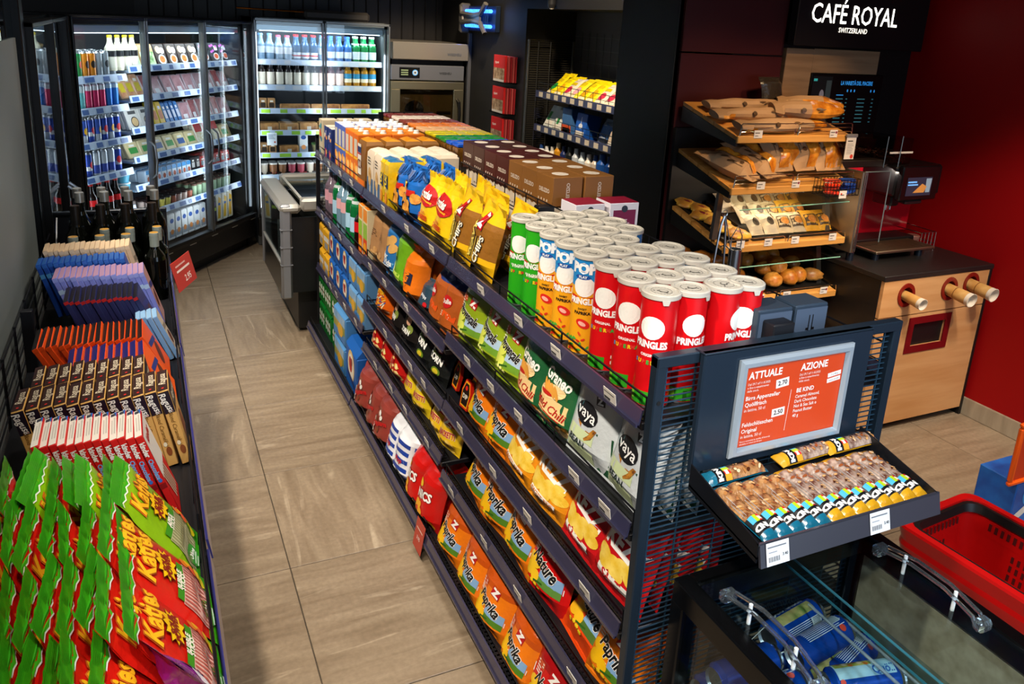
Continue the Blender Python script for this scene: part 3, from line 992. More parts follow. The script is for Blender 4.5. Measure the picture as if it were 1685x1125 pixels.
def d_oj(bg, band):
    def f(pr, F, w, h):
        pr.rect(-w * .34, h * .56, w * .30, h * .90, F(), ink('#c7bfae'))
        pr.rect(-w * .44, h * .50, w * .44, h * .545, F(.0009), ink('#f0b812'))
        for k, (a, b) in enumerate(((-.18, .34), (.2, .30), (-.1, .16), (.22, .14))):
            pr.oval(a * w, b * h, w * .26, h * .085, F(.0008 + .0002 * k), ink(('#f29a1c', '#f6c36a', '#e8640f', '#f2b14a')[k]))
        pr.rect(-w * .44, h * .02, w * .44, h * .06, F(.0009), ink('#3c7a24'))
    return f
CAR = {}
CAR['orange'] = carton('juice_carton', .078, .078, .235, card('#dd6a10'), 'x', 'juice', card('#e8861c'), d_oj('#e', 1))
CAR['blue'] = carton('juice_carton', .072, .075, .235, card('#4a5fae'), 'x', 'juice', card('#e6e4ec'), d_oj('#e', 1))
def d_pat(cols, seed):
    def f(pr, F, w, h):
        rn = random.Random(seed)
        for k in range(11):
            pr.oval(rn.uniform(-.3, .3) * w, rn.uniform(.1, .9) * h, w * .18, h * .07, F(.0006 + .00015 * k), ink(cols[k % len(cols)]), n=8, rings=1, ang=rn.random() * 3)
    return f
CAR['teal'] = carton('drink_carton', .085, .085, .205, card('#c9b99a'), 'x', 'drink', card('#e8d9bd'), d_pat(['#1a7a9a', '#e8603a', '#2a9aa8', '#e9d3a8'], 3), cap=False)
CAR['navy'] = carton('drink_carton', .085, .085, .185, card('#20306a'), 'x', 'drink', card('#efe0c8'), d_pat(['#c81c5a', '#e9b040', '#2a3a8a', '#e8d9c0'], 5), cap=False)
def paperpack(name, w, d, h, m, label, cat, design=None, seed=1, topm=None):
    """soft brick pack with a folded, creased top"""
    rn = random.Random(seed)
    mb = MB()
    n = 4
    ring = [(-1, -1), (0, -1.04), (1, -1), (1.03, 0), (1, 1), (0, 1.04), (-1, 1), (-1.03, 0)]
    lv = [(0, .96), (.08, 1), (.75, 1), (.93, .97), (1.0, .80)]
    vs = []
    for t, q in lv:
        for a, b in ring:
            jt = .0025 if 0 < t < 1 else 0
            vs.append((a * w / 2 * q + rn.uniform(-jt, jt), b * d / 2 * q + rn.uniform(-jt, jt), t * h + rn.uniform(-jt, jt)))
    fs = []
    for j in range(len(lv) - 1):
        for k in range(8):
            fs.append((j * 8 + k, j * 8 + (k + 1) % 8, (j + 1) * 8 + (k + 1) % 8, (j + 1) * 8 + k))
    mb.add(vs, fs, m)
    o = len(lv) * 8 - 8
    t = [Vector(vs[o + k]) for k in range(8)]
    rid = [Vector((-w * .32, rn.uniform(-.1, .1) * d, h * 1.045)), Vector((w * .32, rn.uniform(-.1, .1) * d, h * 1.045))]
    mb.add(t + rid, [(0, 1, 9, 8), (1, 2, 9), (2, 3, 9), (3, 4, 9), (4, 5, 8, 9), (5, 6, 8), (6, 7, 8), (7, 0, 8)], topm or m)
    ob = mb.build(name, smooth=30)
    tag(ob, label, cat)
    if design:
        pr = MB()
        design(pr, lambda l=.003: (lambda u, v: Vector((u, -d / 2 - l - .001, v))), w, h)
        pr.build('print', ob, smooth=0)
    return Stock(ob)
def d_pretz(pr, F, w, h):
    pr.rect(-w * .42, h * .30, w * .02, h * .92, F(), ink('#e8e2d4'), 2, 2)
    pr.rect(-w * .42, h * .74, w * .02, h * .86, F(.0035), ink('#27386e'))
    pr.rect(-w * .42, h * .70, w * .02, h * .735, F(.0035), ink('#b8242a'))
    for a in (-.27, -.13):
        pr.text('O', .06, a * w, h * .50, F(.0035), ink('#6a3018'), 0, .01)
    pr.rect(-w * .45, h * .02, w * .46, h * .22, F(), ink('#e8761c'), 2, 1)
CAR['pretzel'] = paperpack('pretzel_bag', .125, .085, .225, mat('#8a5a22', .45), 'x', 'snack', d_pretz, 4, foil('#e59420'))
def d_beige(pr, F, w, h):
    pr.rect(-w * .46, h * .04, w * .46, h * .42, F(.0022), ink('#48678a'), 2, 1)
    pr.oval(.0, h * .45, w * .24, h * .20, F(.003), mat('#b98a4c', .6, noise=(50, '#d9b57c', 3)))
    pr.lines(-w * .3, h * .86, w * .5, 3, .013, .006, F(.003), ink('#6a6258'))
CAR['beige'] = paperpack('rice_cracker_pack', .105, .088, .205, mat('#d9c7ae', .6), 'x', 'crackers', d_beige, 6, mat('#e6d6be', .6))
def d_yel(pr, F, w, h):
    pr.rect(-w * .4, h * .45, w * .4, h * .72, F(.0025), ink('#1c2f5c'), 2, 1)
    pr.text('TUC', .034, 0, h * .58, F(.0035), ink('#f2d21c'), 1.4, .05)
    pr.oval(0, h * .25, w * .3, h * .12, F(.003), ink('#d98a1c'))
CAR['yellow'] = paperpack('cracker_pack', .062, .075, .20, foil('#e2b80f'), 'x', 'crackers', d_yel, 8, foil('#2a6a9a'))
# ================================================================== stock on the gondola
LEVNAME = ['top', 'second', 'third', 'fourth', 'bottom']
DESC = {'paprika': 'orange paprika crisp bag', 'nature': 'red natural crisp bag', 'nature_orange': 'orange-red natural crisp bag', 'provencale': 'lime-green crisp bag',
        'graneo': 'dark-green chilli snack bag', 'vaya': 'pale bean snack bag', 'kezz_bbq': 'amber sweet-barbecue crisp bag', 'kezz_salt': 'red salted crisp bag',
        'snacketti': 'green-and-yellow snack bag', 'snacketti_red': 'red-and-yellow snack bag', 'corn': 'black corn tortilla bag', 'dark_corn': 'dark corn snack bag', 'stix': 'orange snack-stick bag',
        'popcorn': 'red popcorn bag', 'redwhite': 'speckled red popcorn bag', 'stripes': 'blue-and-white striped popcorn bag', 'nics': 'red nut-snack bag', 'paper': 'brown paper nut bag',
        'darvida': 'blue cracker bag', 'green': 'green snack bag', 'orange': 'small orange snack bag', 'duo': 'orange-brown snack bag', 'navy': 'small navy snack bag',
        'crazies': 'yellow cheese-snack bag', 'wavy': 'brown wavy crisp bag', 'blue': 'blue cracker bag'}
GRP = {0: 'packs on the top shelf', 1: 'bags on the second shelf', 2: 'bags on the third shelf', 3: 'bags on the fourth shelf', 4: 'bags on the bottom shelf'}
rb = random.Random(21)
FRONT = {   # bay, level: (y, kind, scale, lean, yaw)
    ('near', 1): [(1.265, 'vaya', .93, 12, -4), (1.44, 'vaya', .93, 12, 3), (1.60, 'graneo', .98, 13, 5), (1.74, 'graneo', .98, 10, -6), (1.89, 'provencale', .95, 20, 4), (2.04, 'provencale', .95, 20, -3), (2.19, 'provencale', .95, 14, 6)],
    ('near', 2): [(1.275, 'kezz_salt', .92, 14, 4), (1.445, 'kezz_salt', .92, 14, -3), (1.62, 'kezz_bbq', .90, 16, 5), (1.80, 'kezz_bbq', .90, 18, -3), (1.945, 'paprika', .90, 14, 3), (2.10, 'paprika', .90, 12, -6)],
    ('near', 3): [(1.26, 'paprika', .92, 14, 5), (1.42, 'nature_orange', .95, 34, -4), (1.60, 'nature', .97, 14, 5), (1.775, 'paprika', .97, 14, -5), (1.935, 'paprika', .97, 13, 8), (2.10, 'paprika', .97, 16, -8)],
    ('near', 4): [(1.27, 'nature', .88, 12, 4), (1.44, 'nature', .88, 14, 6), (1.615, 'paprika', .88, 13, -5), (1.79, 'paprika', .88, 13, 6), (1.965, 'paprika', .88, 14, -4), (2.15, 'paprika', .85, 16, 5)],
    ('mid', 1): [(2.37, 'duo', 1.05, 14, 10), (2.50, 'duo', 1.05, 12, -8), (2.635, 'navy', 1.0, 20, 10), (2.765, 'orange', 1.08, 8, 14), (2.925, 'green', 1.08, 10, -6), (3.07, 'darvida', 1.05, 10, 6), (3.185, 'paper', 1.06, 8, -6), (3.29, 'paper', 1.06, 8, 8)],
    ('mid', 2): [(2.50, 'corn', .86, 14, 4), (2.665, 'corn', .86, 14, -4), (2.83, 'dark_corn', .88, 10, 6), (3.0, 'dark_corn', .88, 12, -8), (3.20, 'stix', .90, 8, 8)],
    ('mid', 3): [(2.36, 'snacketti_red', .80, 14, 10), (2.50, 'snacketti_red', .80, 18, -6), (2.665, 'snacketti', .82, 10, 4), (2.80, 'snacketti', .82, 12, -8), (2.98, 'popcorn', .84, 10, 5), (3.14, 'popcorn', .84, 10, -6), (3.28, 'popcorn', .84, 10, 5)],
    ('mid', 4): [(2.36, 'nics', 1.1, 8, 5), (2.50, 'nics', 1.1, 8, -5), (2.66, 'stripes', 1.05, 8, 8), (2.80, 'stripes', 1.05, 10, -6), (2.95, 'redwhite', 1.1, 10, 6), (3.10, 'redwhite', 1.1, 10, -8), (3.26, 'redwhite', 1.1, 8, 8)],
}
count = {}
for (bay, lv), row in FRONT.items():
    zf = sz(bay, lv)
    for y, kind, sc, lean, yaw in row:
        n = count.setdefault((lv, 0), 0)
        count[lv, 0] += 1
        deep = 4 if (bay == 'near' and y < 1.5) else 2
        xb = 0.838 if lv == 4 else 0.908
        for r in range(deep):
            x = xb + 0.018 + r * (0.062 if deep == 4 else 0.085)
            if x > 1.16:
                break
            ln = math.radians((lean + 5 if lv > 1 else lean) if r == 0 else rb.uniform(6, 14))
            sc = min(sc * 1.05, 1.14) if (r == 0 and lv == 1) else sc
            z = zf + 0.001
            lab = f"{DESC[kind]}, {ORD[n]} from the poster end, {'front' if r == 0 else ORD[r]} row, {LEVNAME[lv]} shelf down"
            BAG[kind].put((x, y + (0 if r == 0 else rb.uniform(-.01, .01)), z), (-ln, rb.uniform(-.03, .03), -PI / 2 + math.radians(yaw if r == 0 else rb.uniform(-5, 5))), lab, GRP[lv], (sc * (1.06 if lv > 1 else 1.0), sc * (1.1 if deep < 4 else .80), sc))
# small dip packs hung in the gap on the third shelf
mb = MB()
mb.prism([(-.026, 0), (.026, 0), (.032, .06), (.016, .10), (-.016, .10), (-.032, .06)], -.006, .006, mat('#c8200f', .4), fn=lambda u, v, w: (u, w, v))
dip = mb.build('dip_pack')
tag(dip, 'x', 'dip')
pr = MB()
pr.prism([(-.023, .006), (.023, .006), (.027, .06), (.013, .094), (-.013, .094), (-.027, .06)], -.0066, -.0062, ink('#f0a81c'), fn=lambda u, v, w: (u, w, v))
pr.prism([(-.019, .012), (.019, .012), (.023, .058), (.011, .088), (-.011, .088), (-.023, .058)], -.0072, -.0068, ink('#221510'), fn=lambda u, v, w: (u, w, v))
pr.text('DIP', .022, 0, .042, lambda u, v: Vector((u, -.0078, v)), ink('#f2ead8'), 0, .03)
pr.oval(0, .072, .008, .008, lambda u, v: Vector((u, -.0078, v)), ink('#d8201c'))
pr.build('print', dip, smooth=0)
dip = Stock(dip)
for k, (y, x) in enumerate(((2.225, .925), (2.24, .955), (2.23, .99), (2.25, 1.03), (2.375, .95))):
    dip.put((x, y, sz('near', 2) + .012), (-.2, 0, -PI / 2 + rb.uniform(-.15, .15)), f'small red dip pack, {ORD[k]} of the five on the third shelf down', 'dip packs on the third shelf')

# ---- top shelf, far to near
ZT = 1.091
def rows(stock, ys, xs, desc, grp, rot=-PI / 2, jit=.02, z=ZT, depthword='row', sc=None):
    for i, y in enumerate(ys):
        for j, x in enumerate(xs):
            stock.put((x, y + rb.uniform(-.003, .003), z), (0, 0, rot + rb.uniform(-jit, jit)),
                      f"{desc}, {ORD[i]} from the poster end, {'front' if j == 0 else ORD[j]} row from the aisle, top shelf", grp, sc)
rows(CAR['teal'], [4.33], [.925, 1.02, 1.115], 'teal patterned drink carton', 'drink cartons on the top shelf')
rows(CAR['navy'], [4.20, 4.10], [.925, 1.02, 1.115], 'navy patterned drink carton', 'drink cartons on the top shelf')
rows(CAR['blue'], [3.815, 3.89, 3.965], [.925, 1.005, 1.085, 1.165], 'blue orange-juice carton', 'juice cartons on the top shelf')
rows(CAR['orange'], [3.565, 3.646, 3.727], [.925, 1.007, 1.089, 1.168], 'orange juice carton', 'juice cartons on the top shelf')
rows(CAR['pretzel'], [3.44], [.925, 1.015, 1.105, 1.185], 'white-labelled pretzel bag', 'pretzel bags on the top shelf')
rows(CAR['beige'], [3.17, 3.285], [.925, 1.018, 1.11, 1.185], 'beige rice-cracker pack', 'cracker packs on the top shelf', jit=.06)
rows(CAR['yellow'], [3.04, 3.105], [.92, 1.0, 1.08], 'yellow cracker pack', 'cracker packs on the top shelf', jit=.05)
def toprow(kind, ys, xs, lean, sc=1.0):
    for i, y in enumerate(ys):
        for j, x in enumerate(xs):
            BAG[kind].put((x, y + rb.uniform(-.012, .012) * (j > 0), ZT), (-math.radians(lean + rb.uniform(-3, 8) * (j > 0)), rb.uniform(-.05, .05), -PI / 2 + rb.uniform(-.15, .15)),
                          f"{DESC[kind]}, {ORD[i]} from the poster end, {'front' if j == 0 else ORD[j]} row from the aisle, top shelf", GRP[0], (sc, sc, sc * rb.uniform(.96, 1.03)))
toprow('blue', [2.82, 2.95], [.93, 1.02], 8, 1.0)
toprow('crazies', [2.49, 2.64], [.935, 1.025], 10)
toprow('wavy', [2.155, 2.325], [.935, 1.025], 11)

# ---- crisp tubes
def tube_can(body, top, label, wm, extra):
    rad, H = .0385, .244
    g = MB()
    if top:
        g.lathe([(rad, 0), (rad, H * .70)], mat(body, .32), 28, cap=False)
        g.lathe([(rad, H * .70), (rad, H)], mat(top, .32), 28, cap=False)
    else:
        g.lathe([(rad, 0), (rad, H)], mat(body, .32), 28, cap=False)
    g.lathe([(rad + .0006, 0), (rad + .0006, .004)], metalm('#c9ccd0', .3), 28)
    o = g.build('crisp_tube')
    tag(o, label, 'crisps')
    l = MB()
    LID = mat('#c2bbae', .38)
    l.lathe([(rad + .0008, H - .006), (rad + .003, H - .005), (rad + .003, H + .004), (rad + .0005, H + .006), (rad - .004, H + .006), (rad - .0048, H + .0035), (rad - .012, H + .0035), (rad - .0124, H + .0042), (rad - .0132, H + .0035), (.0002, H + .0035)], LID, 28, cap=False)
    l.prism([(-.008, 0), (.008, 0), (.005, -.010), (-.005, -.010)], 0, .0012, LID, fn=lambda u, v, w: ((rad + .0032 + w) * math.sin(u / rad + .6), -(rad + .0032 + w) * math.cos(u / rad + .6), H - .004 + v))
    lid = l.build('lid', o)
    q = MB()
    f = lambda u, v: Vector((u, v, H + .0043))
    q.oval(.004, .001, .011, .008, f, ink('#5f5c56'), n=10, rings=1)
    q.oval(.004, .001, .009, .006, lambda u, v: f(u, v) + Vector((0, 0, .0003)), LID, n=10, rings=1)
    for k in range(5):
        q.rect(-.016 + .007 * k, -.008 + .003 * (k % 2), -.012 + .007 * k, -.005 + .003 * (k % 2), f, ink('#4f4c48'))
    for a in range(20):
        t = a * 2 * PI / 20
        q.rect(-.0025, -.0006, .0025, .0006, (lambda u, v, t=t: f(.0215 * math.cos(t) - u * math.sin(t) - v * math.cos(t), .0215 * math.sin(t) + u * math.cos(t) - v * math.sin(t))), ink('#7a7670'))
    q.build('embossing', lid, smooth=0)
    pr = MB()
    F = lambda ll=.0006: roundfn(rad, 0, 0, ll)
    z0 = H * (.62 if not top else .60)
    pr.oval(0, z0 + .026, .027, .025, F(), ink('#f2efe8'), 20, 3)          # plain white oval of the emblem
    pr.poly([(-.037, z0 - .022), (.037, z0 - .022), (.033, z0 + .0035), (.016, z0 + .001), (0, z0 + .0005), (-.016, z0 + .001), (-.033, z0 + .0035)], F(.0010), ink('#d01218'))
    pr.text('PRINGLES', .0205, 0, z0 - .0105, F(.0016), ink('#f6f3ee'), 0, .05, 0, .80)
    extra(pr, F, z0, H)
    pr.build('print', o, smooth=0)
    return Stock(o)
def x_orig(pr, F, z0, H, colr='ORIGINAL'):
    pr.text(colr, .0085, 0, z0 - .034, F(), ink('#f4f1ea'), 0, .03)
    for i, ch in enumerate('SUPER'):
        pr.text(ch, .0115, -.030 + i * .0095, z0 - .050, F(.0008), ink(['#2a8fd0', '#f0c21c', '#d9382c', '#3aa63c', '#f0c21c'][i]), 0, .06)
    for i, ch in enumerate('MARIO'):
        pr.text(ch, .0115, .016 + i * .0088, z0 - .050, F(.0008), ink(['#d9382c', '#3aa63c', '#f0c21c', '#2a8fd0', '#3aa63c'][i]), 0, .06)
    pr.rect(-.05, .006, .012, .036, F(.0008), ink('#2f9a1f'), 8, 1)
    pr.rect(-.042, .012, -.028, .034, F(.0012), ink('#8fd43a'), 2, 1)
    pr.rect(-.010, .006, -.002, .030, F(.0012), ink('#1a5c14'), 1, 1)
    for v in (.020, .034):
        pr.rect(.026, v, .034, v + .008, F(.0010), ink('#efe9e2'))
def x_green(pr, F, z0, H):
    pr.text('SOUR CREAM', .0075, 0, z0 - .034, F(), ink('#f4f1ea'), 0, .03)
    x_orig(pr, F, z0 - .004, H, '& ONION')
def x_pap(pr, F, z0, H):
    pr.text('POP', .033, -.004, H - .028, F(.001), ink('#f4f4f2'), 0, .07)
    pr.oval(-.004, H - .048, .020, .006, F(.001), ink('#1c4f9c'))
    pr.text('PLAY', .009, -.004, H - .048, F(.0016), ink('#f4f4f2'), 0, .03)
    for k in range(9):
        pr.oval(.03 + .012 * math.cos(k), H - .03 + .02 * math.sin(k * 2.2), .0012, .0012, F(), ink('#d8ecf8'), n=6, rings=1)
    pr.text('SWEET', .007, 0, z0 - .030, F(), ink('#2a1a10'), 0, .03)
    pr.text('PAPRIKA', .0105, 0, z0 - .040, F(), ink('#2a1a10'), 0, .05)
    pr.oval(.004, z0 - .066, .018, .011, F(.0008), ink('#d4241a'), ang=-.4)
    pr.oval(.002, z0 - .066, .010, .005, F(.0012), ink('#f2b0a0'), ang=-.4)
    rn = random.Random(4)
    for k in range(16):
        pr.oval(rn.uniform(-.035, .035), rn.uniform(.010, .055), .006, .003, F(.0008 + .0001 * k), ink(rn.choice(['#3a9a2a', '#d4301c', '#4aa83a', '#e0481c'])), n=6, rings=1, ang=rn.random() * 3)
TUBES = {'red': tube_can('#cf0a12', None, 'x', 0, x_orig), 'green': tube_can('#27a31a', None, 'x', 0, x_green), 'yellow': tube_can('#eca31a', '#1f86c9', 'x', 0, x_pap)}
YT = [1.247, 1.338, 1.435, 1.532, 1.624, 1.713, 1.796, 1.889]
XT = [.946, 1.020, 1.095, 1.168]
kinds = {0: ['red', 'red', 'red', 'yellow', 'yellow', 'yellow', 'green', 'green']}
for j, x in enumerate(XT):
    for i, y in enumerate(YT):
        if (j, i) in ((3, 4),):
            continue
        kind = ['red', 'red', 'red', 'yellow', 'yellow', 'yellow', 'green', 'green'][i] if not (j >= 2 and i == 2) else ('yellow' if j == 3 else 'red')
        ang = [-.95, -.95, -.9, -.85, -.9, -.95, -.9, -.9][i] + rb.uniform(-.08, .08) if j == 0 else rb.uniform(-.9, -.2)
        if (j, i) == (1, 0):
            ang = -.18
        if (j, i) == (2, 0):
            ang = .62
        xx = x + (.012 if (j, i) == (2, 0) else 0)
        word = {'red': 'red crisp tube', 'yellow': 'blue-topped yellow crisp tube', 'green': 'green crisp tube'}[kind]
        TUBES[kind].put((xx, y, ZT), (0, 0, ang), f"{word}, {ORD[i]} from the poster end, {ORD[j]} row in", 'crisp tubes on the top shelf')

# ---- far bay, aisle side: drinks
def bottle(name, prof, m, label, cat, capm, capz, capr, bands=(), liquid=None, n=14, rnd=None):
    mb = MB()
    mb.lathe(prof, m, n)
    o = mb.build(name, smooth=50)
    tag(o, label, cat)
    c = MB()
    c.lathe([(capr, capz[0]), (capr, capz[1]), (capr * .8, capz[1] + .002)], capm, n)
    c.build('cap', o)
    if bands:
        b = MB()
        for z0, z1, r, mm in bands:
            b.lathe([(r, z0), (r, z1)], mm, n, cap=False)
        b.build('label', o)
    return Stock(o)
def shoulder(r, h, neck=.013, body=.62, sh=.84):
    return [(r * .92, 0), (r, .006), (r, h * body), (r * .96, h * (body + .06)), (r * .62, h * (body + .15)), (neck * 1.15, h * sh), (neck, h * .97)]
PET = mat('#9fb6bd', .12, 0, .0, spec=.6)
BOT = {
    'pink_water': bottle('water_bottle', shoulder(.038, .255), mat('#6a5a66', .12, spec=.7), 'x', 'drink', mat('#7fb0e0', .4), (.245, .262), .015, ((.09, .15, .0386, ink('#d79aa6')),)),
    'green_water': bottle('water_bottle', shoulder(.040, .275), mat('#0f6a34', .1, spec=.7), 'x', 'drink', mat('#e9e6dd', .4), (.262, .280), .015, ((.06, .135, .0406, ink('#a9cfe6')), (.175, .215, .0315, ink('#dfe8e6')))),
    'clear_water': bottle('water_bottle', shoulder(.041, .265), mat('#6f8fa2', .1, spec=.7), 'x', 'drink', mat('#d7dde2', .4), (.254, .272), .015, ((.11, .165, .0416, ink('#e3a9ac')),)),
    'cola': bottle('cola_bottle', shoulder(.043, .26, .013, .50, .84), mat('#1c0d08', .08, spec=.7), 'x', 'drink', mat('#c8181c', .4), (.25, .266), .015, ((.085, .135, .0436, ink('#c8141a')),)),
}
z2 = sz('far', 1)
seq = [(4.30, 'pink_water'), (4.21, 'pink_water'), (4.10, 'green_water'), (4.005, 'clear_water'), (3.905, 'clear_water'), (3.80, 'green_water'), (3.71, 'green_water'), (3.615, 'cola')]
for i, (y, k) in enumerate(seq):
    for j, x in enumerate((.935, 1.03, 1.12)):
        w = {'pink_water': 'pink-labelled water bottle', 'green_water': 'green mineral-water bottle', 'clear_water': 'clear water bottle', 'cola': 'dark cola bottle'}[k]
        BOT[k].put((x, y + rb.uniform(-.004, .004), z2), (0, 0, rb.random() * 6), f"{w}, {ORD[7 - i]} from the poster end, {ORD[j]} row, second shelf of the drinks bay", 'bottles in the drinks bay')
def d_juice(pr, F, w, h):
    pr.rect(-w * .45, h * .02, w * .45, h * .40, F(), ink('#d8481c'))
    pr.oval(0, h * .2, w * .34, h * .13, F(.0009), ink('#f0a21c'))
    pr.rect(-w * .45, h * .40, w * .45, h * .70, F(), ink('#8fb83a'))
    pr.rect(-w * .45, h * .74, w * .45, h * .98, F(), ink('#e88a1c'))
CAR['tall'] = carton('juice_carton', .075, .07, .24, card('#d9c9a0'), 'x', 'juice', card('#e8821c'), d_juice)
rows(CAR['tall'], [3.425, 3.51], [.93, 1.02], 'small fruit-juice carton', 'cartons in the drinks bay', z=z2)
# multipacks of beer below
def sixpack(name, w, d, h, m, label, des, cat='beer'):
    mb = MB()
    mb.box((-w / 2, -d / 2, 0), (w / 2, d / 2, h * .86), m, .006)
    mb.prism([(-d / 2, h * .86), (d / 2, h * .86), (d * .36, h), (-d * .36, h)], -w / 2 + .004, w / 2 - .004, m, fn=lambda u, v, q: (q, u, v))
    o = mb.build(name)
    tag(o, label, cat)
    pr = MB()
    des(pr, lambda l=.0008: (lambda u, v: Vector((u, -d / 2 - l, v))), w, h)
    pr.build('print', o, smooth=0)
    return Stock(o)
def d_rooster(pr, F, w, h):
    pr.oval(0, h * .52, w * .30, h * .34, F(), ink('#e2c27c'), 14)
    pr.oval(0, h * .50, w * .24, h * .28, F(.0012), ink('#efe6d4'), 14)
    pr.oval(-.04 * w, h * .54, w * .14, h * .17, F(.0018), ink('#b5241c'), 10, 1, .4)
    pr.oval(.06 * w, h * .62, w * .08, h * .09, F(.0022), ink('#8a1a18'), 10, 1, -.4)
    pr.rect(-w * .34, h * .20, w * .34, h * .30, F(.0022), ink('#16306e'), 1, 1, -.18)
def d_appen(pr, F, w, h):
    pr.rect(-w * .46, h * .30, w * .46, h * .84, F(), mat('#b9974c', .5, noise=(9, '#7d8a3a', 4)))
    pr.rect(-w * .46, h * .56, w * .46, h * .84, F(.0010), mat('#6f9cc4', .5, noise=(7, '#b9cbd6', 3)))
    pr.oval(.1 * w, h * .36, w * .22, h * .22, F(.0014), ink('#d9a52c'))
    pr.rect(-w * .46, h * .03, w * .46, h * .22, F(), ink('#3a78b8'))
def d_green6(pr, F, w, h):
    for k in range(3):
        pr.oval((-.3 + .3 * k) * w, h * .45, w * .12, h * .22, F(), ink('#d8e0cf'))
        pr.oval((-.3 + .3 * k) * w, h * .45, w * .04, h * .05, F(.0012), ink('#c8241c'), star=.5, ns=5)
        pr.rect((-.42 + .3 * k) * w, h * .42, (-.18 + .3 * k) * w, h * .48, F(.0010), ink('#12301c'))
def d_yell(pr, F, w, h):
    pr.rect(-w * .46, h * .40, w * .46, h * .62, F(), ink('#d8d4cc'))
    pr.rect(-w * .3, h * .1, w * .3, h * .34, F(), ink('#8a8f96'))
PK = {'rooster': sixpack('beer_pack', .135, .15, .17, card('#1458a8'), 'x', d_rooster), 'appen': sixpack('beer_pack', .15, .15, .165, card('#5a8fc0'), 'x', d_appen),
      'yellow': sixpack('beer_pack', .12, .15, .15, card('#d9a01c'), 'x', d_yell), 'green': sixpack('beer_pack', .16, .14, .17, mat('#0d6a24', .25), 'x', d_green6),
      'crate': sixpack('beer_case', .24, .2, .19, card('#4a86bd'), 'x', d_appen), 'bigrooster': sixpack('beer_case', .24, .2, .24, card('#1458a8'), 'x', d_rooster)}
W6 = {'rooster': 'blue beer six-pack', 'appen': 'landscape-printed beer six-pack', 'yellow': 'yellow beer six-pack', 'green': 'green beer six-pack', 'crate': 'landscape-printed beer case', 'bigrooster': 'large blue beer case'}
z3 = sz('far', 2)
for i, (y, k) in enumerate([(3.44, 'appen'), (3.60, 'appen'), (3.76, 'rooster'), (3.91, 'rooster'), (4.06, 'rooster'), (4.20, 'yellow'), (4.33, 'yellow')]):
    for up in (0, 1):
        PK[k].put((.955, y, z3 + .001 + .151 * up), (0, 0, -PI / 2 + rb.uniform(-.04, .04)), f"{W6[k]}, {ORD[i]} from the poster end, {'upper' if up else 'lower'} layer", 'beer packs in the drinks bay', (1, 1, .88))
z4 = sz('far', 3)
for i, (y, k, up) in enumerate([(3.50, 'bigrooster', 0), (3.76, 'crate', 0), (3.76, 'crate', 1), (3.985, 'green', 0), (3.985, 'green', 1), (4.17, 'green', 0), (4.17, 'green', 1), (4.33, 'green', 0), (4.33, 'green', 1)]):
    PK[k].put((.95, y, z4 + .001 + .166 * up), (0, 0, -PI / 2 + rb.uniform(-.03, .03)), f"{W6[k]} on the bottom drinks shelf, {'upper' if up else 'lower'} layer{', ' + ORD[(i - 3) // 2] + ' from the poster end' if k == 'green' else ''}", 'beer packs in the drinks bay', (1, 1, .96 if k == 'green' else .86 if k == 'crate' else 1))

# ---- coffee side of the top shelf: chocolate packs and capsule boxes
CH = [('#7c1f1c', 'dark red'), ('#e9d6c4', 'cream'), ('#7a2a18', 'brown'), ('#e0761c', 'orange'), ('#eab27c', 'peach'), ('#e3cf12', 'yellow'), ('#1f8a2c', 'green'), ('#1556c8', 'blue')]
for r, (c, nm) in enumerate(CH):
    mb = MB()
    mb.box((-.029, -.031, .135), (.029, .031, .152), mat(c, .35), .004)
    mb.box((-.027, -.029, 0), (.027, .029, .134), mat('#8a5a1c', .25, noise=(20, '#2a160c', 2)), .003)
    o = mb.build('chocolate_pack')
    tag(o, 'x', 'chocolate')
    pr = MB()
    pr.rect(-.016, -.003, .016, .003, lambda u, v: Vector((u, v, .1526)), ink('#d9c8b0'))
    pr.build('print', o, smooth=0)
    st = Stock(o)
    y = 4.30 - r * .146
    for j in range(5):
        for q in range(2):
            st.put((1.262 + j * .061, y - q * .066, ZT + .092 - .004 * (r == 0)), (rb.uniform(-.02, .02), rb.uniform(-.03, .03), rb.uniform(-.04, .04)), f'{nm} chocolate mini-pack, {ORD[j]} from the crisps in the {("farther", "nearer")[q]} line of its colour', f'{nm} chocolate packs')
mb = MB()
mb.box((1.230, 3.11, ZT), (1.54, 4.36, ZT + .088), BLACK, .003)
o = mb.build('display_tray')
tag(o, 'black riser tray under the colour-sorted chocolate packs', 'tray', None)
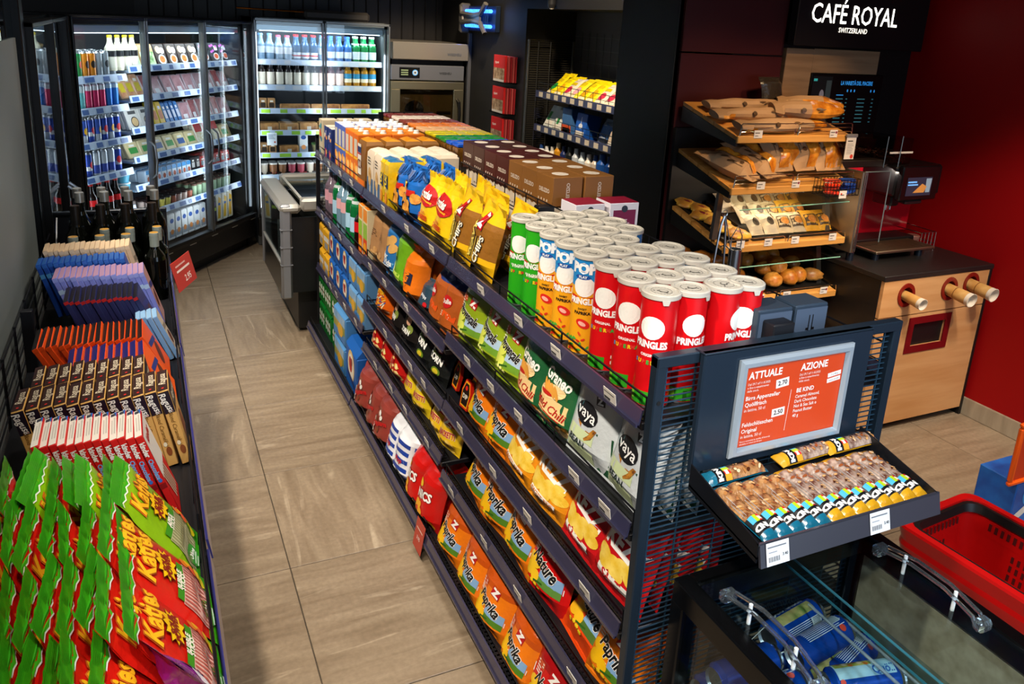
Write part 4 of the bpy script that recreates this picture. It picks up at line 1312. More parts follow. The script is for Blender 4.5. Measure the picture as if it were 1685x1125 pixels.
def capsbox(name, c1, lab):
    w, d, h = .114, .116, .268
    mb = MB()
    mb.box((-w / 2, -d / 2, 0), (w / 2, d / 2, h * .60), card('#d3c3ab'), .002)
    n = 9
    top = [(-w / 2 + w * k / n, h * (.50 + .025 * math.sin(k * 2.0))) for k in range(n + 1)]
    mb.box((-w / 2 - .0015, -d / 2 - .0015, h * .62), (w / 2 + .0015, d / 2 + .0015, h), card(c1), .002)
    for sx in (-1, 1):
        mb.poly([(-d / 2, h * .62)] + [(-d / 2 + d * k / n, h * (.575 + .018 * math.sin(k * 2.1))) for k in range(n + 1)] + [(d / 2, h * .62)], lambda u, v, sx=sx: Vector((sx * (w / 2 + .0012), u, v)), card(c1))
    o = mb.build(name)
    tag(o, lab, 'coffee')
    pr = MB()
    pr.oval(0, 0, .030, .030, lambda u, v: Vector((u, v, h + .0004)), mat('#d9c3aa', .5, noise=(80, '#efe2d0', 3)), 16)
    pr.text('DELIZIO', .020, 0, h * .80, lambda u, v: Vector((-w / 2 - .0022, -u, v)), ink('#d9c8b4'), 0, .03)
    pr.text('DELIZIO', .018, 0, h * .70, lambda u, v: Vector((u * .0 + .0 + v * 0 + (v - h * .70), -d / 2 - .0022, h * .80 + u)), ink('#d9c8b4'), 0, .03)
    for k in range(4):
        pr.rect(-.04 + k * .02, h * .66, -.034 + k * .02, h * .69, lambda u, v: Vector((-w / 2 - .0022, -u, v)), ink('#e6d8c4'))
        pr.rect(-.045 + k * .025, h * .42, -.03 + k * .025, h * .44, lambda u, v: Vector((-w / 2 - .0012, -u, v)), ink('#6a5a48'))
    pr.build('print', o, smooth=0)
    return Stock(o)
CB = {'dark brown': capsbox('coffee_box', '#43251d', 'x'), 'maroon': capsbox('coffee_box', '#4a1b16', 'x'), 'tan': capsbox('coffee_box', '#8a5a28', 'x')}
for i in range(7):
    y = 2.358 + i * .1185
    k = 'tan' if i < 3 else 'maroon' if i < 5 else 'dark brown'
    for j in range(2):
        CB[k].put((1.303 + j * .125, y, ZT), (0, 0, rb.uniform(-.03, .03)), f"{k} capsule coffee box, {ORD[i]} from the crisp tubes, {'inner' if j == 0 else 'outer'} row", 'capsule coffee boxes')
def purp():
    w, d, h = .112, .10, .20
    mb = MB()
    mb.box((-w / 2, -d / 2, 0), (w / 2, d / 2, h), card('#e6dfe4'), .002)
    mb.rect(-w / 2 + .001, -d / 2 + .001, w / 2 - .001, d / 2 - .001, lambda u, v: Vector((u, v, h + .0005)), card('#8c1230'))
    o = mb.build('coffee_box')
    tag(o, 'x', 'coffee')
    pr = MB()
    F = lambda l: (lambda u, v: Vector((u, -d / 2 - l, v)))
    pr.rect(-w * .38, .008, w * .40, h * .88, F(.0006), ink('#7a1240'))
    pr.oval(0, h * .90, .012, .012, F(.001), ink('#2a2f3c'))
    pr.lines(-w * .3, h * .72, w * .6, 2, .012, .004, F(.001), ink('#d9b0c0'))
    for k in range(2):
        pr.rect(-.012 + .03 * k, .02, .008 + .03 * k, .045, F(.001), ink('#c87a9a'))
        pr.rect(-.010 + .03 * k, .022, .006 + .03 * k, .043, F(.0014), ink('#7a1240'))
    pr.build('print', o, smooth=0)
    return Stock(o)
pb = purp()
pb.put((1.325, 2.225, ZT), (0, 0, .02), 'purple-and-white coffee box beside the dark crates', 'purple coffee boxes')
pb.put((1.458, 2.22, ZT), (0, 0, -.03), 'purple-and-white coffee box at the outer shelf edge', 'purple coffee boxes')
def darkbox(name, w, d, h, lab, glyphs):
    mb = MB()
    mb.box((-w / 2, -d / 2, 0), (w / 2, d / 2, h), mat('#2c3a4a', .4, .1), .003)
    o = mb.build(name)
    tag(o, lab, 'box')
    pr = MB()
    F = lambda u, v: Vector((u, -d / 2 - .0007, v))
    if glyphs:
        pr.rect(-w / 2 + .002, 0.0, w / 2 - .002, h * .30, F, mat('#12486e', .4))
        pr.rect(-w / 2 + .002, h * .30, w / 2 - .002, h * .96, F, mat('#48566a', .4))
        G = lambda u, v: F(u, v) + Vector((0, -.0004, 0))
        for sx in (-1, 1):
            pr.rect(sx * .005 - .0014, h * .56, sx * .005 + .0014, h * .88, G, BLACK)
            pr.rect(sx * .008 - .0045, h * .70, sx * .008 + .0045, h * .73, G, BLACK)
    else:
        pr.rect(-.004, h * .6, .004, h * .95, F, ink('#8b8e92'))
    pr.build('print', o, smooth=0)
    return o
darkbox('capsule_box', .095, .07, .20, 'dark-blue box with a bar symbol behind the poster board, nearer the aisle of crisps', True).location = (1.212, 1.225, ZT)
darkbox('capsule_box', .095, .07, .20, 'dark-blue box with a bar symbol behind the poster board, nearer the coffee counter', True).location = (1.316, 1.225, ZT)
darkbox('storage_box', .070, .07, .165, 'low charcoal box beside the purple coffee boxes, nearer the crisps', False).location = (1.252, 2.115, ZT)
darkbox('storage_box', .070, .07, .165, 'low charcoal box beside the purple coffee boxes, nearer the bakery', False).location = (1.328, 2.115, ZT)
mb = MB()
mb.box((-.05, -.05, 0), (.05, .05, .12), foil('#c82a1c'), .012)
o = mb.build('snack_box', loc=(1.285, 1.78, ZT))
tag(o, 'red snack box just behind the row of crisp tubes', 'snack')
# ================================================================== sweets rack along the glass partition
RZ, RX0, RX1, RY0, RY1 = 0.815, -0.345, 0.062, 0.55, 3.44
rack = thing('sweets_rack', 'dark wire shelving rack of chocolate and sweets beside the glass partition', 'shelving', (-.14, 2.0, 0))
def kb(mb, name, **k):
    o = mb.build(name, rack, **k)
    o.location = (.14, -2.0, 0)
    return o
m = MB()
m.box((RX0, RY0, 0), (RX1 - .01, RY1, .08), SHELFM, .004)
kb(m, 'base')
for z in (RZ, .52, .28):
    m = MB()
    m.box((RX0, RY0, z - .02), (RX1, RY1, z), SHELFM, .002)
    kb(m, 'shelf')
for y0, y1, dz in ((RY0, 1.43, -.012), (1.445, 2.44, .0), (2.455, RY1, .008)):
    for z in (RZ, .52):
        m = MB()
        hh = .046
        m.prism([(0, 0), (.008, -hh), (.004, -hh), (-.005, 0)], y0, y1, mat('#2f2f6a', .28, coat=.5), fn=lambda u, v, w: (RX1 + .004 + u, w, z + .024 + dz + v))
        kb(m, 'price_rail')
    g = guard(RX1 - .012, y0 + .01, y1 - .01, RZ, .07, .16)
    kb(g, 'wire_guard')
m = MB()
for k in range(14):
    m.tube([(RX0, RY0 + .01 + k * .22, .05), (RX0, RY0 + .01 + k * .22, 1.0)], .004, WIRE, 5)
for k in range(20):
    z = .08 + k * .048
    m.tube([(RX0, RY0, z), (RX0, RY1, z)], .0026, WIRE, 4)
kb(m, 'wire_back')
m = MB()
m.box((RX0, RY1 - .012, .05), (RX1 + .005, RY1, 1.045), mat('#10131a', .4), .003)
m.box((RX0, RY1 - .016, 1.035), (RX1 + .005, RY1 + .004, 1.05), mat('#181c24', .35, .3), .003)
kb(m, 'end_panel')
m = MB()
m.tube([(RX0 + .02, RY1 - .03, 1.03), (RX0 + .03, 3.0, .83)], .004, STEEL, 6)
kb(m, 'brace')
for y in (1.437, 2.447):
    m = MB()
    m.box((RX0, y - .012, .06), (RX0 + .03, y + .012, 1.0), SHELFM, .002)
    kb(m, 'upright')
    m = MB()
    m.prism([(RX0, RZ - .02), (RX1 - .01, RZ - .02), (RX1 - .02, RZ - .05), (RX0, RZ - .12)], y - .004, y + .004, SHELFM, fn=lambda u, v, w: (u, w, v))
    kb(m, 'bracket')

# ---- boxes that stand on edge in rows running from the wall to the aisle, leaning back
def chocbox(name, T, Wd, H, topm, label, front, side, bev=.0015, body=None, narrow=None):
    """thin box: thickness along -y..+y (front = -y), width along x, height z"""
    mb = MB()
    mb.box((-Wd / 2, -T / 2, 0), (Wd / 2, T / 2, H), body or card(front), bev)
    o = mb.build(name)
    tag(o, label, 'chocolate')
    pr = MB()
    Ft = lambda l: (lambda u, v: Vector((u, v, H + l)))              # top
    Fs = lambda l: (lambda u, v: Vector((-Wd / 2 - l, -u, v)))       # narrow end seen from the till
    Ff = lambda l: (lambda u, v: Vector((u, -T / 2 - l, v)))
    narrow(pr, Ft, Fs, Ff, T, Wd, H)
    pr.build('print', o, smooth=0)
    return Stock(o)
def n_kinder(pr, Ft, Fs, Ff, T, Wd, H):
    pr.rect(-Wd / 2 + .001, -T / 2 + .0005, Wd / 2 - .001, T / 2 - .0005, Ft(.0005), card('#dcd6cb'))
    pr.rect(-Wd * .3, -T * .3, Wd * .30, -T * .12, Ft(.001), ink('#b9b4aa'))
    pr.rect(-Wd * .3, T * .05, Wd * .22, T * .2, Ft(.001), ink('#b9b4aa'))
    pr.rect(Wd * .36, -T * .3, Wd * .46, T * .3, Ft(.001), ink('#3a3a44'))
    pr.poly([(Wd * .30, -T * .48), (Wd * .49, -T * .48), (Wd * .49, -T * .1)], Ft(.0009), ink('#1a62b5'))
    pr.text('kinder', .0145, -.0004, H * .84, Fs(.0006), ink('#f3efe6'), -PI / 2, .035, 0, .95)
    pr.text('Chocolate', .0120, -.0004, H * .60, Fs(.0006), ink('#6fb4ea'), -PI / 2, .03, 0, 1.0)
    pr.oval(0, H * .46, .004, .005, Fs(.0006), ink('#3a6fc0'), n=8, rings=1)
    pr.rect(-T / 2 + .0005, H * .36, T / 2 - .0005, H * .42, Fs(.0006), ink('#8a1010'))
    pr.text('100 g', .009, 0, H * .06, Fs(.0006), ink('#f2e9df'), -PI / 2, .02)
    pr.rect(-Wd * .47, H * .45, Wd * .47, H * .97, Ff(.0006), ink('#e9e2d8'))
    pr.text('kinder', .026, 0, H * .86, Ff(.0012), ink('#c01a1c'), 0, .03)
    for k in range(5):
        pr.rect(-Wd * .3 + k * .013, H * .08, -Wd * .3 + k * .013 + .006, H * .5, Ff(.0014), ink('#d8bfa0'), 1, 1, .4)
CHB = {'kinder': chocbox('chocolate_box', .0145, .118, .205, None, 'x', '#cf1410', None, narrow=n_kinder)}
def n_ragusa(pr, Ft, Fs, Ff, T, Wd, H):
    pr.rect(-Wd / 2 + .001, -T / 2 + .0008, Wd / 2 - .001, T / 2 - .0008, Ft(.0005), card('#2c1512'))
    pr.text('Ragusa', .0215, .004, 0, Ft(.001), ink('#cdbfa6'), 0, .01, .3, 1.0)
    pr.oval(-Wd * .38, T * .0, .003, .003, Ft(.001), ink('#c8201c'), n=8, rings=1)
    pr.rect(-T / 2 + .0006, H * .70, T / 2 - .0006, H * .985, Fs(.0005), ink('#1d1220'))
    pr.text('Ragusa', .0195, -.001, H * .845, Fs(.001), ink('#f2ede2'), -1.35, .02, .3)
    pr.oval(.006, H * .72, .002, .002, Fs(.001), ink('#d8241c'), n=8, rings=1)
    pr.text('Blond Caramélisé', .0125, 0, H * .50, Fs(.001), ink('#7a5212'), -PI / 2, 0, .3)
    pr.oval(.001, H * .20, .006, .012, Fs(.001), ink('#8a4a22'))
    pr.oval(-.003, H * .30, .004, .006, Fs(.0012), ink('#f0e2c0'))
    pr.rect(-Wd * .47, H * .68, Wd * .47, H * .98, Ff(.0005), ink('#2c1512'))
    pr.text('Ragusa', .03, 0, H * .84, Ff(.001), ink('#e9dcc0'), 0, .02, .3)
    pr.oval(.01, H * .3, .03, .05, Ff(.001), ink('#8a4a22'))
CHB['ragusa'] = chocbox('chocolate_box', .0235, .112, .195, None, 'x', '#d9a75a', None, narrow=n_ragusa)
def bar(seal, body, sealtop, text=None, strip=None):
    def f(pr, Ft, Fs, Ff, T, Wd, H):
        pr.rect(-Wd / 2 + .001, -T / 2 + .0004, Wd / 2 - .001, T / 2 - .0004, Ft(.0005), ink(sealtop))
        if strip:
            pr.rect(-T / 2 + .0004, H * strip[0], T / 2 - .0004, H * strip[1], Fs(.0005), ink(strip[2]))
        pr.rect(-Wd * .48, H * .02, Wd * .48, H * .98, Ff(.0004), ink(body))
        if seal:
            pr.rect(-T / 2 + .0004, H * .93, T / 2 - .0004, H * .995, Fs(.0007), ink(seal))
        if text:
            pr.text(text, .0085, 0, H * .5, Fs(.001), ink('#1a1210'), -PI / 2, .01)
        pr.oval(0, H * .4, Wd * .3, H * .14, Ff(.001), ink('#5a2412'), ang=.5)
        pr.rect(-Wd * .4, H * .62, Wd * .4, H * .72, Ff(.001), ink('#1c2f7a' if body != '#c9b9a6' else '#8a7a68'), 1, 1, -.2)
    return f
CHB['orange_dark'] = chocbox('chocolate_bar', .0135, .145, .15, None, 'x', '#e0480c', None, narrow=bar('#e0480c', '#e0500e', '#15100e', 'orange'))
CHB['orange_blue'] = chocbox('chocolate_bar', .0165, .15, .15, None, 'x', '#e0480c', None, narrow=bar('#e0480c', '#e3560f', '#0f1a5c', 'intense'))
CHB['navy'] = chocbox('chocolate_bar', .0135, .135, .15, None, 'x', '#1e2250', None, narrow=bar('#a81c18', '#23285c', '#16100e', None))
CHB['paleblue'] = chocbox('chocolate_bar', .0135, .080, .15, None, 'x', '#7ba6d4', None, narrow=bar(None, '#c9b9a6', '#8fb8dc', None))
CHB['lavender'] = chocbox('chocolate_bar', .0150, .115, .185, None, 'x', '#7d86d8', None, narrow=bar('#8f98de', '#b88a86', '#b08aa6', None, (.70, .78, '#a9c4ea')))
CHB['blue'] = chocbox('chocolate_bar', .0140, .080, .185, None, 'x', '#1a4aa8', None, narrow=bar('#2a62b8', '#1a4aa8', '#1f5aa8', None, (.74, .82, '#4f9ad8')))
CHB['cream'] = chocbox('chocolate_bar', .0140, .10, .185, None, 'x', '#cdb091', None, narrow=bar('#d9bf9f', '#c9b9a6', '#dcc09c', None))
def chocrow(kind, n, x1, y, pitch, lean, zb, name, grp, dy=0.0, jz=.004, rowname=''):
    """x1 = where the top edge of the last box (nearest the aisle) stands"""
    st = CHB[kind]
    H = {'kinder': .205, 'ragusa': .195}.get(kind, .17)
    for i in range(n):
        k = n - 1 - i
        xt = x1 - k * pitch
        a = math.radians(lean + rb.uniform(-1.2, 1.2))
        st.put((xt + H * math.sin(a), y - dy * k + rb.uniform(-.003, .003), zb + rb.uniform(0, jz)), (-a, rb.uniform(-.012, .012), PI / 2 + rb.uniform(-.02, .02)),
               f"{name}, {ORD[k]} from the aisle, {rowname}", grp)
ZB = RZ + .002
chocrow('kinder', 13, -.048, 1.625, .0150, 17, ZB + .004, 'red-and-white chocolate box', 'red-and-white chocolate boxes', dy=-.002, rowname='row behind the green candy bags')
chocrow('ragusa', 12, .004, 1.835, .0256, 12, ZB, 'brown-topped tan chocolate box', 'brown-topped chocolate boxes', rowname='front of the two brown-topped rows')
chocrow('ragusa', 9, -.045, 1.955, .0262, 12, ZB - .002, 'brown-topped tan chocolate box', 'brown-topped chocolate boxes', rowname='rear of the two brown-topped rows')
chocrow('orange_blue', 10, -.052, 2.12, .0178, 28, ZB + .02, 'orange bar with navy top', 'orange chocolate bars', rowname='row behind the brown-topped boxes')
chocrow('orange_dark', 18, -.052, 2.285, .0146, 26, ZB + .02, 'orange bar with black top', 'orange chocolate bars', rowname='row behind the navy-topped bars')
chocrow('paleblue', 4, -.012, 2.44, .0150, 22, ZB + .0, 'pale blue chocolate bar', 'pale blue chocolate bars', rowname='beside the orange bars')
chocrow('navy', 14, -.060, 2.53, .0140, 22, ZB + .05, 'navy bar with dark top', 'navy chocolate bars', rowname='row before the lavender bars')
chocrow('lavender', 16, -.030, 2.68, .0158, 18, ZB + .035, 'lavender chocolate bar with pink top', 'lavender chocolate bars', rowname='row before the blue bars')
chocrow('blue', 16, -.085, 2.79, .0158, 16, ZB + .045, 'blue chocolate bar', 'blue chocolate bars', rowname='row before the cream bars')
chocrow('cream', 17, -.070, 2.885, .0150, 14, ZB + .06, 'cream-topped chocolate bar', 'cream chocolate bars', rowname='row before the wine bottles')

# ---- sour-stick bags with crimped green tops
def candybag(front, label, seed, sub):
    w, h, d = .165, .245, .030
    mb, fn = pillow(w, h, d, foil(front, .28), foil('#3aa016', .3), seed, crimp=.10, narrow=.02, nu=10, nv=12, wr=.0020, low=.2, high=.2, zig=.003)
    o = mb.build('candy_bag', smooth=60)
    tag(o, label, 'sweets')
    pr = MB()
    # rippled seal: raised ribs and a torn white edge
    for k in range(7):
        pr.rect(-w * .49, h * (.905 + .013 * k), w * .49, h * (.909 + .013 * k), lift(fn, .0013), ink('#2b8a10'), 10, 1)
    zz = []
    n = 12
    for k in range(n + 1):
        zz.append((-w * .48 + w * .96 * k / n, h * (.882 if k % 2 else .866)))
    pr.poly(zz + [(u, v - .0025) for u, v in zz[::-1]], lift(fn, .0016), ink('#e9efe0'))
    pr.poly(zz + [(w * .48, h * .90), (-w * .48, h * .90)], lift(fn, .0012), ink('#3aa016'))
    pr.text('Katjes', .050, -.004, h * .755, lift(fn, .0030), ink('#c8601c'), .05, .065, .18, .95)
    pr.text('Katjes', .050, -.004, h * .755, lift(fn, .0040), ink('#f0b21c'), .05, .03, .18, .95)
    pr.oval(.0, h * .575, .042, .030, lift(fn, .0030), ink('#6a2008'), star=.3, ns=11)
    pr.oval(.0, h * .575, .039, .027, lift(fn, .0036), ink('#f2c40f'), star=.3, ns=11)
    pr.text('SOUR', .017, .0, h * .597, lift(fn, .0042), ink('#8a1a10'), .1, .06)
    pr.text('POWER', .017, .0, h * .552, lift(fn, .0042), ink('#8a1a10'), .1, .06)
    pr.rect(-w * .38, h * .06, w * .22, h * .40, lift(fn, .0022), ink('#d9a79a' if sub == 'BUBBLE' else '#b9b48a'), 4, 4)
    for k in range(12):
        pr.rect((-.37 + .05 * k) * w, h * .065, (-.350 + .05 * k) * w, h * .395, lift(fn, .0028), ink('#b9584e' if sub == 'BUBBLE' else '#8a8a58'), 1, 3)
    pr.rect(-w * .36, h * .40, w * .18, h * .465, lift(fn, .0026), ink('#3a8a1c'), 4, 1)
    pr.text(sub, .0155, -w * .09, h * .445, lift(fn, .0036), ink('#f4efdc'), 0, .04, 0, .9)
    pr.text('STICKS', .0145, -w * .09, h * .412, lift(fn, .0036), ink('#f4efdc'), 0, .04, 0, .9)
    for k, (a, b) in enumerate(((.30, .36), (.36, .30), (.27, .27), (.34, .20), (.28, .13))):
        pr.oval(w * a, h * b, .013, .011, lift(fn, .003 + .0003 * k), ink(('#e8761c', '#f0b81c', '#e85a2a', '#f2cf2a', '#e9d21c')[k]), n=8, rings=1)
    pr.oval(-w * .14, h * .10, .030, .019, lift(fn, .0040), ink('#3f9a3a'))
    pr.text('Ohne', .014, -w * .14, h * .112, lift(fn, .0048), ink('#f2f4ea'), 0, .03, .3)
    pr.lines(-w * .27, h * .08, w * .26, 2, .007, .003, lift(fn, .0048), ink('#dfeed8'))
    pr.build('print', o, smooth=0)
    return Stock(o)
CANDY = {'red': candybag('#cf1a0f', 'x', 41, 'BUBBLE'), 'lime': candybag('#84b30f', 'x', 42, 'APPLE')}
cols = [(1.425, 'lime', 9, -.092, 0), (1.262, 'red', 9, -.088, 0), (1.098, 'red', 8, -.080, .004), (0.955, 'red', 5, -.115, .004)]
for ci, (y, kind, n, x1, dd) in enumerate(cols):
    for i in range(n):
        a = math.radians(36 - 2.0 * i + rb.uniform(-1.5, 1.5))
        a = max(a, math.radians(14))
        xt = x1 - i * .0255 + rb.uniform(-.006, .006) * (i > 0)
        kd = kind if i == 0 else ('red' if rb.random() < .6 else 'lime') if ci == 0 else 'red'
        CANDY[kd].put((xt + .245 * math.sin(a), y + rb.uniform(-.012, .012) * (i > 0), ZB + (.0 if i == 0 else rb.uniform(0, .022))), (-a, rb.uniform(-.04, .04), PI / 2 + rb.uniform(-.09, .09)),
                      f"{'lime' if kd == 'lime' else 'red'} candy bag with green seal, {ORD[i]} from the aisle in the {['far', 'middle', 'near', 'nearest'][ci]} stack of bags", 'green-sealed candy bags')
# purple bag in front
mb, fn = pillow(.15, .20, .04, foil('#8a1a8c', .25), foil('#7a1480', .25), 44, crimp=.10, zig=.006)
pu = mb.build('candy_bag', smooth=60)
tag(pu, 'x', 'sweets')
pr = MB()
for k in range(6):
    pr.rect(-.072, .182 + .003 * k, .072, .1832 + .003 * k, lift(fn, .0013), ink('#a040a2'), 10, 1)
pr.rect(-.04, .120, .04, .155, lift(fn, .0016), ink('#e9e4ef'), 4, 2)
pr.text('Joy', .026, 0, .138, lift(fn, .0026), ink('#2a2a7a'), 0, .03, .2)
pr.build('print', pu, smooth=0)
pu = Stock(pu)
pu.put((.055, .97, ZB + .005), (-.35, .15, PI / 2 + .5), 'purple candy bag tilted against the shelf rail', 'purple candy bags')
pu.put((-.045, .86, ZB + .02), (-.5, -.1, PI / 2 - .15), 'purple candy bag standing before the red candy bags', 'purple candy bags')

# ---- wine bottles
def wine(cap, capz, h, r, lab):
    prof = [(r * .9, 0), (r, .008), (r, h * .60), (r * .92, h * .66), (r * .45, h * .76), (.0145, h * .80), (.0145, h * .99)]
    mb = MB()
    mb.lathe(prof, mat('#050604', .08, spec=.45), 18)
    o = mb.build('wine_bottle', smooth=60)
    tag(o, 'x', 'wine')
    c = MB()
    c.lathe([(.0158, h * capz), (.0158, h), (.0150, h + .002)], mat(cap[0], .35, cap[2]), 18)
    c.lathe([(.0150, h + .0021), (.0006, h + .0024)], mat(cap[1], .35, cap[2]), 18, cap=False)
    for z in (.90, .96):
        c.lathe([(.0162, h * z), (.0162, h * z + .003)], mat(cap[0], .35, cap[2]), 18)
    c.build('cap', o)
    return Stock(o)
WN = {'grey': wine(('#8f9a94', '#b8893c', .2), .80, .245, .036, 0), 'black': wine(('#14110f', '#2a1c14', .2), .78, .315, .039, 0), 'silver': wine(('#a9aaa6', '#c4c4c0', .8), .90, .345, .039, 0)}
WX = [-.242, -.160, -.078, .012]
for j, (y, k, wd) in enumerate(((2.99, 'grey', 'grey-capped'), (3.075, 'grey', 'grey-capped'), (3.165, 'black', 'black-capped'), (3.25, 'silver', 'silver-capped'), (3.33, 'silver', 'silver-capped'))):
    for i, x in enumerate(WX):
        if j == 1 and i == 0:
            continue
        WN[k].put((x + .012 * (j % 2), y, RZ + .001), (0, 0, rb.random() * 6), f'dark {wd} wine bottle, {ORD[j]} row from the chocolate, {ORD[3 - i]} from the aisle', 'wine bottles on the rack')
# red price card on the rail
mb = MB()
mb.box((-.001, -.09, -.075), (.001, .09, .035), mat('#b9352c', .4), .0008)
c = mb.build('price_card', loc=(.100, 3.0, .925), rot=(0, -.25, -.40))
tag(c, 'red hanging price card on the rack rail by the wine', 'card')
pr = MB()
F = lambda u, v: Vector((.0016, u, v))
pr.text('2.95', .034, .02, -.045, F, ink('#f0dcd4'), 0, .02)
pr.rect(-.06, -.01, .06, -.002, F, ink('#f0dcd4'))
pr.rect(-.06, .010, .03, .016, F, ink('#e0b0a8'))
pr.build('print', c, smooth=0)
# card on the gondola base rail
mb = MB()
mb.box((-.001, -.042, -.075), (.001, .042, .035), mat('#b9402f', .4), .0008)
c = mb.build('price_card', loc=(.802, 2.29, .10), rot=(0, .16, 0))
tag(c, 'red price card hanging from the bottom shelf rail of the crisps', 'card')
pr = MB()
F = lambda u, v: Vector((-.0016, -u, v))
pr.text('3.95', .018, 0, -.03, F, ink('#f0dcd4'), 0, .02)
pr.rect(-.03, .0, .03, .005, F, ink('#e8c0b0'))
pr.build('print', c, smooth=0)
# ================================================================== glass-door fridges
FA, FT, FN = Vector((.183, 5.657, 0)), Vector((.603, .798, 0)), Vector((.798, -.603, 0))
FROT = math.atan2(FT.y, FT.x)            # local x runs along the front, local -y faces the shop
FRAME = mat('#1b1b1c', .35, .4)
FGREY = mat('#7d8285', .35, .6)
INNER = mat('#2a2e33', .5)
SHELFB = mat('#9aa6b8', .3, .3)
LED = mat('#dff0ff', .3, emit=5.0)
FRAIL = mat('#b4c3d8', .3)
FRAILB = mat('#3d5b92', .35)
FRAILG = mat('#8fc03a', .35)
def fridge(name, label, x0, x1, doors, H, depth, levels, loc, rotz, rail2, frame=FRAME, lit=True):
    """local: front plane y=0, shop at -y"""
    root = thing(name, label, 'fridge', loc, (0, 0, rotz))
    m = MB()
    t = .035
    m.box((x0, .05, .0), (x0 + t, depth, H), frame, .003)
    m.box((x1 - t, .05, .0), (x1, depth, H), frame, .003)
    m.box((x0, .05, H - .05), (x1, depth, H), frame, .003)
    m.box((x0 + t, depth - .03, .1), (x1 - t, depth, H - .04), INNER)
    m.box((x0 + t, .05, .17), (x1 - t, depth, .21), INNER)
    m.build('cabinet', root)
    k = MB()
    k.box((x0 + .02, .06, 0), (x1 - .02, .16, .08), BLACK)
    k.build('plinth', root)
    b = MB()
    b.box((x0, .0, .085), (x1, .06, .235), mat('#2c2a28', .4, .3), .004)
    b.build('kick_panel', root)
    lip = MB()
    lip.box((x0 + .01, -.012, .235), (x1 - .01, .06, .262), mat('#3d3a37', .35, .4), .004)
    lp = lip.build('sill', root)
    n = int((x1 - x0) / .26)
    for q in range(n):
        g = MB()
        xx = x0 + .16 + q * .27
        g.box((xx, -.0035, .226), (xx + .075, .001, .234), mat('#cfcabb', .4))
        g.build('label_strip', lp)
    # header light
    hd = MB()
    hd.box((x0 + t, .07, H - .095), (x1 - t, .11, H - .052), mat('#c9d6df', .3, .5), .003)
    hd.build('air_grille', root)
    ls = MB()
    ls.box((x0 + .06, .085, H - .1), (x1 - .06, .105, H - .095), LED)
    ls.build('light_strip', root)
    w = (x1 - x0) / doors
    for d in range(doors):
        a, c = x0 + d * w + .004, x0 + (d + 1) * w - .004
        m = MB()
        for p in (a, c - .013):
            m.box((p, -.03, .262), (p + .013, .012, H - .005), FGREY if lit and p > x0 + .1 and p < x1 - .1 else frame, .003)
        m.box((a, -.03, H - .024), (c, .012, H - .005), frame, .003)
        m.box((a, -.03, .262), (c, .012, .285), frame, .003)
        do = m.build('door', root)
        g = MB()
        g.box((a + .02, -.012, .28), (c - .02, -.008, H - .028), glassm('#f4fafc'))
        g.build('glass', do)
        m = MB()
        hx = a + .035 if d == doors - 1 else c - .035
        m.tube([(hx, -.03, .78), (hx, -.065, .81), (hx, -.075, .90), (hx, -.065, .99), (hx, -.03, 1.02)], .007, STEEL, 6)
        m.build('handle', do)
        if lit:
            v = MB()
            v.box((a + .018, .02, .32), (a + .023, .034, H - .11), LED)
            v.build('light_strip', do)
    # lamps inside
    L = lamp('fridge_lamp', 'AREA', (0, 0, 0), (0, 0, -1), (4.4 if lit else 1.6) * (x1 - x0), (.83, .93, 1.0), x1 - x0 - .1, .03)
    L.parent = root
    L.location = ((x0 + x1) / 2, .10, H - .10)
    L.rotation_euler = (math.radians(22), 0, 0)
    for d in range(doors):
        for sg in (1, -1):
            if not lit:
                break
            L = lamp('fridge_lamp', 'AREA', (0, 0, 0), (0, 0, -1), 1.65, (.92, .96, 1.0), .03, 1.2)
            L.parent = root
            L.location = (x0 + (d + (sg < 0)) * w + .03 * sg, .03, .95)
            L.rotation_euler = (math.radians(90), 0, math.radians(-42 * sg))
    for sec, (xa, xb, zs) in enumerate(levels):
        for z in zs:
            s = MB()
            s.box((xa + .004, .10, z - .045), (xb - .004, depth - .04, z - .030), SHELFB, .002)
            s.build('shelf', root)
            r = MB()
            r.prism([(0, 0), (-.010, -.042), (-.004, -.042), (.006, 0)], xa + .004, xb - .004, FRAIL, fn=lambda u, v, q, z=z: (q, .095 + u, z + v))
            x = xa + .02
            rn = random.Random(int(z * 1000) + sec)
            k = 0
            f = lambda u, v, z=z: Vector((u, .0935 + (v - .0) * .238 - .0008, z + v))
            while x < xb - .06:
                ww = rn.uniform(.03, .09)
                if k % 2 == 0:
                    r.rect(x, -.036, x + ww, -.008, f, rail2(z))
                x += ww
                k += 1
            r.build('price_rail', root)
    return root
ZD = [1.475, 1.29, 1.09, .905, .72, .53]
ZDA = [1.43, 1.247, 1.047, .845, .60]
diag = fridge('glass_door_fridge', 'three-door glass fridge standing at an angle in the corner', -.86, .985, 3, 1.77, .72,
              [(-.83, -.295, ZDA), (-.285, .962, ZD)], FA, FROT, lambda z: FRAILB)
BFY = 6.385
backf = fridge('glass_door_fridge', 'two-door glass fridge of bottled drinks on the back wall beside the oven', .80, 1.865, 2, 1.80, .72,
               [(.835, 1.83, [1.488, 1.292, 1.107, .933, .752, .572])], (0, BFY, 0), 0, lambda z: FRAILG if z in (1.107, .933, .752) else mat('#c9ccd2', .3), FGREY)
leftf = fridge('glass_door_fridge', 'glass-door fridge along the partition, seen at a grazing angle', -1.62, -.02, 2, 1.77, .60,
               [(-1.58, -.06, [1.43, 1.247, 1.047, .845, .60])], (-.36, 4.94, 0), PI / 2, lambda z: FRAILB, lit=False)
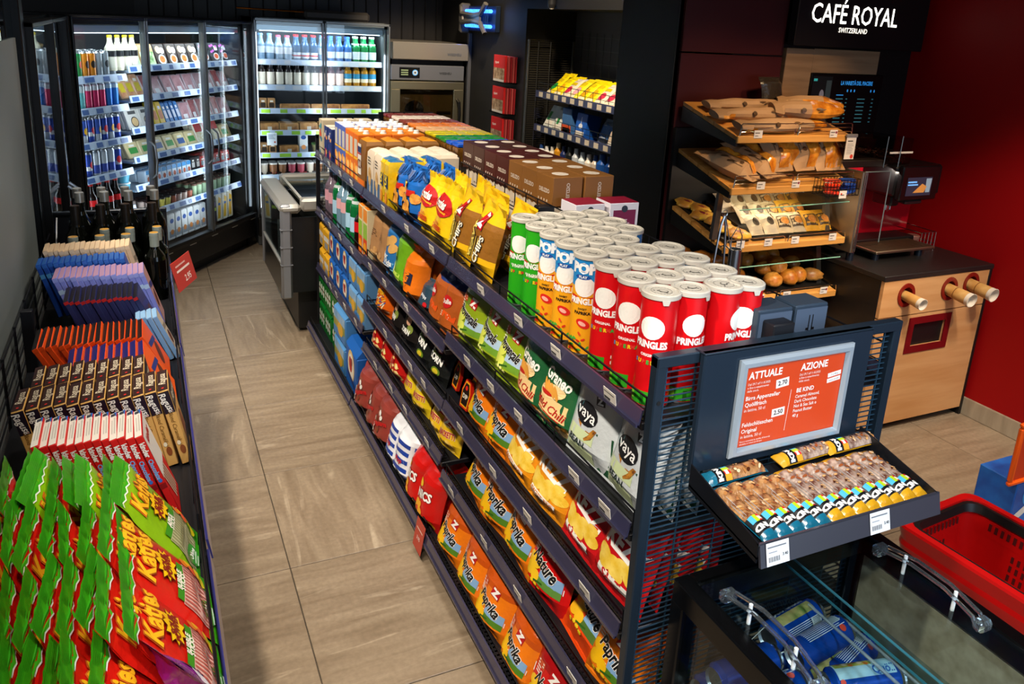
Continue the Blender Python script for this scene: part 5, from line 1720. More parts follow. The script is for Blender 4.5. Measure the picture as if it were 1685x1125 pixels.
for L in ((-.23, 5.14),):
    m = MB()
    m.box((-.04, -.04, 0), (.04, .04, 1.77), FRAME, .004)
    o = m.build('trim_3', loc=(-.36, 4.965, 0))
    struct(o)
# number sticker on the plinth
m = MB()
m.box((.845, BFY - .003, .195), (.905, BFY - .0005, .275), card('#e9e4d6'))
s3 = m.build('number_sticker')
tag(s3, 'white sticker with a black 3 low on the bottle fridge', 'sticker')
p = MB()
p.text('3', .075, .875, .235, lambda u, v: Vector((u, BFY - .0038, v)), ink('#151515'), 0, .03)
p.build('print', s3, smooth=0)
# ---- what stands in them
def can(c1, label, band=None, r=.0265, h=.165, top='#c9ccd0', emblem=None):
    m = MB()
    m.lathe([(r * .8, 0), (r, .008), (r, h * .93)], metalm(c1, .35) if c1 in ('#9aa0a4',) else mat(c1, .28, .35), 14, cap=False)
    m.lathe([(r, h * .93), (r * .84, h * .985), (r * .84, h), (r * .78, h), (r * .76, h - .003)], metalm(top, .3), 14)
    o = m.build('drink_can', smooth=50)
    tag(o, label, 'drink')
    p = MB()
    if band:
        p.lathe([(r + .0004, h * band[0]), (r + .0004, h * band[1])], mat(band[2], .3, .3), 14, cap=False)
    if emblem:
        p.oval(0, h * .55, .016, .022, roundfn(r, 0, 0, .0010), ink(emblem), n=12)
    if p.f:
        p.build('print', o, smooth=60)
    return Stock(o)
def nb(prof_r, h, m, capm, lab, bands, neck=.013, body=.6):
    return bottle('drink_bottle', shoulder(prof_r, h, neck, body), m, lab, 'drink', capm, (h * .955, h * 1.02), neck + .002, bands, n=12)
ST = {
    'green': can('#1f8f4c', 'x', emblem='#d8563c'), 'orangec': can('#d9821c', 'x', emblem='#241a14'), 'grey': can('#8a9196', 'x', emblem='#23272b'),
    'teal': can('#5fb3b8', 'x', (.70, .92, '#b9c9cc')), 'pink': can('#c2285c', 'x', (.75, .92, '#c9ccd2')), 'azure': can('#1f6fc4', 'x', (.78, .92, '#a9bcd0')),
    'navy': can('#23409a', 'x', (.35, .50, '#c9ccd2'), emblem='#c8202c'), 'energy': can('#3a5ab4', 'x', (.0, .40, '#b4bcc8'), emblem='#d8a41c'), 'tall': can('#b9c1ca', 'x', (.2, .5, '#3a4fa8'), r=.029, h=.168),
    'milk': nb(.033, .205, mat('#d9d2b9', .3), mat('#e2c414', .4), 'x', ((.085, .12, .0335, ink('#1a1a1c')), (.02, .08, .0334, ink('#e6e0cc')))),
    'cola': nb(.032, .215, mat('#160a07', .1, spec=.7), mat('#c4161a', .4), 'x', ((.085, .122, .0326, ink('#d0141c')),)),
    'water': nb(.031, .215, mat('#7fa0bd', .12, spec=.7), mat('#5f9fe0', .4), 'x', ((.075, .125, .0316, ink('#dfe6ee')),)),
    'waterp': nb(.031, .205, mat('#8aa2b8', .12, spec=.7), mat('#d8485c', .4), 'x', ((.07, .12, .0316, ink('#e9e6ea')),)),
    'waterr': nb(.030, .215, mat('#3a5a7c', .12, spec=.7), mat('#d8161c', .4), 'x', ((.04, .085, .0306, ink('#dfe2ea')), (.055, .066, .0310, ink('#c8242c')))),
    'waterb': nb(.031, .215, mat('#3f6fb0', .12, spec=.7), mat('#2a5ac8', .4), 'x', ((.05, .10, .0316, ink('#d6e2f0')),)),
    'watergr': nb(.032, .22, mat('#1f7a44', .1, spec=.7), mat('#e6e8e2', .4), 'x', ((.045, .105, .0326, ink('#cfe2ee')), (.14, .17, .0240, ink('#eef2ee')))),
    'tea': nb(.031, .195, mat('#2a211f', .15, spec=.7), mat('#3a5a8a', .4), 'x', ((.03, .125, .0316, ink('#e2d8c6')),), .016, .68),
    'teapink': nb(.031, .195, mat('#4a2028', .15, spec=.7), mat('#2c2a2c', .4), 'x', ((.03, .125, .0316, ink('#e9cfc4')),), .016, .68),
    'juicey': nb(.032, .195, mat('#a8760f', .15, spec=.7), mat('#d2d4d0', .4), 'x', ((.055, .085, .0326, ink('#e9e2c8')), (.085, .125, .0327, ink('#2f86b4'))), .018, .70),
}
def fput(root, key, s, d, z, label, grp, rz=0.0):
    """things stand in the fridge, they are not parts of it"""
    M = Matrix.Translation(root.location) @ Matrix.Rotation(root.rotation_euler.z, 4, 'Z')
    p = M @ Vector((s, d, z))
    st = ST[key] if isinstance(key, str) else key
    return st.put(p, (0, 0, root.rotation_euler.z + rz), label, grp)
FL = ['top', 'second', 'third', 'fourth', 'fifth', 'lowest']
def fline(root, seq, s0, pitch, z, lname, depth=2, where='angled fridge', names=None, d0=.145, dp=.062):
    for i, k in enumerate(seq):
        if k is None:
            continue
        for d in range(depth):
            fput(root, k, s0 + i * pitch, d0 + d * dp, z - .029, f"{names[k]}, {ORD[i]} from the near end, {'front' if d == 0 else ORD[d]} row, {lname} shelf, {where}", f'drinks on the {lname} shelf of the {where}', rb.uniform(-.5, .5))
NM = {'green': 'green drink can', 'orangec': 'orange drink can', 'grey': 'grey drink can', 'teal': 'teal drink can', 'pink': 'pink drink can', 'azure': 'blue drink can', 'navy': 'navy energy can',
      'energy': 'blue energy can', 'tall': 'silver-blue can', 'milk': 'yellow-capped milk bottle', 'cola': 'red-capped cola bottle', 'water': 'blue-capped water bottle', 'waterp': 'pink-capped water bottle',
      'waterr': 'red-capped water bottle', 'waterb': 'dark-blue water bottle', 'watergr': 'green water bottle', 'tea': 'iced-tea bottle', 'teapink': 'dark iced-tea bottle', 'juicey': 'amber juice bottle'}
A0 = -.725
fline(diag, ['green', 'green', 'orangec', 'orangec', 'grey', 'grey', 'grey'], A0 + .02, .057, 1.43, 'top', 3, names=NM)
fline(diag, ['teal', 'teal', 'pink', 'pink', 'pink', 'azure', 'azure'], A0 + .025, .057, 1.247, 'second', 3, names=NM)
fline(diag, ['navy', 'energy', 'navy', 'energy', 'navy', 'energy', 'navy'], A0 + .02, .057, 1.047, 'third', 3, names=NM)
fline(diag, ['tall', 'navy', 'tall', 'tall', 'tall', 'navy'], A0 + .03, .064, .845, 'fourth', 2, names=NM)
fline(diag, ['cola'] * 6, A0 + .03, .072, .60, 'fifth', 2, names=NM)
fline(diag, ['milk'] * 4, -.36, .066, 1.475 + .0, 'cold top', 1, names=NM)
bx = .875
fline(backf, ['water', 'water', 'waterp', 'waterp', 'waterr', 'waterr', 'waterr', 'water', 'waterb', 'waterb', 'waterb', 'watergr', 'watergr', 'watergr'], bx, .068, 1.488, 'top', 2, 'bottle fridge', NM, .14, .07)
fline(backf, ['tea', 'tea', 'tea', 'tea', 'tea', 'tea', 'tea', 'teapink', 'teapink', 'teapink', 'juicey', 'juicey', 'juicey', 'juicey'], bx, .068, 1.292, 'second', 2, 'bottle fridge', NM, .14, .07)
for sh, seq in enumerate((['grey', 'orangec', 'orangec', 'orangec'], ['pink', 'pink', 'pink', 'pink'], ['navy', 'energy', 'navy', 'navy'], ['energy', 'tall', 'navy', 'tall'], ['cola', 'cola', 'cola', 'cola'])):
    fline(leftf, seq, -1.4, .32, [1.43, 1.247, 1.047, .845, .60][sh], ['top', 'second', 'third', 'fourth', 'fifth'][sh], 1, 'partition fridge', NM, .15)
# chilled packs in the two right-hand doors
def tray(w, h, t, base, face, des, label, cat='food', name='food_tray', film=True):
    """flat pack standing on its edge, front towards -y"""
    m = MB()
    m.box((-w / 2, -t / 2, 0), (w / 2, t / 2, h), base, .006)
    o = m.build(name)
    tag(o, label, cat)
    p = MB()
    F = lambda l=.0008: (lambda u, v: Vector((u, -t / 2 - l, v)))
    p.rect(-w * .44, h * .04, w * .44, h * .96, F(), face)
    des(p, F, w, h)
    p.build('print', o, smooth=0)
    return Stock(o)
def d_plate(p, F, w, h):
    p.oval(.05 * w, h * .30, w * .33, h * .22, F(.0014), ink('#efe9dd'))
    p.oval(.05 * w, h * .31, w * .23, h * .15, F(.002), mat('#e0922c', .5, noise=(60, '#b5521c', 3)))
    p.oval(-.12 * w, h * .72, w * .22, h * .16, F(.0014), mat('#d9a05a', .5, noise=(60, '#e9d0a8', 3)))
    p.oval(.2 * w, h * .68, w * .2, h * .14, F(.0016), ink('#ece6dc'))
def d_flower(p, F, w, h):
    for k, (a, b) in enumerate(((-.3, .82), (-.1, .86), (.25, .80), (-.3, .55), (-.12, .6))):
        p.oval(a * w, b * h, w * .13, h * .07, F(.0014), ink('#b84fb4'), star=.3, ns=5)
    p.rect(w * .05, h * .62, w * .36, h * .84, F(.0012), ink('#d6dcda'))
    p.oval(.08 * w, h * .33, w * .28, h * .17, F(.0016), ink('#cfc9c4'))
    p.oval(.08 * w, h * .34, w * .2, h * .12, F(.002), mat('#e0641c', .5, noise=(70, '#a83a12', 3)))
def d_meat(p, F, w, h):
    p.rect(-w * .3, h * .12, w * .1, h * .36, F(.0016), ink('#dcd8da'))
    p.rect(w * .32, h * .1, w * .36, h * .8, F(.0016), ink('#d9dee2'))
def d_cheese(p, F, w, h):
    p.oval(.06 * w, h * .34, w * .30, h * .26, F(.0016), ink('#26241f'), 16)
    p.oval(.06 * w, h * .34, w * .25, h * .21, F(.002), ink('#d9b47c'), 16)
    p.rect(-w * .3, h * .72, w * .3, h * .88, F(.0014), ink('#4a4a48'))
def d_lab(c):
    def f(p, F, w, h):
        p.rect(-w * .32, h * .25, w * .32, h * .62, F(.0016), ink(c))
        p.rect(-w * .2, h * .68, w * .2, h * .80, F(.0016), ink('#e9e6dc'))
    return f
CH = {
    'ready': tray(.115, .155, .03, card('#2a1c16'), card('#3a2a20'), d_plate, 'x'), 'flower': tray(.12, .155, .03, card('#16161a'), card('#1a1a1f'), d_flower, 'x'),
    'salad': tray(.15, .15, .05, mat('#a8895a', .5), mat('#4f7a34', .5, noise=(28, '#c9dba8', 3)), lambda p, F, w, h: p.rect(-w * .44, h * .66, w * .44, h * .96, F(.0014), ink('#b08a5c')), 'x', 'salad', 'salad_bag'),
    'ham': tray(.115, .135, .012, mat('#b9a8ac', .2), mat('#9a6a70', .3, noise=(22, '#b98a8e', 3)), d_meat, 'x'), 'salami': tray(.085, .15, .012, mat('#c9bcbc', .2), mat('#8a2f34', .3, noise=(40, '#a8585a', 3)), d_meat, 'x'),
    'sausage': tray(.07, .16, .025, mat('#c9a07c', .25), mat('#b5693c', .3, noise=(20, '#d9b48c', 3)), d_lab('#c9b41c'), 'x'), 'cheese': tray(.12, .135, .03, card('#e4e0d8'), card('#dad6ce'), d_cheese, 'x', 'cheese'),
    'yellowp': tray(.055, .16, .02, mat('#e2c414', .4), mat('#e2b414', .4), d_lab('#c8701c'), 'x', 'cheese'), 'slim': tray(.04, .15, .02, mat('#3a6fae', .4), mat('#3a78b8', .4), d_lab('#c8ccd8'), 'x'),
    'wedge': tray(.12, .11, .03, mat('#d9c99c', .35), mat('#d2bf8e', .4), d_lab('#2f8a34'), 'x', 'cheese', 'cheese_pack'), 'wedgeb': tray(.12, .11, .03, mat('#d9c99c', .35), mat('#d2bf8e', .4), d_lab('#2a4f8a'), 'x', 'cheese', 'cheese_pack'),
    'grated': tray(.095, .15, .04, mat('#e6dfc8', .3), mat('#e9e2cc', .4, noise=(50, '#d8c890', 2)), lambda p, F, w, h: p.rect(-w * .44, h * .55, w * .44, h * .96, F(.0014), ink('#c02420')), 'x', 'cheese', 'cheese_pack'),
    'milkc': tray(.07, .19, .07, card('#e6e7e6'), card('#e2e3e2'), lambda p, F, w, h: (p.oval(0, h * .72, w * .3, h * .09, F(.0014), ink('#2a5aa8')), p.rect(-w * .44, h * .1, w * .44, h * .34, F(.0012), ink('#8a94a0')), p.oval(0, h * .3, w * .26, h * .1, F(.002), ink('#d98a4a'))), 'x', 'milk', 'milk_carton'),
    'blackc': tray(.065, .20, .065, card('#26222c'), card('#2a2630'), lambda p, F, w, h: (p.oval(0, h * .72, w * .3, h * .1, F(.0014), ink('#6a4a9a')), p.rect(-w * .4, h * .46, w * .4, h * .58, F(.0014), ink('#a8c43a'))), 'x', 'drink', 'drink_carton'),
    'yelc': tray(.07, .215, .065, card('#e8e4d6'), card('#e6dfcc'), lambda p, F, w, h: (p.poly([(-w * .4, h * .1), (w * .1, h * .1), (w * .4, h * .8), (-.1 * w, h * .9)], F(.0014), ink('#e2b024')), p.oval(0, h * .62, w * .22, h * .05, F(.002), ink('#2a62a8'))), 'x', 'milk', 'milk_carton'),
    'blueb': tray(.05, .085, .07, card('#cfe0f0'), card('#dfe8f0'), lambda p, F, w, h: (p.rect(-w * .46, h * .66, w * .46, h * .98, F(.0012), ink('#3a8ac8')), p.oval(0, h * .3, w * .3, h * .2, F(.0014), ink('#c86a4a'))), 'x', 'yoghurt', 'yoghurt_pack'),
    'blackb': tray(.05, .10, .07, card('#1c1a1c'), card('#242022'), d_lab('#c9c4c0'), 'x', 'dessert', 'dessert_pack'), 'redb': tray(.06, .09, .08, card('#b5231c'), card('#c4281e'), d_lab('#7f949c'), 'x', 'snack', 'snack_pack'),
    'sand': tray(.15, .075, .07, mat('#b98a52', .4), mat('#c08a4c', .5, noise=(18, '#7a4a24', 4)), lambda p, F, w, h: p.rect(-w * .1, h * .2, w * .12, h * .6, F(.0014), ink('#c9c4b8')), 'x', 'sandwich', 'sandwich_pack'),
    'baguette': tray(.24, .055, .06, mat('#b9824a', .4), mat('#c68f4e', .5, noise=(14, '#7a4520', 4)), lambda p, F, w, h: p.rect(-w * .44, h * .1, w * .44, h * .24, F(.0014), mat('#8a9a4a', .5, noise=(40, '#c8503a', 3))), 'x', 'sandwich', 'sandwich_pack'),
    'kraft': tray(.06, .10, .06, mat('#a8794a', .6), mat('#b0824f', .6), d_lab('#3a2a1c'), 'x', 'sandwich', 'wrap_pack'),
}
CW = {'ready': 'noodle ready-meal', 'flower': 'black flowered ready-meal', 'salad': 'bag of salad', 'ham': 'sliced ham pack', 'salami': 'dark salami pack', 'sausage': 'sausage pack', 'cheese': 'white round-cheese pack', 'yellowp': 'yellow cheese pack',
      'slim': 'slim blue cold-cut pack', 'wedge': 'green-labelled cheese wedge', 'wedgeb': 'blue-labelled cheese wedge', 'grated': 'red-topped grated cheese', 'milkc': 'white milk carton', 'blackc': 'black drink carton', 'yelc': 'yellow milk carton',
      'blueb': 'blue yoghurt pack', 'blackb': 'black dessert pack', 'redb': 'red snack pack', 'sand': 'wrapped sandwich', 'baguette': 'wrapped baguette sandwich', 'kraft': 'brown wrap pack'}
def cline(root, seq, s0, z, lname, where, lean=0, depth=2, gap=.006, d0=.15, dp=None):
    s = s0
    cnt = {}
    for k in seq:
        if isinstance(k, float):
            s += k
            continue
        st = CH[k]
        bb = [v.co.x for v in st.root.data.vertices]
        w = max(bb) - min(bb)
        tt = max(v.co.y for v in st.root.data.vertices) * 2 + .004
        cnt[k] = cnt.get(k, 0) + 1
        for d in range(depth):
            M = Matrix.Translation(root.location) @ Matrix.Rotation(root.rotation_euler.z, 4, 'Z')
            p = M @ Vector((s + w / 2, d0 + d * (dp or max(tt, .03)) + tt / 2, z - .028))
            st.put(p, (-math.radians(lean + rb.uniform(-2, 2)), 0, root.rotation_euler.z + rb.uniform(-.03, .03)),
                   f"{CW[k]}, {ORD[cnt[k] - 1]} of its kind, {'front' if d == 0 else ORD[d]} row, {lname} shelf, {where}", f'chilled food on the {lname} shelf, {where}')
        s += w + gap
W1 = 'angled fridge'
cline(diag, ['salad', 'salad', 'ready', 'ready', 'ready', 'ready', .02, 'flower', 'flower', 'flower', 'ready', 'flower'], -.21, 1.475, 'top', W1, 18)
cline(diag, ['sausage', 'sausage', 'sausage', 'salami', 'ham', 'ham', 'ham', 'ham', 'ham', 'ham', 'salami', 'ham'], -.27, 1.29, 'second', W1, 26)
cline(diag, ['cheese', 'cheese', 'yellowp', 'yellowp', 'slim', 'slim', 'slim', 'slim', 'ham', 'salami', 'salami', 'salami', 'salami', 'ham', 'salami', 'salami'], -.22, 1.09, 'third', W1, 20)
cline(diag, ['wedge', 'wedge', 'wedgeb', 'wedge', 'wedgeb', 'wedge', 'grated', 'grated', 'grated', 'wedge', 'wedgeb'], -.24, .905, 'fourth', W1, 24)
cline(diag, ['blueb', 'blueb', 'blueb', 'blueb', 'blueb', 'blueb', 'blueb', 'blueb', 'blueb', 'blackb', 'blackb', 'redb', 'redb', 'redb', 'redb', 'redb', 'redb'], -.10, .72, 'fifth', W1, 4)
cline(diag, ['milkc', 'milkc', 'milkc', 'milkc', 'milkc', 'milkc', 'blackc', 'blackc', 'yelc', 'yelc', 'yelc'], .10, .275, 'lowest', W1, 0)
def jar(c, lid, label, r=.026, h=.075, cat='drink', name='dessert_cup'):
    m = MB()
    m.lathe([(r * .8, 0), (r, h * .9)], mat(c, .3), 12)
    o = m.build(name)
    tag(o, label, cat)
    l = MB()
    l.lathe([(r * 1.05, h * .9), (r * 1.05, h), (r, h + .002)], mat(lid, .3), 12)
    l.build('lid', o)
    return Stock(o)
JR = {'red': jar('#d8c0b4', '#3a2420', 'x'), 'yellow': jar('#d2c45a', '#2a2622', 'x'), 'brown': jar('#a8604a', '#2c201c', 'x'), 'mint': jar('#a9c4a0', '#6a4a3a', 'x', .022, .10), 'tub': jar('#4fa6c4', '#dfe9ec', 'x', .05, .055, 'food', 'food_tub'),
      'latte': jar('#c8b8a4', '#d9d4cc', 'x', .033, .115, 'coffee', 'coffee_cup'), 'lattered': jar('#b84a5a', '#d9d4cc', 'x', .033, .115, 'coffee', 'coffee_cup'), 'lattebr': jar('#8a5a3a', '#e0dcd4', 'x', .033, .115, 'coffee', 'coffee_cup'), 'bowl': jar('#a89a6a', '#5f8a4a', 'x', .065, .085, 'salad', 'salad_bowl')}
JN = {'red': 'red-labelled dessert cup', 'yellow': 'yellow dessert cup', 'brown': 'brown dessert cup', 'mint': 'pale green drink pot', 'tub': 'blue food tub', 'latte': 'beige iced-coffee cup', 'lattered': 'pink iced-coffee cup', 'lattebr': 'brown iced-coffee cup', 'bowl': 'bowl of salad'}
def jline(root, seq, s0, pitch, z, lname, where, depth=2, d0=.145, dp=.06, z2=0):
    for i, k in enumerate(seq):
        for d in range(depth):
            M = Matrix.Translation(root.location) @ Matrix.Rotation(root.rotation_euler.z, 4, 'Z')
            JR[k].put(M @ Vector((s0 + i * pitch, d0 + d * dp, z - .029 + z2)), (0, 0, 0), f"{JN[k]}, {ORD[i]} in line, {'front' if d == 0 else ORD[d]} row, {lname} shelf, {where}", f'cups on the {lname} shelf, {where}')
jline(diag, ['red', 'red', 'yellow', 'yellow', 'brown', 'red', 'red', 'brown', 'mint', 'mint', 'mint', 'mint', 'mint', 'mint', 'mint', 'mint'], -.10, .063, .53, 'sixth', W1, 3)
for k in range(3):
    jline(diag, ['tub'], -.33, .1, .72 + k * .058 - .06, ['lower tub', 'middle tub', 'upper tub'][k], W1, 1, .16)
W2 = 'bottle fridge'
cline(backf, ['kraft', 'kraft', .03, 'baguette', 'baguette', 'baguette'], .85, 1.107, 'third', W2, 6, 1)
cline(backf, ['sand', 'sand', 'sand', 'sand', 'sand', 'sand'], .85, .933, 'fourth', W2, 6, 2)
cline(backf, ['kraft', 'kraft', .02, 'sand', 'milkc', .02], .85, .752, 'fifth', W2, 4, 1)
jline(backf, ['bowl', 'bowl', 'bowl'], 1.33, .15, .752, 'fifth', W2, 1, .2)
jline(backf, ['latte', 'lattebr', 'lattebr', 'lattered', 'lattered', 'latte', 'lattebr', 'latte', 'lattered', 'lattebr', 'latte', 'latte', 'lattered'], .875, .073, .572, 'lowest', W2, 2, .16, .075)
m = MB()
m.box((.84, .135, 0), (1.82, .142, .042), mat('#1d1613', .4), .001)
o = m.build('display_tray', loc=(0, BFY, .544))
tag(o, 'black display strip lettered for iced coffee in the bottle fridge', 'tray')
p = MB()
for k in range(4):
    p.text('CAFFÈ LATTE', .026, .95 + .24 * k, .016, lambda u, v: Vector((u, .1342, v)), ink('#d9d2c8'), 0, .02)
    p.rect(.93 + .24 * k, .032, .97 + .24 * k, .038, lambda u, v: Vector((u, .1342, v)), ink('#b5202a'))
p.build('print', o, smooth=0)
m = MB()
m.box((-.038, 0, -.05), (.038, .0015, .05), card('#dfe4ea'))
o = m.build('notice_card', loc=(.93, BFY + .075, .865))
tag(o, 'small white notice card on a shelf rail of the bottle fridge', 'card')
p = MB()
p.lines(-.03, .035, .06, 4, .010, .005, lambda u, v: Vector((u, -.0008, v)), ink('#8a9ab0'))
p.oval(.022, -.025, .007, .007, lambda u, v: Vector((u, -.0008, v)), ink('#d2502c'))
p.build('print', o, smooth=0)
# ================================================================== freezer, oven, wall things
FZG = mat('#8b8d92', .35, .3)
fz = thing('chest_freezer', 'grey impulse freezer with glass front at the far end of the crisp shelving', 'freezer', (.95, 4.85, 0))
def fzb(mb, name, par=None, **k):
    o = mb.build(name, par or fz, **k)
    if not par:
        o.location = (-.95, -4.85, 0)
    return o
m = MB()
m.box((.775, 4.50, .02), (1.40, 5.17, .27), mat('#2a2928', .4, .3), .004)
m.box((.80, 4.52, 0), (1.38, 5.15, .03), BLACK)
fzb(m, 'base')
for y in (4.445, 5.20):
    m = MB()
    m.prism([(.70, .27), (1.42, .27), (1.42, .72), (.70, .72)], y, y + .015, mat('#131416', .4), fn=lambda u, v, w: (u, w, v))
    fzb(m, 'side_panel')
m = MB()
for y in (4.43, 5.19):
    m = MB()
    m.box((.672, y, .235), (.735, y + .035, .80), FZG, .012)
    fzb(m, 'corner_post')
m = MB()
for z in (.44, .545, .65):
    m.box((.670, 4.428, z), (.737, 4.467, z + .004), mat('#77797d', .4))
fzb(m, 'post_groove')
m = MB()
m.box((.668, 4.425, .745), (.79, 5.23, .80), mat('#a7a39a', .3, .2), .02)
m.box((.79, 4.425, .755), (1.44, 4.50, .83), mat('#a7a39a', .3, .2), .015)
m.box((.79, 5.15, .755), (1.44, 5.23, .83), mat('#a7a39a', .3, .2), .015)
m.box((1.36, 4.425, .755), (1.44, 5.23, .85), mat('#a7a39a', .3, .2), .015)
fzb(m, 'top_frame')
m = MB()
m.box((.79, 4.50, .808), (1.36, 5.15, .812), glassm('#eef4f2'))
fzb(m, 'lid_glass')
m = MB()
m.tube([(.80, 4.50, .82), (.80, 5.15, .82)], .008, mat('#d9d4c6', .3, .4), 6)
fzb(m, 'slide_rail')
m = MB()
m.box((.682, 4.465, .45), (.686, 5.19, .745), glassm('#dfe9ec'))
fzb(m, 'front_glass')
m = MB()
m.box((.674, 4.465, .435), (.690, 5.19, .452), mat('#b0aca2', .3, .4), .003)
m.box((.680, 4.465, .235), (.70, 5.19, .435), mat('#211f1e', .22, .2), .004)
fzb(m, 'front_panel')
m = MB()
m.box((.72, 4.47, .28), (1.38, 5.18, .30), mat('#3a3e44', .5))
fzb(m, 'tub')
for k in range(5):
    for j in range(2):
        m = MB()
        m.box((-.10, -.06, 0), (.10, .06, .24), card(('#2f6a6a', '#c8c4ba', '#4a5a7a', '#8aa04a', '#b5aca0')[k]), .004)
        m.rect(-.08, -.05, .08, .05, lambda u, v: Vector((u, v, .2404)), ink('#d9d4c8'))
        o = m.build('ice_cream_box', loc=(.86 + .28 * j, 4.56 + .13 * k, .302))
        tag(o, f"{('teal', 'white', 'slate', 'green', 'cream')[k]} ice-cream box in the grey freezer, {('aisle', 'far')[j]} side", 'ice cream')
# ---- oven
ov = thing('baking_oven', 'stainless baking oven with hood between bottle fridge and dark wall', 'oven', (2.22, 6.45, 0))
def ob_(mb, name, par=None, **k):
    o = mb.build(name, par or ov, **k)
    if not par:
        o.location = (-2.22, -6.45, 0)
    return o
BR = mat('#a39d92', .26, .55)
CRM = metalm('#b5ac8c', .4)
m = MB()
m.box((1.885, 6.36, 1.525), (2.55, 7.1, 1.665), BR, .006)
ob_(m, 'hood')
m = MB()
m.box((1.90, 6.43, 1.48), (2.53, 7.1, 1.525), BLACK)
ob_(m, 'vent_gap')
m = MB()
m.box((1.885, 6.40, 1.355), (2.53, 7.1, 1.48), mat('#8a8d93', .35, .6), .005)
cp = ob_(m, 'control_panel')
m = MB()
m.box((1.955, 6.396, 1.375), (2.13, 6.40, 1.46), mat('#101214', .2))
dsp = m.build('display', cp)
p = MB()
F = lambda u, v: Vector((u, 6.3952, v))
for k in range(3):
    p.rect(1.968, 1.395 + .018 * k, 2.03, 1.405 + .018 * k, F, mat('#7f8f6a', .4, emit=.35))
p.oval(2.09, 1.418, .025, .025, F, mat('#5aa0d8', .3, emit=.4))
p.oval(2.09, 1.418, .018, .018, lambda u, v: Vector((u, 6.3946, v)), mat('#d9dfe4', .3))
p.oval(2.09, 1.418, .008, .008, lambda u, v: Vector((u, 6.394, v)), mat('#2a3a4a', .3))
p.build('print', cp, smooth=0)
p = MB()
p.text('WIESHEU', .026, 2.36, 1.415, lambda u, v: Vector((u, 6.3985, v)), ink('#3a3c40'), 0, .04)
p.text('WIESHEU', .030, 2.42, 1.575, lambda u, v: Vector((u, 6.358, v)), ink('#4a4e56'), 0, .02)
p.build('lettering', ov, smooth=0, loc=(-2.22, -6.45, 0))
m = MB()
m.box((1.885, 6.44, .5), (2.53, 7.1, 1.345), mat('#8a8068', .4, .3), .004)  # lightened base colour stands in for lamp light inside the chamber
ob_(m, 'chamber')
m = MB()
for a, b in (((1.885, 1.28), (2.53, 1.345)), ((1.885, .55), (1.965, 1.28)), ((2.44, .55), (2.53, 1.28)), ((1.965, .55), (2.44, .68))):
    m.box((a[0], 6.395, a[1]), (b[0], 6.44, b[1]), CRM, .003)
dr = ob_(m, 'door')
m = MB()
m.box((1.965, 6.412, .68), (2.44, 6.416, 1.28), glassm('#c9c2b0'))
m.build('glass', dr)
m = MB()
m.tube([(2.47, 6.395, 1.20), (2.475, 6.35, 1.18), (2.48, 6.345, 1.08), (2.475, 6.35, .98), (2.47, 6.395, .96)], .012, BLACK, 6)
m.build('handle', dr)
m = MB()
m.cyl((2.10, 6.436, 1.10), (2.10, 6.43, 1.10), .085, BLACK, 20)
m.cyl((2.10, 6.43, 1.10), (2.10, 6.426, 1.10), .06, mat('#1c1a18', .4, .5), 20)
ob_(m, 'fan')
for k in range(4):
    m = MB()
    m.box((2.30, 6.425, .78 + .1 * k), (2.43, 6.437, .795 + .1 * k), mat('#4a463c', .4, .5), .002)
    ob_(m, 'rack_rail')
m = MB()
m.box((2.555, 6.38, 0), (2.585, 6.42, 1.76), mat('#6f7073', .35, .6), .003)
struct(m.build('trim_4'))
# loose bits on the fridge tops
m = MB()
m.tube([(.70, 6.5, 1.86), (1.2, 6.5, 1.855), (1.72, 6.5, 1.83), (1.72, 6.55, 1.80)], .007, metalm('#b5651f', .3), 6)
o = m.build('copper_pipe')
tag(o, 'copper pipe running above the bottle fridge', 'pipe')
m = MB()
m.box((1.20, 6.45, 1.80), (1.72, 6.9, 1.875), mat('#3a3530', .6), .02)
o = m.build('cardboard_tray')
tag(o, 'dark flat tray lying on top of the bottle fridge', 'tray')
# ---- insect lamp
bz = thing('insect_lamp', 'grey insect-killing lamp with two glowing blue tubes high on the dark wall', 'lamp', (2.56, 6.1, 1.88))
BG = mat('#4a4741', .6)
m = MB()
m.box((-.02, -.30, -.10), (.02, .30, .10), mat('#16233a', .4, .4), .004)
m.build('housing', bz)
for z in (.058, -.058):
    m = MB()
    m.cyl((-.045, -.26, z), (-.045, .26, z), .014, mat('#2f74ff', .3, emit=6.0), 10)
    m.build('tube', bz)
m = MB()
for k in range(16):
    m.tube([(-.062, -.24 + .03 * k, -.085), (-.062, -.24 + .03 * k, .085)], .0015, mat('#2a4a78', .4, .4), 4)
m.build('grille', bz)
m = MB()
for sg in (1, -1):
    pts = [(-.075, .30, .10 * sg), (-.085, .26, .035 * sg), (-.09, .0, .022 * sg), (-.085, -.14, .035 * sg), (-.075, -.22, .115 * sg)]
    m.tube(pts, .020, BG, 8)
m.prism([(.30, -.03), (.0, -.022), (-.14, -.035), (-.14, .035), (.0, .022), (.30, .03)], -.095, -.078, BG, fn=lambda u, v, w: (w, u, v))
m.box((-.09, .27, -.12), (0, .31, .12), BG, .012)
m.build('front_guard', bz)
m = MB()
m.box((-.0975, .20, -.012), (-.0955, .23, .022), ink('#c9b9a8'))
m.build('badge', bz)
d = lamp('insect_lamp_glow', 'POINT', (2.40, 6.05, 1.88), (0, 0, 0), 1.0, (.2, .45, 1.0), .08)
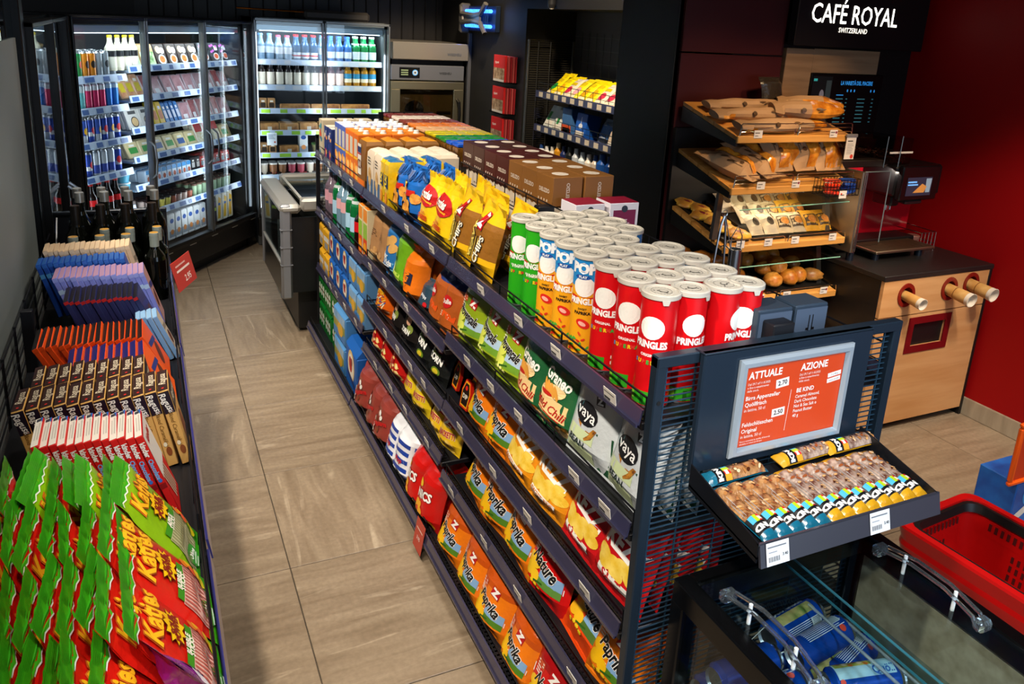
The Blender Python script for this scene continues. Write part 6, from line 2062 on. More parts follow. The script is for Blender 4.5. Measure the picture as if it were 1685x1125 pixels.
# ---- camera dome
m = MB()
m.lathe([(.012, .12), (.028, .03), (.028, .0), (.022, -.02), (.002, -.032)], mat('#1a1a1c', .4), 14)
o = m.build('security_camera', loc=(2.5, 4.80, 1.99))
tag(o, 'small dark security camera with pale lens on the dark wall', 'camera')
q = MB()
q.lathe([(.019, -.012), (.014, -.028), (.001, -.034)], mat('#c9c2b6', .3), 12)
q.build('lens', o)
# ---- brochure holders
for k, z in enumerate((1.42, 1.185, .95)):
    t = thing('brochure_holder', f'{("topmost", "middle", "lowest")[k]} wall rack of red booklets beside the wire shelves', 'rack', (2.575, 5.58, z))
    m = MB()
    m.box((-.09, -.14, -.005), (.01, .14, .004), glassm('#cfd6d8'))
    m.box((-.012, -.14, 0), (.01, .14, .05), BLACK)
    m.build('shelf', t)
    m = MB()
    m.box((-.085, -.105, .005), (-.068, .105, .20), card('#c21a1c'), .001)
    m.rect(-.10, .005, .10, .105, lambda u, v: Vector((-.0858, -u, v)), mat('#7a5a3a', .5, noise=(30, '#c9b090', 4)))
    m.rect(-.10, .105, .10, .2, lambda u, v: Vector((-.0862, -u, v)), ink('#c41c20'))
    m.text('News', .03, -.04, .145, lambda u, v: Vector((-.0868, -u, v)), ink('#f0dcd8'), .1, .02)
    m.rect(-.10, .005, .10, .022, lambda u, v: Vector((-.0864, -u, v)), ink('#d9d2ca'))
    o = m.build('booklet', t)
    for j in range(4):
        m = MB()
        m.box((-.06 + .014 * j, -.12 - .012 * j, .005), (-.05 + .014 * j, .105, .195), card('#8f1a20' if j % 2 else '#b04a48'), .001)
        m.build('booklet', t)
# ---- wire shelf unit in the alcove
ws = thing('wire_shelf', 'dark wire shelving of toiletries and yellow snack bags in the wall alcove', 'shelving', (2.75, 4.65, 0))
def wb(mb, name, **k):
    o = mb.build(name, ws, **k)
    o.location = (-2.75, -4.65, 0)
    return o
GM = metalm('#6a6862', .4)
m = MB()
m.tube([(2.58, 5.27, 0), (2.58, 5.27, 1.75), (2.95, 5.27, 1.75), (2.95, 5.27, 0)], .010, GM, 6)
m.tube([(2.66, 5.27, .5), (2.66, 5.27, 1.74)], .004, GM, 5)
m.tube([(2.76, 5.27, .5), (2.76, 5.27, 1.74)], .004, GM, 5)
wb(m, 'end_frame')
m = MB()
for k in range(70):
    m.tube([(2.59, 5.27, .6 + k * .0165), (2.94, 5.27, .6 + k * .0165)], .0017, mat('#4a4538', .4, .5), 4)
wb(m, 'wire_mesh')
m = MB()
for k in range(12):
    m.tube([(2.96, 4.06 + .1 * k, .6), (2.96, 4.06 + .1 * k, 1.82)], .0028, GM, 4)
for k in range(14):
    m.tube([(2.96, 4.04, .62 + .09 * k), (2.96, 5.27, .62 + .09 * k)], .0028, GM, 4)
wb(m, 'wire_back')
WSZ = [1.405, 1.165, .90]
for i, z in enumerate(WSZ):
    m = MB()
    m.box((2.60, 4.05, z - .05), (2.95, 5.12, z - .035), SHELFM, .002)
    wb(m, 'shelf')
    m = MB()
    m.box((2.588, 4.05, z - .05), (2.598, 5.13, z + .0), mat('#2d3358', .35, coat=.3), .002)
    r = wb(m, 'price_rail')
    m = MB()
    for k in range(9):
        m.box((2.5865, 4.10 + k * .115, z - .042), (2.5878, 4.155 + k * .115, z - .008), mat('#cfc4b0', .4))
    wb(m, 'price_tag')
    m = MB()
    m.tube([(2.60, 4.05, z + .055), (2.60, 5.12, z + .055)], .0026, WIRE, 4)
    m.tube([(2.60, 4.05, z + .02), (2.60, 5.12, z + .02)], .002, WIRE, 4)
    for k in range(12):
        m.tube([(2.60, 4.06 + .096 * k, z - .03), (2.60, 4.06 + .096 * k, z + .055)], .002, WIRE, 4)
    wb(m, 'wire_guard')
for z in (1.33, 1.20, 1.05, .9):
    m = MB()
    for k in range(6):
        m.tube([(2.585, 5.13, z + .014 * k), (2.70, 5.22, z + .014 * k)], .002, mat('#39406a', .4, .4), 4)
    wb(m, 'side_basket')
def hang(w, h, t, c, des, label, cat, name):
    m, fn = pillow(w, h, t, foil(c), None, R.randint(1, 99), .05, nu=8, nv=8)
    o = m.build(name, smooth=60)
    tag(o, label, cat)
    p = MB()
    des(p, fn, w, h)
    p.build('print', o, smooth=0)
    return Stock(o)
def d_sw(c):
    def f(p, fn, w, h):
        p.oval(.0, h * .38, w * .3, h * .16, lift(fn, .0014), ink(c))
        p.rect(-w * .4, h * .62, w * .3, h * .74, lift(fn, .0014), ink('#c8b010'), 3, 1)
        p.rect(-w * .42, h * .06, w * .42, h * .20, lift(fn, .0014), ink('#e9e0c8'), 3, 1)
    return f
YB = {'green': hang(.105, .23, .03, '#e8d010', d_sw('#1f8a3a'), 'x', 'sweets', 'sweet_bag'), 'yellow': hang(.105, .23, .03, '#ecd512', d_sw('#e0a010'), 'x', 'sweets', 'sweet_bag'), 'pink': hang(.105, .23, .03, '#e6d420', d_sw('#d9a0b0'), 'x', 'sweets', 'sweet_bag'),
      'white': hang(.105, .21, .03, '#d9cdbc', d_sw('#c02a4a'), 'x', 'sweets', 'sweet_bag')}
for i, k in enumerate(['green', 'yellow', 'white', 'pink', 'yellow', 'yellow', 'white', 'white', 'white']):
    for d in range(2):
        YB[k].put((2.625 + .05 * d, 5.03 - i * .112, WSZ[0] - .033), (-.85, 0, -PI / 2 + rb.uniform(-.05, .05)), f"{k if k != 'yellow' else 'plain yellow'} sweet bag, {ORD[i]} from the oven end, {'front' if d == 0 else 'rear'} row, top wire shelf", 'sweet bags on the wire shelf')
mx = MB()
def wbox(w, d, h, c, label, cat, loc, name, rz=-PI / 2, tilt=0, text=None, extra=None):
    m = MB()
    m.box((-w / 2, -d / 2, 0), (w / 2, d / 2, h), card(c), .004)
    o = m.build(name, loc=loc, rot=(tilt, 0, rz))
    tag(o, label, cat)
    p = MB()
    F = lambda u, v: Vector((u, -d / 2 - .0008, v))
    p.rect(-w * .4, h * .1, w * .4, h * .3, F, ink('#e0dcd2'))
    if extra:
        extra(p, F, w, h)
    p.build('print', o, smooth=0)
    return o
z = WSZ[1] - .034
wbox(.13, .10, .17, '#cfd6d2', 'clear-topped bottle pack with green cap at the oven end of the middle wire shelf', 'bottle', (2.68, 5.02, z), 'bottle_pack', tilt=-.5, extra=lambda p, F, w, h: p.rect(-w * .4, h * .3, -w * .1, h * .7, F, ink('#2a8a4a')))
wbox(.11, .10, .15, '#d2d6d0', 'second clear bottle pack from the oven end of the middle wire shelf', 'bottle', (2.67, 4.87, z), 'bottle_pack', tilt=-.4, extra=lambda p, F, w, h: p.rect(-w * .2, h * .3, w * .1, h * .6, F, ink('#2a8a4a')))
wbox(.13, .10, .19, '#3f6ea8', 'orange-based blue display box on the middle wire shelf', 'box', (2.68, 4.72, z), 'display_box', extra=lambda p, F, w, h: p.rect(-w * .48, 0, w * .48, h * .4, F, ink('#d8501c')))
wbox(.14, .11, .17, '#1657b8', 'bright blue tissue pack with white print on the middle wire shelf', 'pack', (2.68, 4.54, z), 'tissue_pack', tilt=-.15, extra=lambda p, F, w, h: (p.oval(0, h * .5, w * .18, h * .1, F, ink('#dfe6f0')), p.rect(-w * .02, h * .55, w * .02, h * .85, F, ink('#dfe6f0'))))
m, fn = pillow(.24, .17, .07, mat('#aab4c4', .15, .2, bump=(30, .6)), None, 61, .05)
p = MB()
p.rect(-.10, .02, .05, .13, lift(fn, .0015), ink('#2a5a9a'), 5, 4, -.2)
o = m.build('tissue_pack', smooth=60, loc=(2.70, 4.30, z), rot=(-.35, 0, -PI / 2))
tag(o, 'crinkled silver-blue film pack beside the bright blue tissue pack', 'pack')
p.build('print', o, smooth=0)
wbox(.12, .10, .10, '#b9a894', 'pale packet at the pier end of the middle wire shelf', 'pack', (2.67, 4.12, z), 'packet', tilt=-.3)
def lot(c, capc, label, h=.18, r=.03, name='lotion_bottle', lab=None):
    m = MB()
    m.lathe([(r * .9, 0), (r, .01), (r, h * .72), (r * .6, h * .80), (r * .55, h * .82)], mat(c, .3), 12)
    o = m.build(name, smooth=60)
    tag(o, label, 'toiletry')
    q = MB()
    q.lathe([(r * .55, h * .82), (r * .5, h)], mat(capc, .35), 12)
    q.build('cap', o)
    p = MB()
    p.oval(0, h * .45, r * .5, r * .5, roundfn(r, 0, 0, .0008), ink(lab or '#1f3f8a'), n=10)
    p.build('print', o, smooth=0)
    return Stock(o)
LT = [('white', lot('#dcdde0', '#20407a', 'x', .15)), ('white', lot('#e2e0dc', '#d9d9d9', 'x', .15)), ('cream', lot('#d9cfc0', '#c9c4b8', 'x', .16)), ('amber', lot('#c98a1c', '#d9c49a', 'x', .20, .032, lab='#e8c46a')),
      ('navy', lot('#1c2a5c', '#14204a', 'x', .19)), ('black', lot('#1a1e20', '#23282a', 'x', .20, .034, lab='#4a9a3a')), ('silver', lot('#b9c2cc', '#a9b4c0', 'x', .20)), ('pale blue', lot('#cfdde6', '#b9c4d0', 'x', .19)),
      ('ivory', lot('#dcd6cc', '#c4c4c4', 'x', .19)), ('taupe', lot('#c4b9ac', '#1c3a78', 'x', .20)), ('deep blue', lot('#1d4f9c', '#1a4488', 'x', .22, .042)), ('dark blue', lot('#163f86', '#12346e', 'x', .22, .03))]
for i, (w, st) in enumerate(LT):
    st.put((2.64, 5.08 - i * .085, WSZ[2] - .034), (0, 0, -PI / 2 + rb.uniform(-.2, .2)), f"{w} lotion bottle, {ORD[i]} from the oven end of the lower wire shelf", 'lotion bottles on the wire shelf')
# ================================================================== bakery shelves
WOODB = mat('#b97f3a', .4, noise=(2.5, '#d19a52', 6, (1, 14, 14)))
WOODL = mat('#c08a55', .42, noise=(2.2, '#cd9a66', 6, (1.2, 12, 12)))
bk = thing('bakery_shelf', 'black bakery stand with four sloping wooden shelves of bread beside the coffee counter', 'shelving', (2.67, 2.85, 0))
def bb_(mb, name, par=None, **k):
    o = mb.build(name, par or bk, **k)
    if not par:
        o.location = (-2.67, -2.85, 0)
    return o
m = MB()
m.box((2.285, 3.035, .02), (3.05, 3.055, 1.42), mat('#0c0c0c', .4))
bb_(m, 'back_panel')
m = MB()
m.box((2.30, 2.68, 0), (3.05, 3.03, .30), mat('#0d0d0e', .4), .004)
bb_(m, 'base')
TR = [(2.304, 2.975, 1.44, 1.545), (2.306, 3.035, 1.212, 1.325), (2.306, 3.045, .945, 1.045), (2.306, 3.045, .675, .775), (2.306, 3.045, .415, .49)]
BYF, BYB = 2.637, 3.03
def trayfn(k):
    x0, x1, zf, zb = TR[k]
    def f(x, t, up=0):       # t = 0 front edge, 1 back edge
        return Vector((x, BYF + (BYB - BYF) * t, zf + (zb - zf) * t + up))
    return f
CHROME = metalm('#c9c6c0', .2)
for k, (x0, x1, zf, zb) in enumerate(TR):
    f = trayfn(k)
    for q in range(5):          # wooden slats
        m = MB()
        t0, t1 = q / 5 + .006, (q + 1) / 5 - .006
        m.add([f(x0, t0, -.018), f(x1, t0, -.018), f(x1, t1, -.018), f(x0, t1, -.018), f(x0, t0), f(x1, t0), f(x1, t1), f(x0, t1)],
              [(0, 3, 2, 1), (4, 5, 6, 7), (0, 1, 5, 4), (1, 2, 6, 5), (2, 3, 7, 6), (3, 0, 4, 7)], WOODB)
        bb_(m, 'slat', smooth=0)
    m = MB()
    for xx in (x0 - .001, x1 - .011):
        m.add([f(xx, 0, -.02), f(xx, 1, -.02), f(xx, 1, -.09), f(xx, 0, -.045), f(xx + .012, 0, -.02), f(xx + .012, 1, -.02), f(xx + .012, 1, -.09), f(xx + .012, 0, -.045)],
              [(0, 1, 2, 3), (7, 6, 5, 4), (0, 4, 5, 1), (1, 5, 6, 2), (2, 6, 7, 3), (3, 7, 4, 0)], mat('#141414', .4))
        bb_(m, 'bracket', smooth=0)
        m = MB()
    m = MB()
    m.box((x0, BYF - .012, zf - .03), (x1, BYF + .003, zf + .002), WOODB, .003)
    bb_(m, 'front_board')
    xm = (x0 + x1) / 2
    for a, b in ((x0 + .012, xm - .006), (xm + .006, x1 + .006)):
        m = MB()
        hs = (.018, .036, .054) if k < 2 else (.03,)
        for h in hs:
            m.tube([(a, BYF - .004, zf - .004), (a + .008, BYF - .004, zf + h - .004), (a + .014, BYF - .004, zf + h), (b - .014, BYF - .004, zf + h), (b - .006, BYF - .004, zf + h - .004), (b, BYF - .004, zf - .004)], .0022, CHROME, 5)
        bb_(m, 'wire_guard')
    for q, tx in enumerate(((.16, .82) if k == 0 else (.22, .50, .78) if k == 1 else (.12, .34, .56, .88))):
        m = MB()
        xx = x0 + (x1 - x0) * tx
        m.box((xx - .023, BYF - .0145, zf - .008), (xx + .023, BYF - .0125, zf + .026), card('#d6d0cc'))
        m.rect(xx - .018, zf + .012, xx + .008, zf + .017, lambda u, v: Vector((u, BYF - .0149, v)), ink('#6a6460'))
        m.rect(xx - .018, zf + .0, xx + .0, zf + .004, lambda u, v: Vector((u, BYF - .0149, v)), ink('#7a7470'))
        if k in (0, 1, 3) and q % 2:
            m.oval(xx + .015, zf + .014, .006, .006, lambda u, v: Vector((u, BYF - .0152, v)), ink('#7a1a34'), n=8, rings=1)
        bb_(m, 'price_tag')
# the two glass sneeze guards with lights
GL = metalm('#8d8a86', .3)
for k, a in ((2, [Vector((2.36, 2.80, 1.168)), Vector((3.05, 2.80, 1.172)), Vector((3.0, 2.60, 1.130)), Vector((2.343, 2.60, 1.120))]),
             (3, [Vector((2.52, 2.80, .889)), Vector((3.05, 2.80, .893)), Vector((3.0, 2.60, .858)), Vector((2.373, 2.60, .853))])):
    m = MB()
    m.add(a + [p + Vector((0, 0, .005)) for p in a], [(0, 1, 2, 3), (7, 6, 5, 4), (0, 4, 5, 1), (1, 5, 6, 2), (3, 2, 6, 7), (0, 3, 7, 4)], glassm('#f2f8f6'))
    g = bb_(m, 'glass_guard', smooth=0)
    m = MB()
    m.tube([a[3], a[2]], .003, mat('#7fb8a4', .2, spec=.8), 5)
    m.build('edge', g)
    for xt, xb_ in ((a[0].x + .01, a[0].x - .075), (a[1].x - .03, a[1].x - .075)):
        m = MB()
        q = []
        for dy in (0, .02):
            q += [(xb_, 2.69 + dy, TR[k][2] + .02), (xb_ + .03, 2.69 + dy, TR[k][2] + .02), (xt + .03, 2.775 + dy, a[0].z), (xt, 2.775 + dy, a[0].z)]
        m.add(q, [(0, 1, 2, 3), (7, 6, 5, 4), (0, 4, 5, 1), (2, 6, 7, 3), (1, 5, 6, 2), (0, 3, 7, 4)], GL)
        bb_(m, 'guard_post', smooth=0)
m = MB()
m.box((2.435, 2.772, 1.148), (2.885, 2.790, 1.160), mat('#ffeed2', .3, emit=7))
bb_(m, 'light_tube')
d = lamp('bakery_tube_lamp', 'AREA', (2.66, 2.78, 1.143), (2.66, 2.80, .9), 0.7, (1, .78, .50), .42, .02)
# ---- bread
def loaf(rx, ry, rz, c, c2, label, cat, name, seed=1, n=14, slash=False, lump=.05):
    rn = random.Random(seed)
    ph = [rn.uniform(0, 6.3) for _ in range(4)]
    m = MB()
    vs, fs = [], []
    J = 8
    for j in range(J + 1):
        t = PI * j / J
        for i in range(n):
            p = 2 * PI * i / n
            q = 1 + lump * math.sin(3 * p + ph[0]) * math.sin(t) + lump * math.sin(5 * p + 4 * t + ph[1])
            x, y, z = rx * math.sin(t) * math.cos(p) * q, ry * math.sin(t) * math.sin(p) * q, rz * (1 - .35 * (math.cos(t) < 0)) * math.cos(t)
            if slash and math.cos(t) > .3 and abs(y) < ry * .16:
                z -= rz * .22 * (1 - abs(y) / (ry * .16))
            vs.append((x, y, z + rz * .65))
    for j in range(J):
        for i in range(n):
            fs.append((j * n + i, (j + 1) * n + i, (j + 1) * n + (i + 1) % n, j * n + (i + 1) % n))
    m.add(vs, fs, mat(c, .42, noise=(14, c2, 4), bump=(60, .25), coat=.15))
    o = m.build(name, smooth=70)
    tag(o, label, cat)
    return Stock(o)
BRD = {'roll': loaf(.05, .042, .042, '#b5661c', '#e0a24c', 'x', 'bread', 'bread_roll', 1, slash=True), 'bun': loaf(.047, .045, .044, '#a85a16', '#d08a30', 'x', 'bread', 'bread_roll', 2), 'crumb': loaf(.052, .04, .036, '#7a4516', '#c08a44', 'x', 'bread', 'seeded_roll', 3, lump=.11),
       'croissant': loaf(.062, .036, .034, '#9c5216', '#d88c30', 'x', 'pastry', 'croissant', 4, lump=.12), 'pizza': loaf(.065, .055, .020, '#b0702c', '#d9b040', 'x', 'pastry', 'pizza_slice', 5, lump=.10), 'bigcrois': loaf(.068, .045, .038, '#8c4510', '#d08028', 'x', 'pastry', 'croissant', 6, lump=.14)}
toppings = MB()
rn = random.Random(12)
for k in range(9):
    c = rn.choice(['#8a2030', '#e0c030', '#d8b020', '#7a1828'])
    toppings.oval(rn.uniform(-.04, .04), rn.uniform(-.035, .035), .013, .010, lambda u, v: Vector((u, v, .0345 - 6 * (u * u + v * v))), ink(c), n=8, rings=1)
toppings.build('topping', BRD['pizza'].root, smooth=60)
def onb(k, x, t, up=0.0):
    return trayfn(k)(x, t, up + .002)
SL = [math.atan2(t[3] - t[2], BYB - BYF) for t in TR]
# black baking sheets
def sheet(k, xa, xb, label):
    f = trayfn(k)
    m = MB()
    P = [f(xa, .06, .004), f(xb, .06, .004), f(xb, .97, .004), f(xa, .97, .004)]
    u = Vector((0, 0, .016))
    m.add(P + [p + Vector((0, 0, .003)) for p in P], [(0, 3, 2, 1), (4, 5, 6, 7)], BLACK)
    for a, b in ((0, 1), (1, 2), (2, 3), (3, 0)):
        m.add([P[a], P[b], P[b] + u, P[a] + u], [(0, 1, 2, 3)], BLACK)
    o = m.build('baking_sheet', smooth=0)
    tag(o, label, 'tray')
    return o
sheet(2, 2.33, 2.475, 'narrow black baking sheet of pastry pizzas under the upper glass guard')
sheet(2, 2.50, 3.02, 'wide black baking sheet of wrapped snacks under the upper glass guard')
sheet(3, 2.33, 2.60, 'narrow black baking sheet of croissants under the lower glass guard')
sheet(3, 2.63, 3.03, 'wide black baking sheet of rolls under the lower glass guard')
for i, (x, t) in enumerate(((2.36, .93), (2.40, .78), (2.375, .62), (2.41, .47), (2.40, .32), (2.435, .16))):
    BRD['pizza'].put(onb(2, x, t, .007), (SL[2], 0, rb.uniform(-.6, .6)), f'small topped pizza pastry, {ORD[i]} from the back of the upper narrow sheet', 'pizza pastries on the bakery stand')
def snackbag(c, c2, label, name):
    m, fn = pillow(.085, .115, .05, mat(c, .5, bump=(50, .2)), None, R.randint(1, 90), .03, nu=8, nv=8, low=.3, high=.35)
    o = m.build(name, smooth=60)
    tag(o, label, 'pastry')
    p = MB()
    p.oval(0, .060, .020, .022, lift(fn, .0016), ink('#3a2f26'), n=12) if c2 is None else (p.rect(-.036, .025, .036, .085, lift(fn, .0014), ink('#4a3a28'), 4, 3), p.oval(0, .055, .024, .020, lift(fn, .0022), mat(c2, .5, noise=(60, '#e0a050', 3)), n=12))
    p.build('print', o, smooth=0)
    return Stock(o)
SB = {'white': snackbag('#d3c4ab', None, 'x', 'paper_bag'), 'gold': snackbag('#d9a02c', '#c8762a', 'x', 'snack_bag'), 'window': snackbag('#cbb99a', '#b5702c', 'x', 'paper_bag')}
seqs = [['white', 'white', 'window', 'window', 'gold', 'gold'], ['white', 'white', 'window', 'gold', 'gold'], ['white', 'white', 'white', 'window', 'window', 'gold']]
for r, sq in enumerate(seqs):
    for i, k in enumerate(sq):
        x = 2.555 + i * .086 + (.03 if r == 1 else 0)
        SB[k].put(onb(2, x, .14 + .28 * r, .008), (SL[2] - 1.02, 0, rb.uniform(-.12, .12)), f"{ {'white': 'white', 'gold': 'golden', 'window': 'window-fronted'}[k]} pastry bag, {ORD[i]} from the pizza pastries, {['front', 'middle', 'back'][r]} row under glass", 'pastry bags on the bakery stand')
for i, (k, x, t) in enumerate((('bigcrois', 2.365, .93), ('bigcrois', 2.45, .80), ('bigcrois', 2.38, .66), ('croissant', 2.53, .74), ('croissant', 2.47, .52), ('croissant', 2.55, .42), ('bigcrois', 2.40, .34), ('bigcrois', 2.555, .15))):
    BRD[k].put(onb(3, x, t, .01), (SL[3], 0, rb.uniform(-.5, 1.2)), f'croissant, {ORD[i]} from the back of the lower narrow sheet', 'croissants on the bakery stand')
for i, (k, x, t) in enumerate((('roll', 2.69, .92), ('roll', 2.80, .94), ('roll', 2.68, .66), ('bun', 2.79, .70), ('bun', 2.87, .74), ('roll', 2.72, .43), ('bun', 2.83, .50), ('crumb', 2.94, .52), ('roll', 2.70, .19), ('bun', 2.80, .20), ('bun', 2.875, .23), ('crumb', 2.965, .22), ('roll', 2.775, .33))):
    BRD[k].put(onb(3, x, t, .01 + (.03 if i == 12 else 0)), (SL[3], 0, rb.uniform(-.6, .6)), f"{ {'roll': 'slashed golden', 'bun': 'round golden', 'crumb': 'seeded'}[k]} bread roll, {ORD[i]} from the back of the lower wide sheet", 'rolls on the bakery stand')
# bagged loaves on the upper shelves
KRAFT = mat('#a48260', .65, bump=(35, .25))
FILM = mat('#a85c14', .15, noise=(22, '#e09a34', 3), coat=.9, bump=(30, .4))
def breadbag(w, h, d, label, seed, win, name='bread_bag'):
    m, fn = pillow(w, h, d, KRAFT, None, seed, .03, narrow=.03, nu=12, nv=12, wr=.005, low=.22, high=.34)
    o = m.build(name, smooth=60)
    tag(o, label, 'bread')
    rn = random.Random(seed)
    g = MB()
    u0, v0, u1, v1 = w * win[0], h * win[1], w * win[2], h * win[3]
    n = 14
    ctr = [(rn.uniform(u0 + .02, u1 - .02), v0 + (v1 - v0) * (k + .5) / 5, rn.uniform(.026, .040)) for k in range(5)]
    def bump(u, v):
        z = max(max(0.0, 1 - ((u - cu) ** 2 + (v - cv) ** 2) / (rr_ * rr_)) ** .6 for cu, cv, rr_ in ctr)
        e = min(1, 6 * min((u - u0) / (u1 - u0), (u1 - u) / (u1 - u0), (v - v0) / (v1 - v0), (v1 - v) / (v1 - v0)) + .05)
        return .003 + .020 * z * e
    g.rect(u0, v0, u1, v1, lambda u, v: fn(u, v) + Vector((0, -bump(u, v), 0)), FILM, n, n)
    g.build('window', o, smooth=75)
    p = MB()
    for k in range(3):
        p.oval(w * (-.34 + .05 * k), h * (.45 + .12 * k), w * .03, h * .06, lift(fn, .003), ink('#4a3420'), n=8, rings=1, ang=.4)
        p.rect(w * (-.34 + .05 * k) - .001, h * (.25 + .12 * k), w * (-.34 + .05 * k) + .001, h * (.45 + .12 * k), lift(fn, .003), ink('#4a3420'), 1, 4)
    p.oval(w * -.22, h * .30, w * .06, w * .06, lift(fn, .004), ink('#4a3420'), n=12)
    p.build('print', o, smooth=0)
    return o
def lay(o, k, x, t, rz, up, pitch=0.0):
    o.location = onb(k, x, t, up)
    o.rotation_euler = (SL[k] - PI / 2 + pitch, 0, rz)
for i, (w, h, x, t, rz, up, win, lab, pt) in enumerate((
        (.16, .30, 2.46, .0, .55, .03, (-.02, .10, .44, .84), 'flat bread bag at the pier end of the second shelf', .02),
        (.17, .29, 2.575, .02, .30, .035, (-.16, .08, .42, .84), 'second bread bag from the pier on the second shelf, its window long and narrow', .12),
        (.21, .29, 2.66, .10, .16, .045, (-.25, .06, .45, .80), 'crumpled bread bag with a glossy wide window in the middle of the second shelf', .62),
        (.19, .30, 2.80, .10, .10, .045, (-.12, .05, .46, .86), 'bread bag of round rolls, fourth from the pier on the second shelf', .66),
        (.19, .30, 2.925, .08, .04, .045, (-.22, .04, .46, .88), 'glossy bread bag nearest the coffee machine on the second shelf', .62))):
    lay(breadbag(w, h, .10, lab, 70 + i, win), 1, x, t, rz, up, pt)
def longloaf(L, r, label, seed, gold, name='baguette_bag', cat='bread'):
    """paper sleeve lying along x with golden bread showing for s in gold"""
    rn = random.Random(seed)
    m = MB()
    nx, na = 22, 12
    ring = []
    for i in range(nx + 1):
        s_ = i / nx
        e = math.sin(PI * min(1, max(0, s_ * .96 + .02))) ** .38
        if s_ < .10:
            e = .75 + .25 * s_ / .10
        rw = []
        for k in range(na):
            a = 2 * PI * k / na
            q = r * e * (1 + .05 * math.sin(3 * a + 9 * s_ + seed) + .04 * math.sin(17 * s_ + 2 * a))
            flat = 1.25 if s_ < .10 else 1.0
            rw.append(((s_ - .5) * L, q * math.cos(a) * 1.12 * flat, q * math.sin(a) * (.82 if s_ >= .10 else .55) + r * .8))
        ring.append(rw)
    for i in range(nx):
        for k in range(na):
            t = (i + .5) / nx
            a = 2 * PI * (k + .5) / na
            isg = any(g0 <= t <= g1 and (amin <= a <= amax) for g0, g1, amin, amax in gold)
            m.add([ring[i][k], ring[i + 1][k], ring[i + 1][(k + 1) % na], ring[i][(k + 1) % na]], [(0, 1, 2, 3)], FILM if isg else KRAFT)
    m.add(ring[0], [tuple(range(na))], KRAFT)
    m.add(ring[-1], [tuple(range(na))[::-1]], FILM)
    o = m.build(name, smooth=70)
    tag(o, label, cat)
    p = MB()
    f = lambda u, v: Vector((u, -r * 1.12 * math.cos(v / r) - .004, r * .8 + (r * .82 + .004) * math.sin(v / r)))
    p.oval(-L * .12, .020, .012, .012, f, ink('#4a3420'), n=12)
    p.oval(L * .10, .030, .018, .005, f, ink('#5a4028'), n=10)
    p.oval(L * .14, .024, .018, .004, f, ink('#5a4028'), n=10, ang=.3)
    p.build('print', o, smooth=0)
    return o
for x, t, up, L, r, rz, gold, lab in ((2.585, .10, .002, .52, .036, .02, ((.03, .16, PI, 1.6 * PI), (.82, 1.0, 0, 7)), 'front paper-bagged baguette lying along the top bakery shelf'),
                                      (2.56, .42, .002, .54, .036, .03, ((.03, .20, PI * .9, 1.5 * PI), (.78, 1.0, 0, 7)), 'middle paper-bagged baguette along the top bakery shelf'),
                                      (2.60, .72, .002, .52, .034, .02, ((.80, 1.0, 0, 7),), 'rear paper-bagged baguette along the top bakery shelf'),
                                      (2.80, .30, .030, .34, .050, -.35, ((.50, 1.0, 0, 7),), 'round loaf in a windowed bag on the top shelf, nearer the baguettes'),
                                      (2.885, .48, .020, .30, .055, -.60, ((.35, .58, .6 * PI, 2 * PI), (.68, 1.0, 0, 7)), 'shiny loaf in a windowed bag at the coffee end of the top shelf')):
    o = longloaf(L, r, lab, int(x * 100), gold)
    o.location = onb(0, x, t, up)
    o.rotation_euler = (SL[0], 0, rz)
m, fn = pillow(.16, .13, .06, mat('#2a241e', .25, bump=(40, .5)), None, 95, .05)
o = m.build('dark_bag', smooth=60, loc=onb(0, 2.77, .80, .02), rot=(-.2, 0, .2))
tag(o, 'dark crumpled bag behind the loaves on the top bakery shelf', 'bag')
# hanging notice and chocolate basket on the shelf rails
m = MB()
m.box((2.935, 2.615, 1.33), (2.995, 2.618, 1.435), card('#cdc6c0'))
m.box((2.93, 2.612, 1.432), (3.0, 2.622, 1.447), mat('#8f9298', .3, .5), .002)
o = m.build('notice_card')
tag(o, 'white hanging notice at the coffee end of the top bakery shelf', 'card')
p = MB()
F = lambda u, v: Vector((u, 2.6145, v))
p.rect(2.943, 1.412, 2.975, 1.417, F, ink('#3a3634'))
p.lines(2.943, 1.402, .042, 7, .0075, .0025, F, ink('#8a8480'))
p.oval(2.98, 1.343, .010, .010, F, ink('#c23a2c'), n=12)
p.build('print', o, smooth=0)
bsk = thing('wire_basket', 'small dark wire basket of bars hooked on the second bakery shelf', 'basket', (2.88, 2.575, 1.175))
m = MB()
for z in (0, .03, .075):
    m.tube([(-.10, -.035, z), (.10, -.035, z), (.105, .045, z), (-.105, .045, z)], .002, WIRE, 4, True)
for k in range(11):
    m.tube([(-.10 + .02 * k, -.035, 0), (-.10 + .02 * k, -.035, .075)], .0015, WIRE, 4)
    m.tube([(-.10 + .02 * k, .045, 0), (-.10 + .02 * k, .045, .075)], .0015, WIRE, 4)
    m.tube([(-.10 + .02 * k, -.035, 0), (-.10 + .02 * k, .045, 0)], .0015, WIRE, 4)
m.build('frame', bsk)
for i in range(8):
    m = MB()
    m.box((-.045, -.012, 0), (.045, .012, .016), foil(('#c8341c', '#1c3f8a', '#b8402c', '#1a3a80')[i % 4], .2), .005)
    o = m.build('candy_bar', loc=(2.83 + .095 * (i % 2) + rb.uniform(-.01, .01), 2.555 + .014 * (i // 2 % 2) , 1.181 + .018 * (i // 2)), rot=(rb.uniform(-.1, .1), rb.uniform(-.1, .1), rb.uniform(-.3, .3)))
    tag(o, f"{('red', 'blue')[i % 2]} foil bar in the hooked wire basket, {ORD[i // 2]} layer up", 'bar', 'bars in the hooked basket')
m = MB()
m.box((2.855, 2.535, 1.165), (2.90, 2.5375, 1.20), card('#d3cdca'))
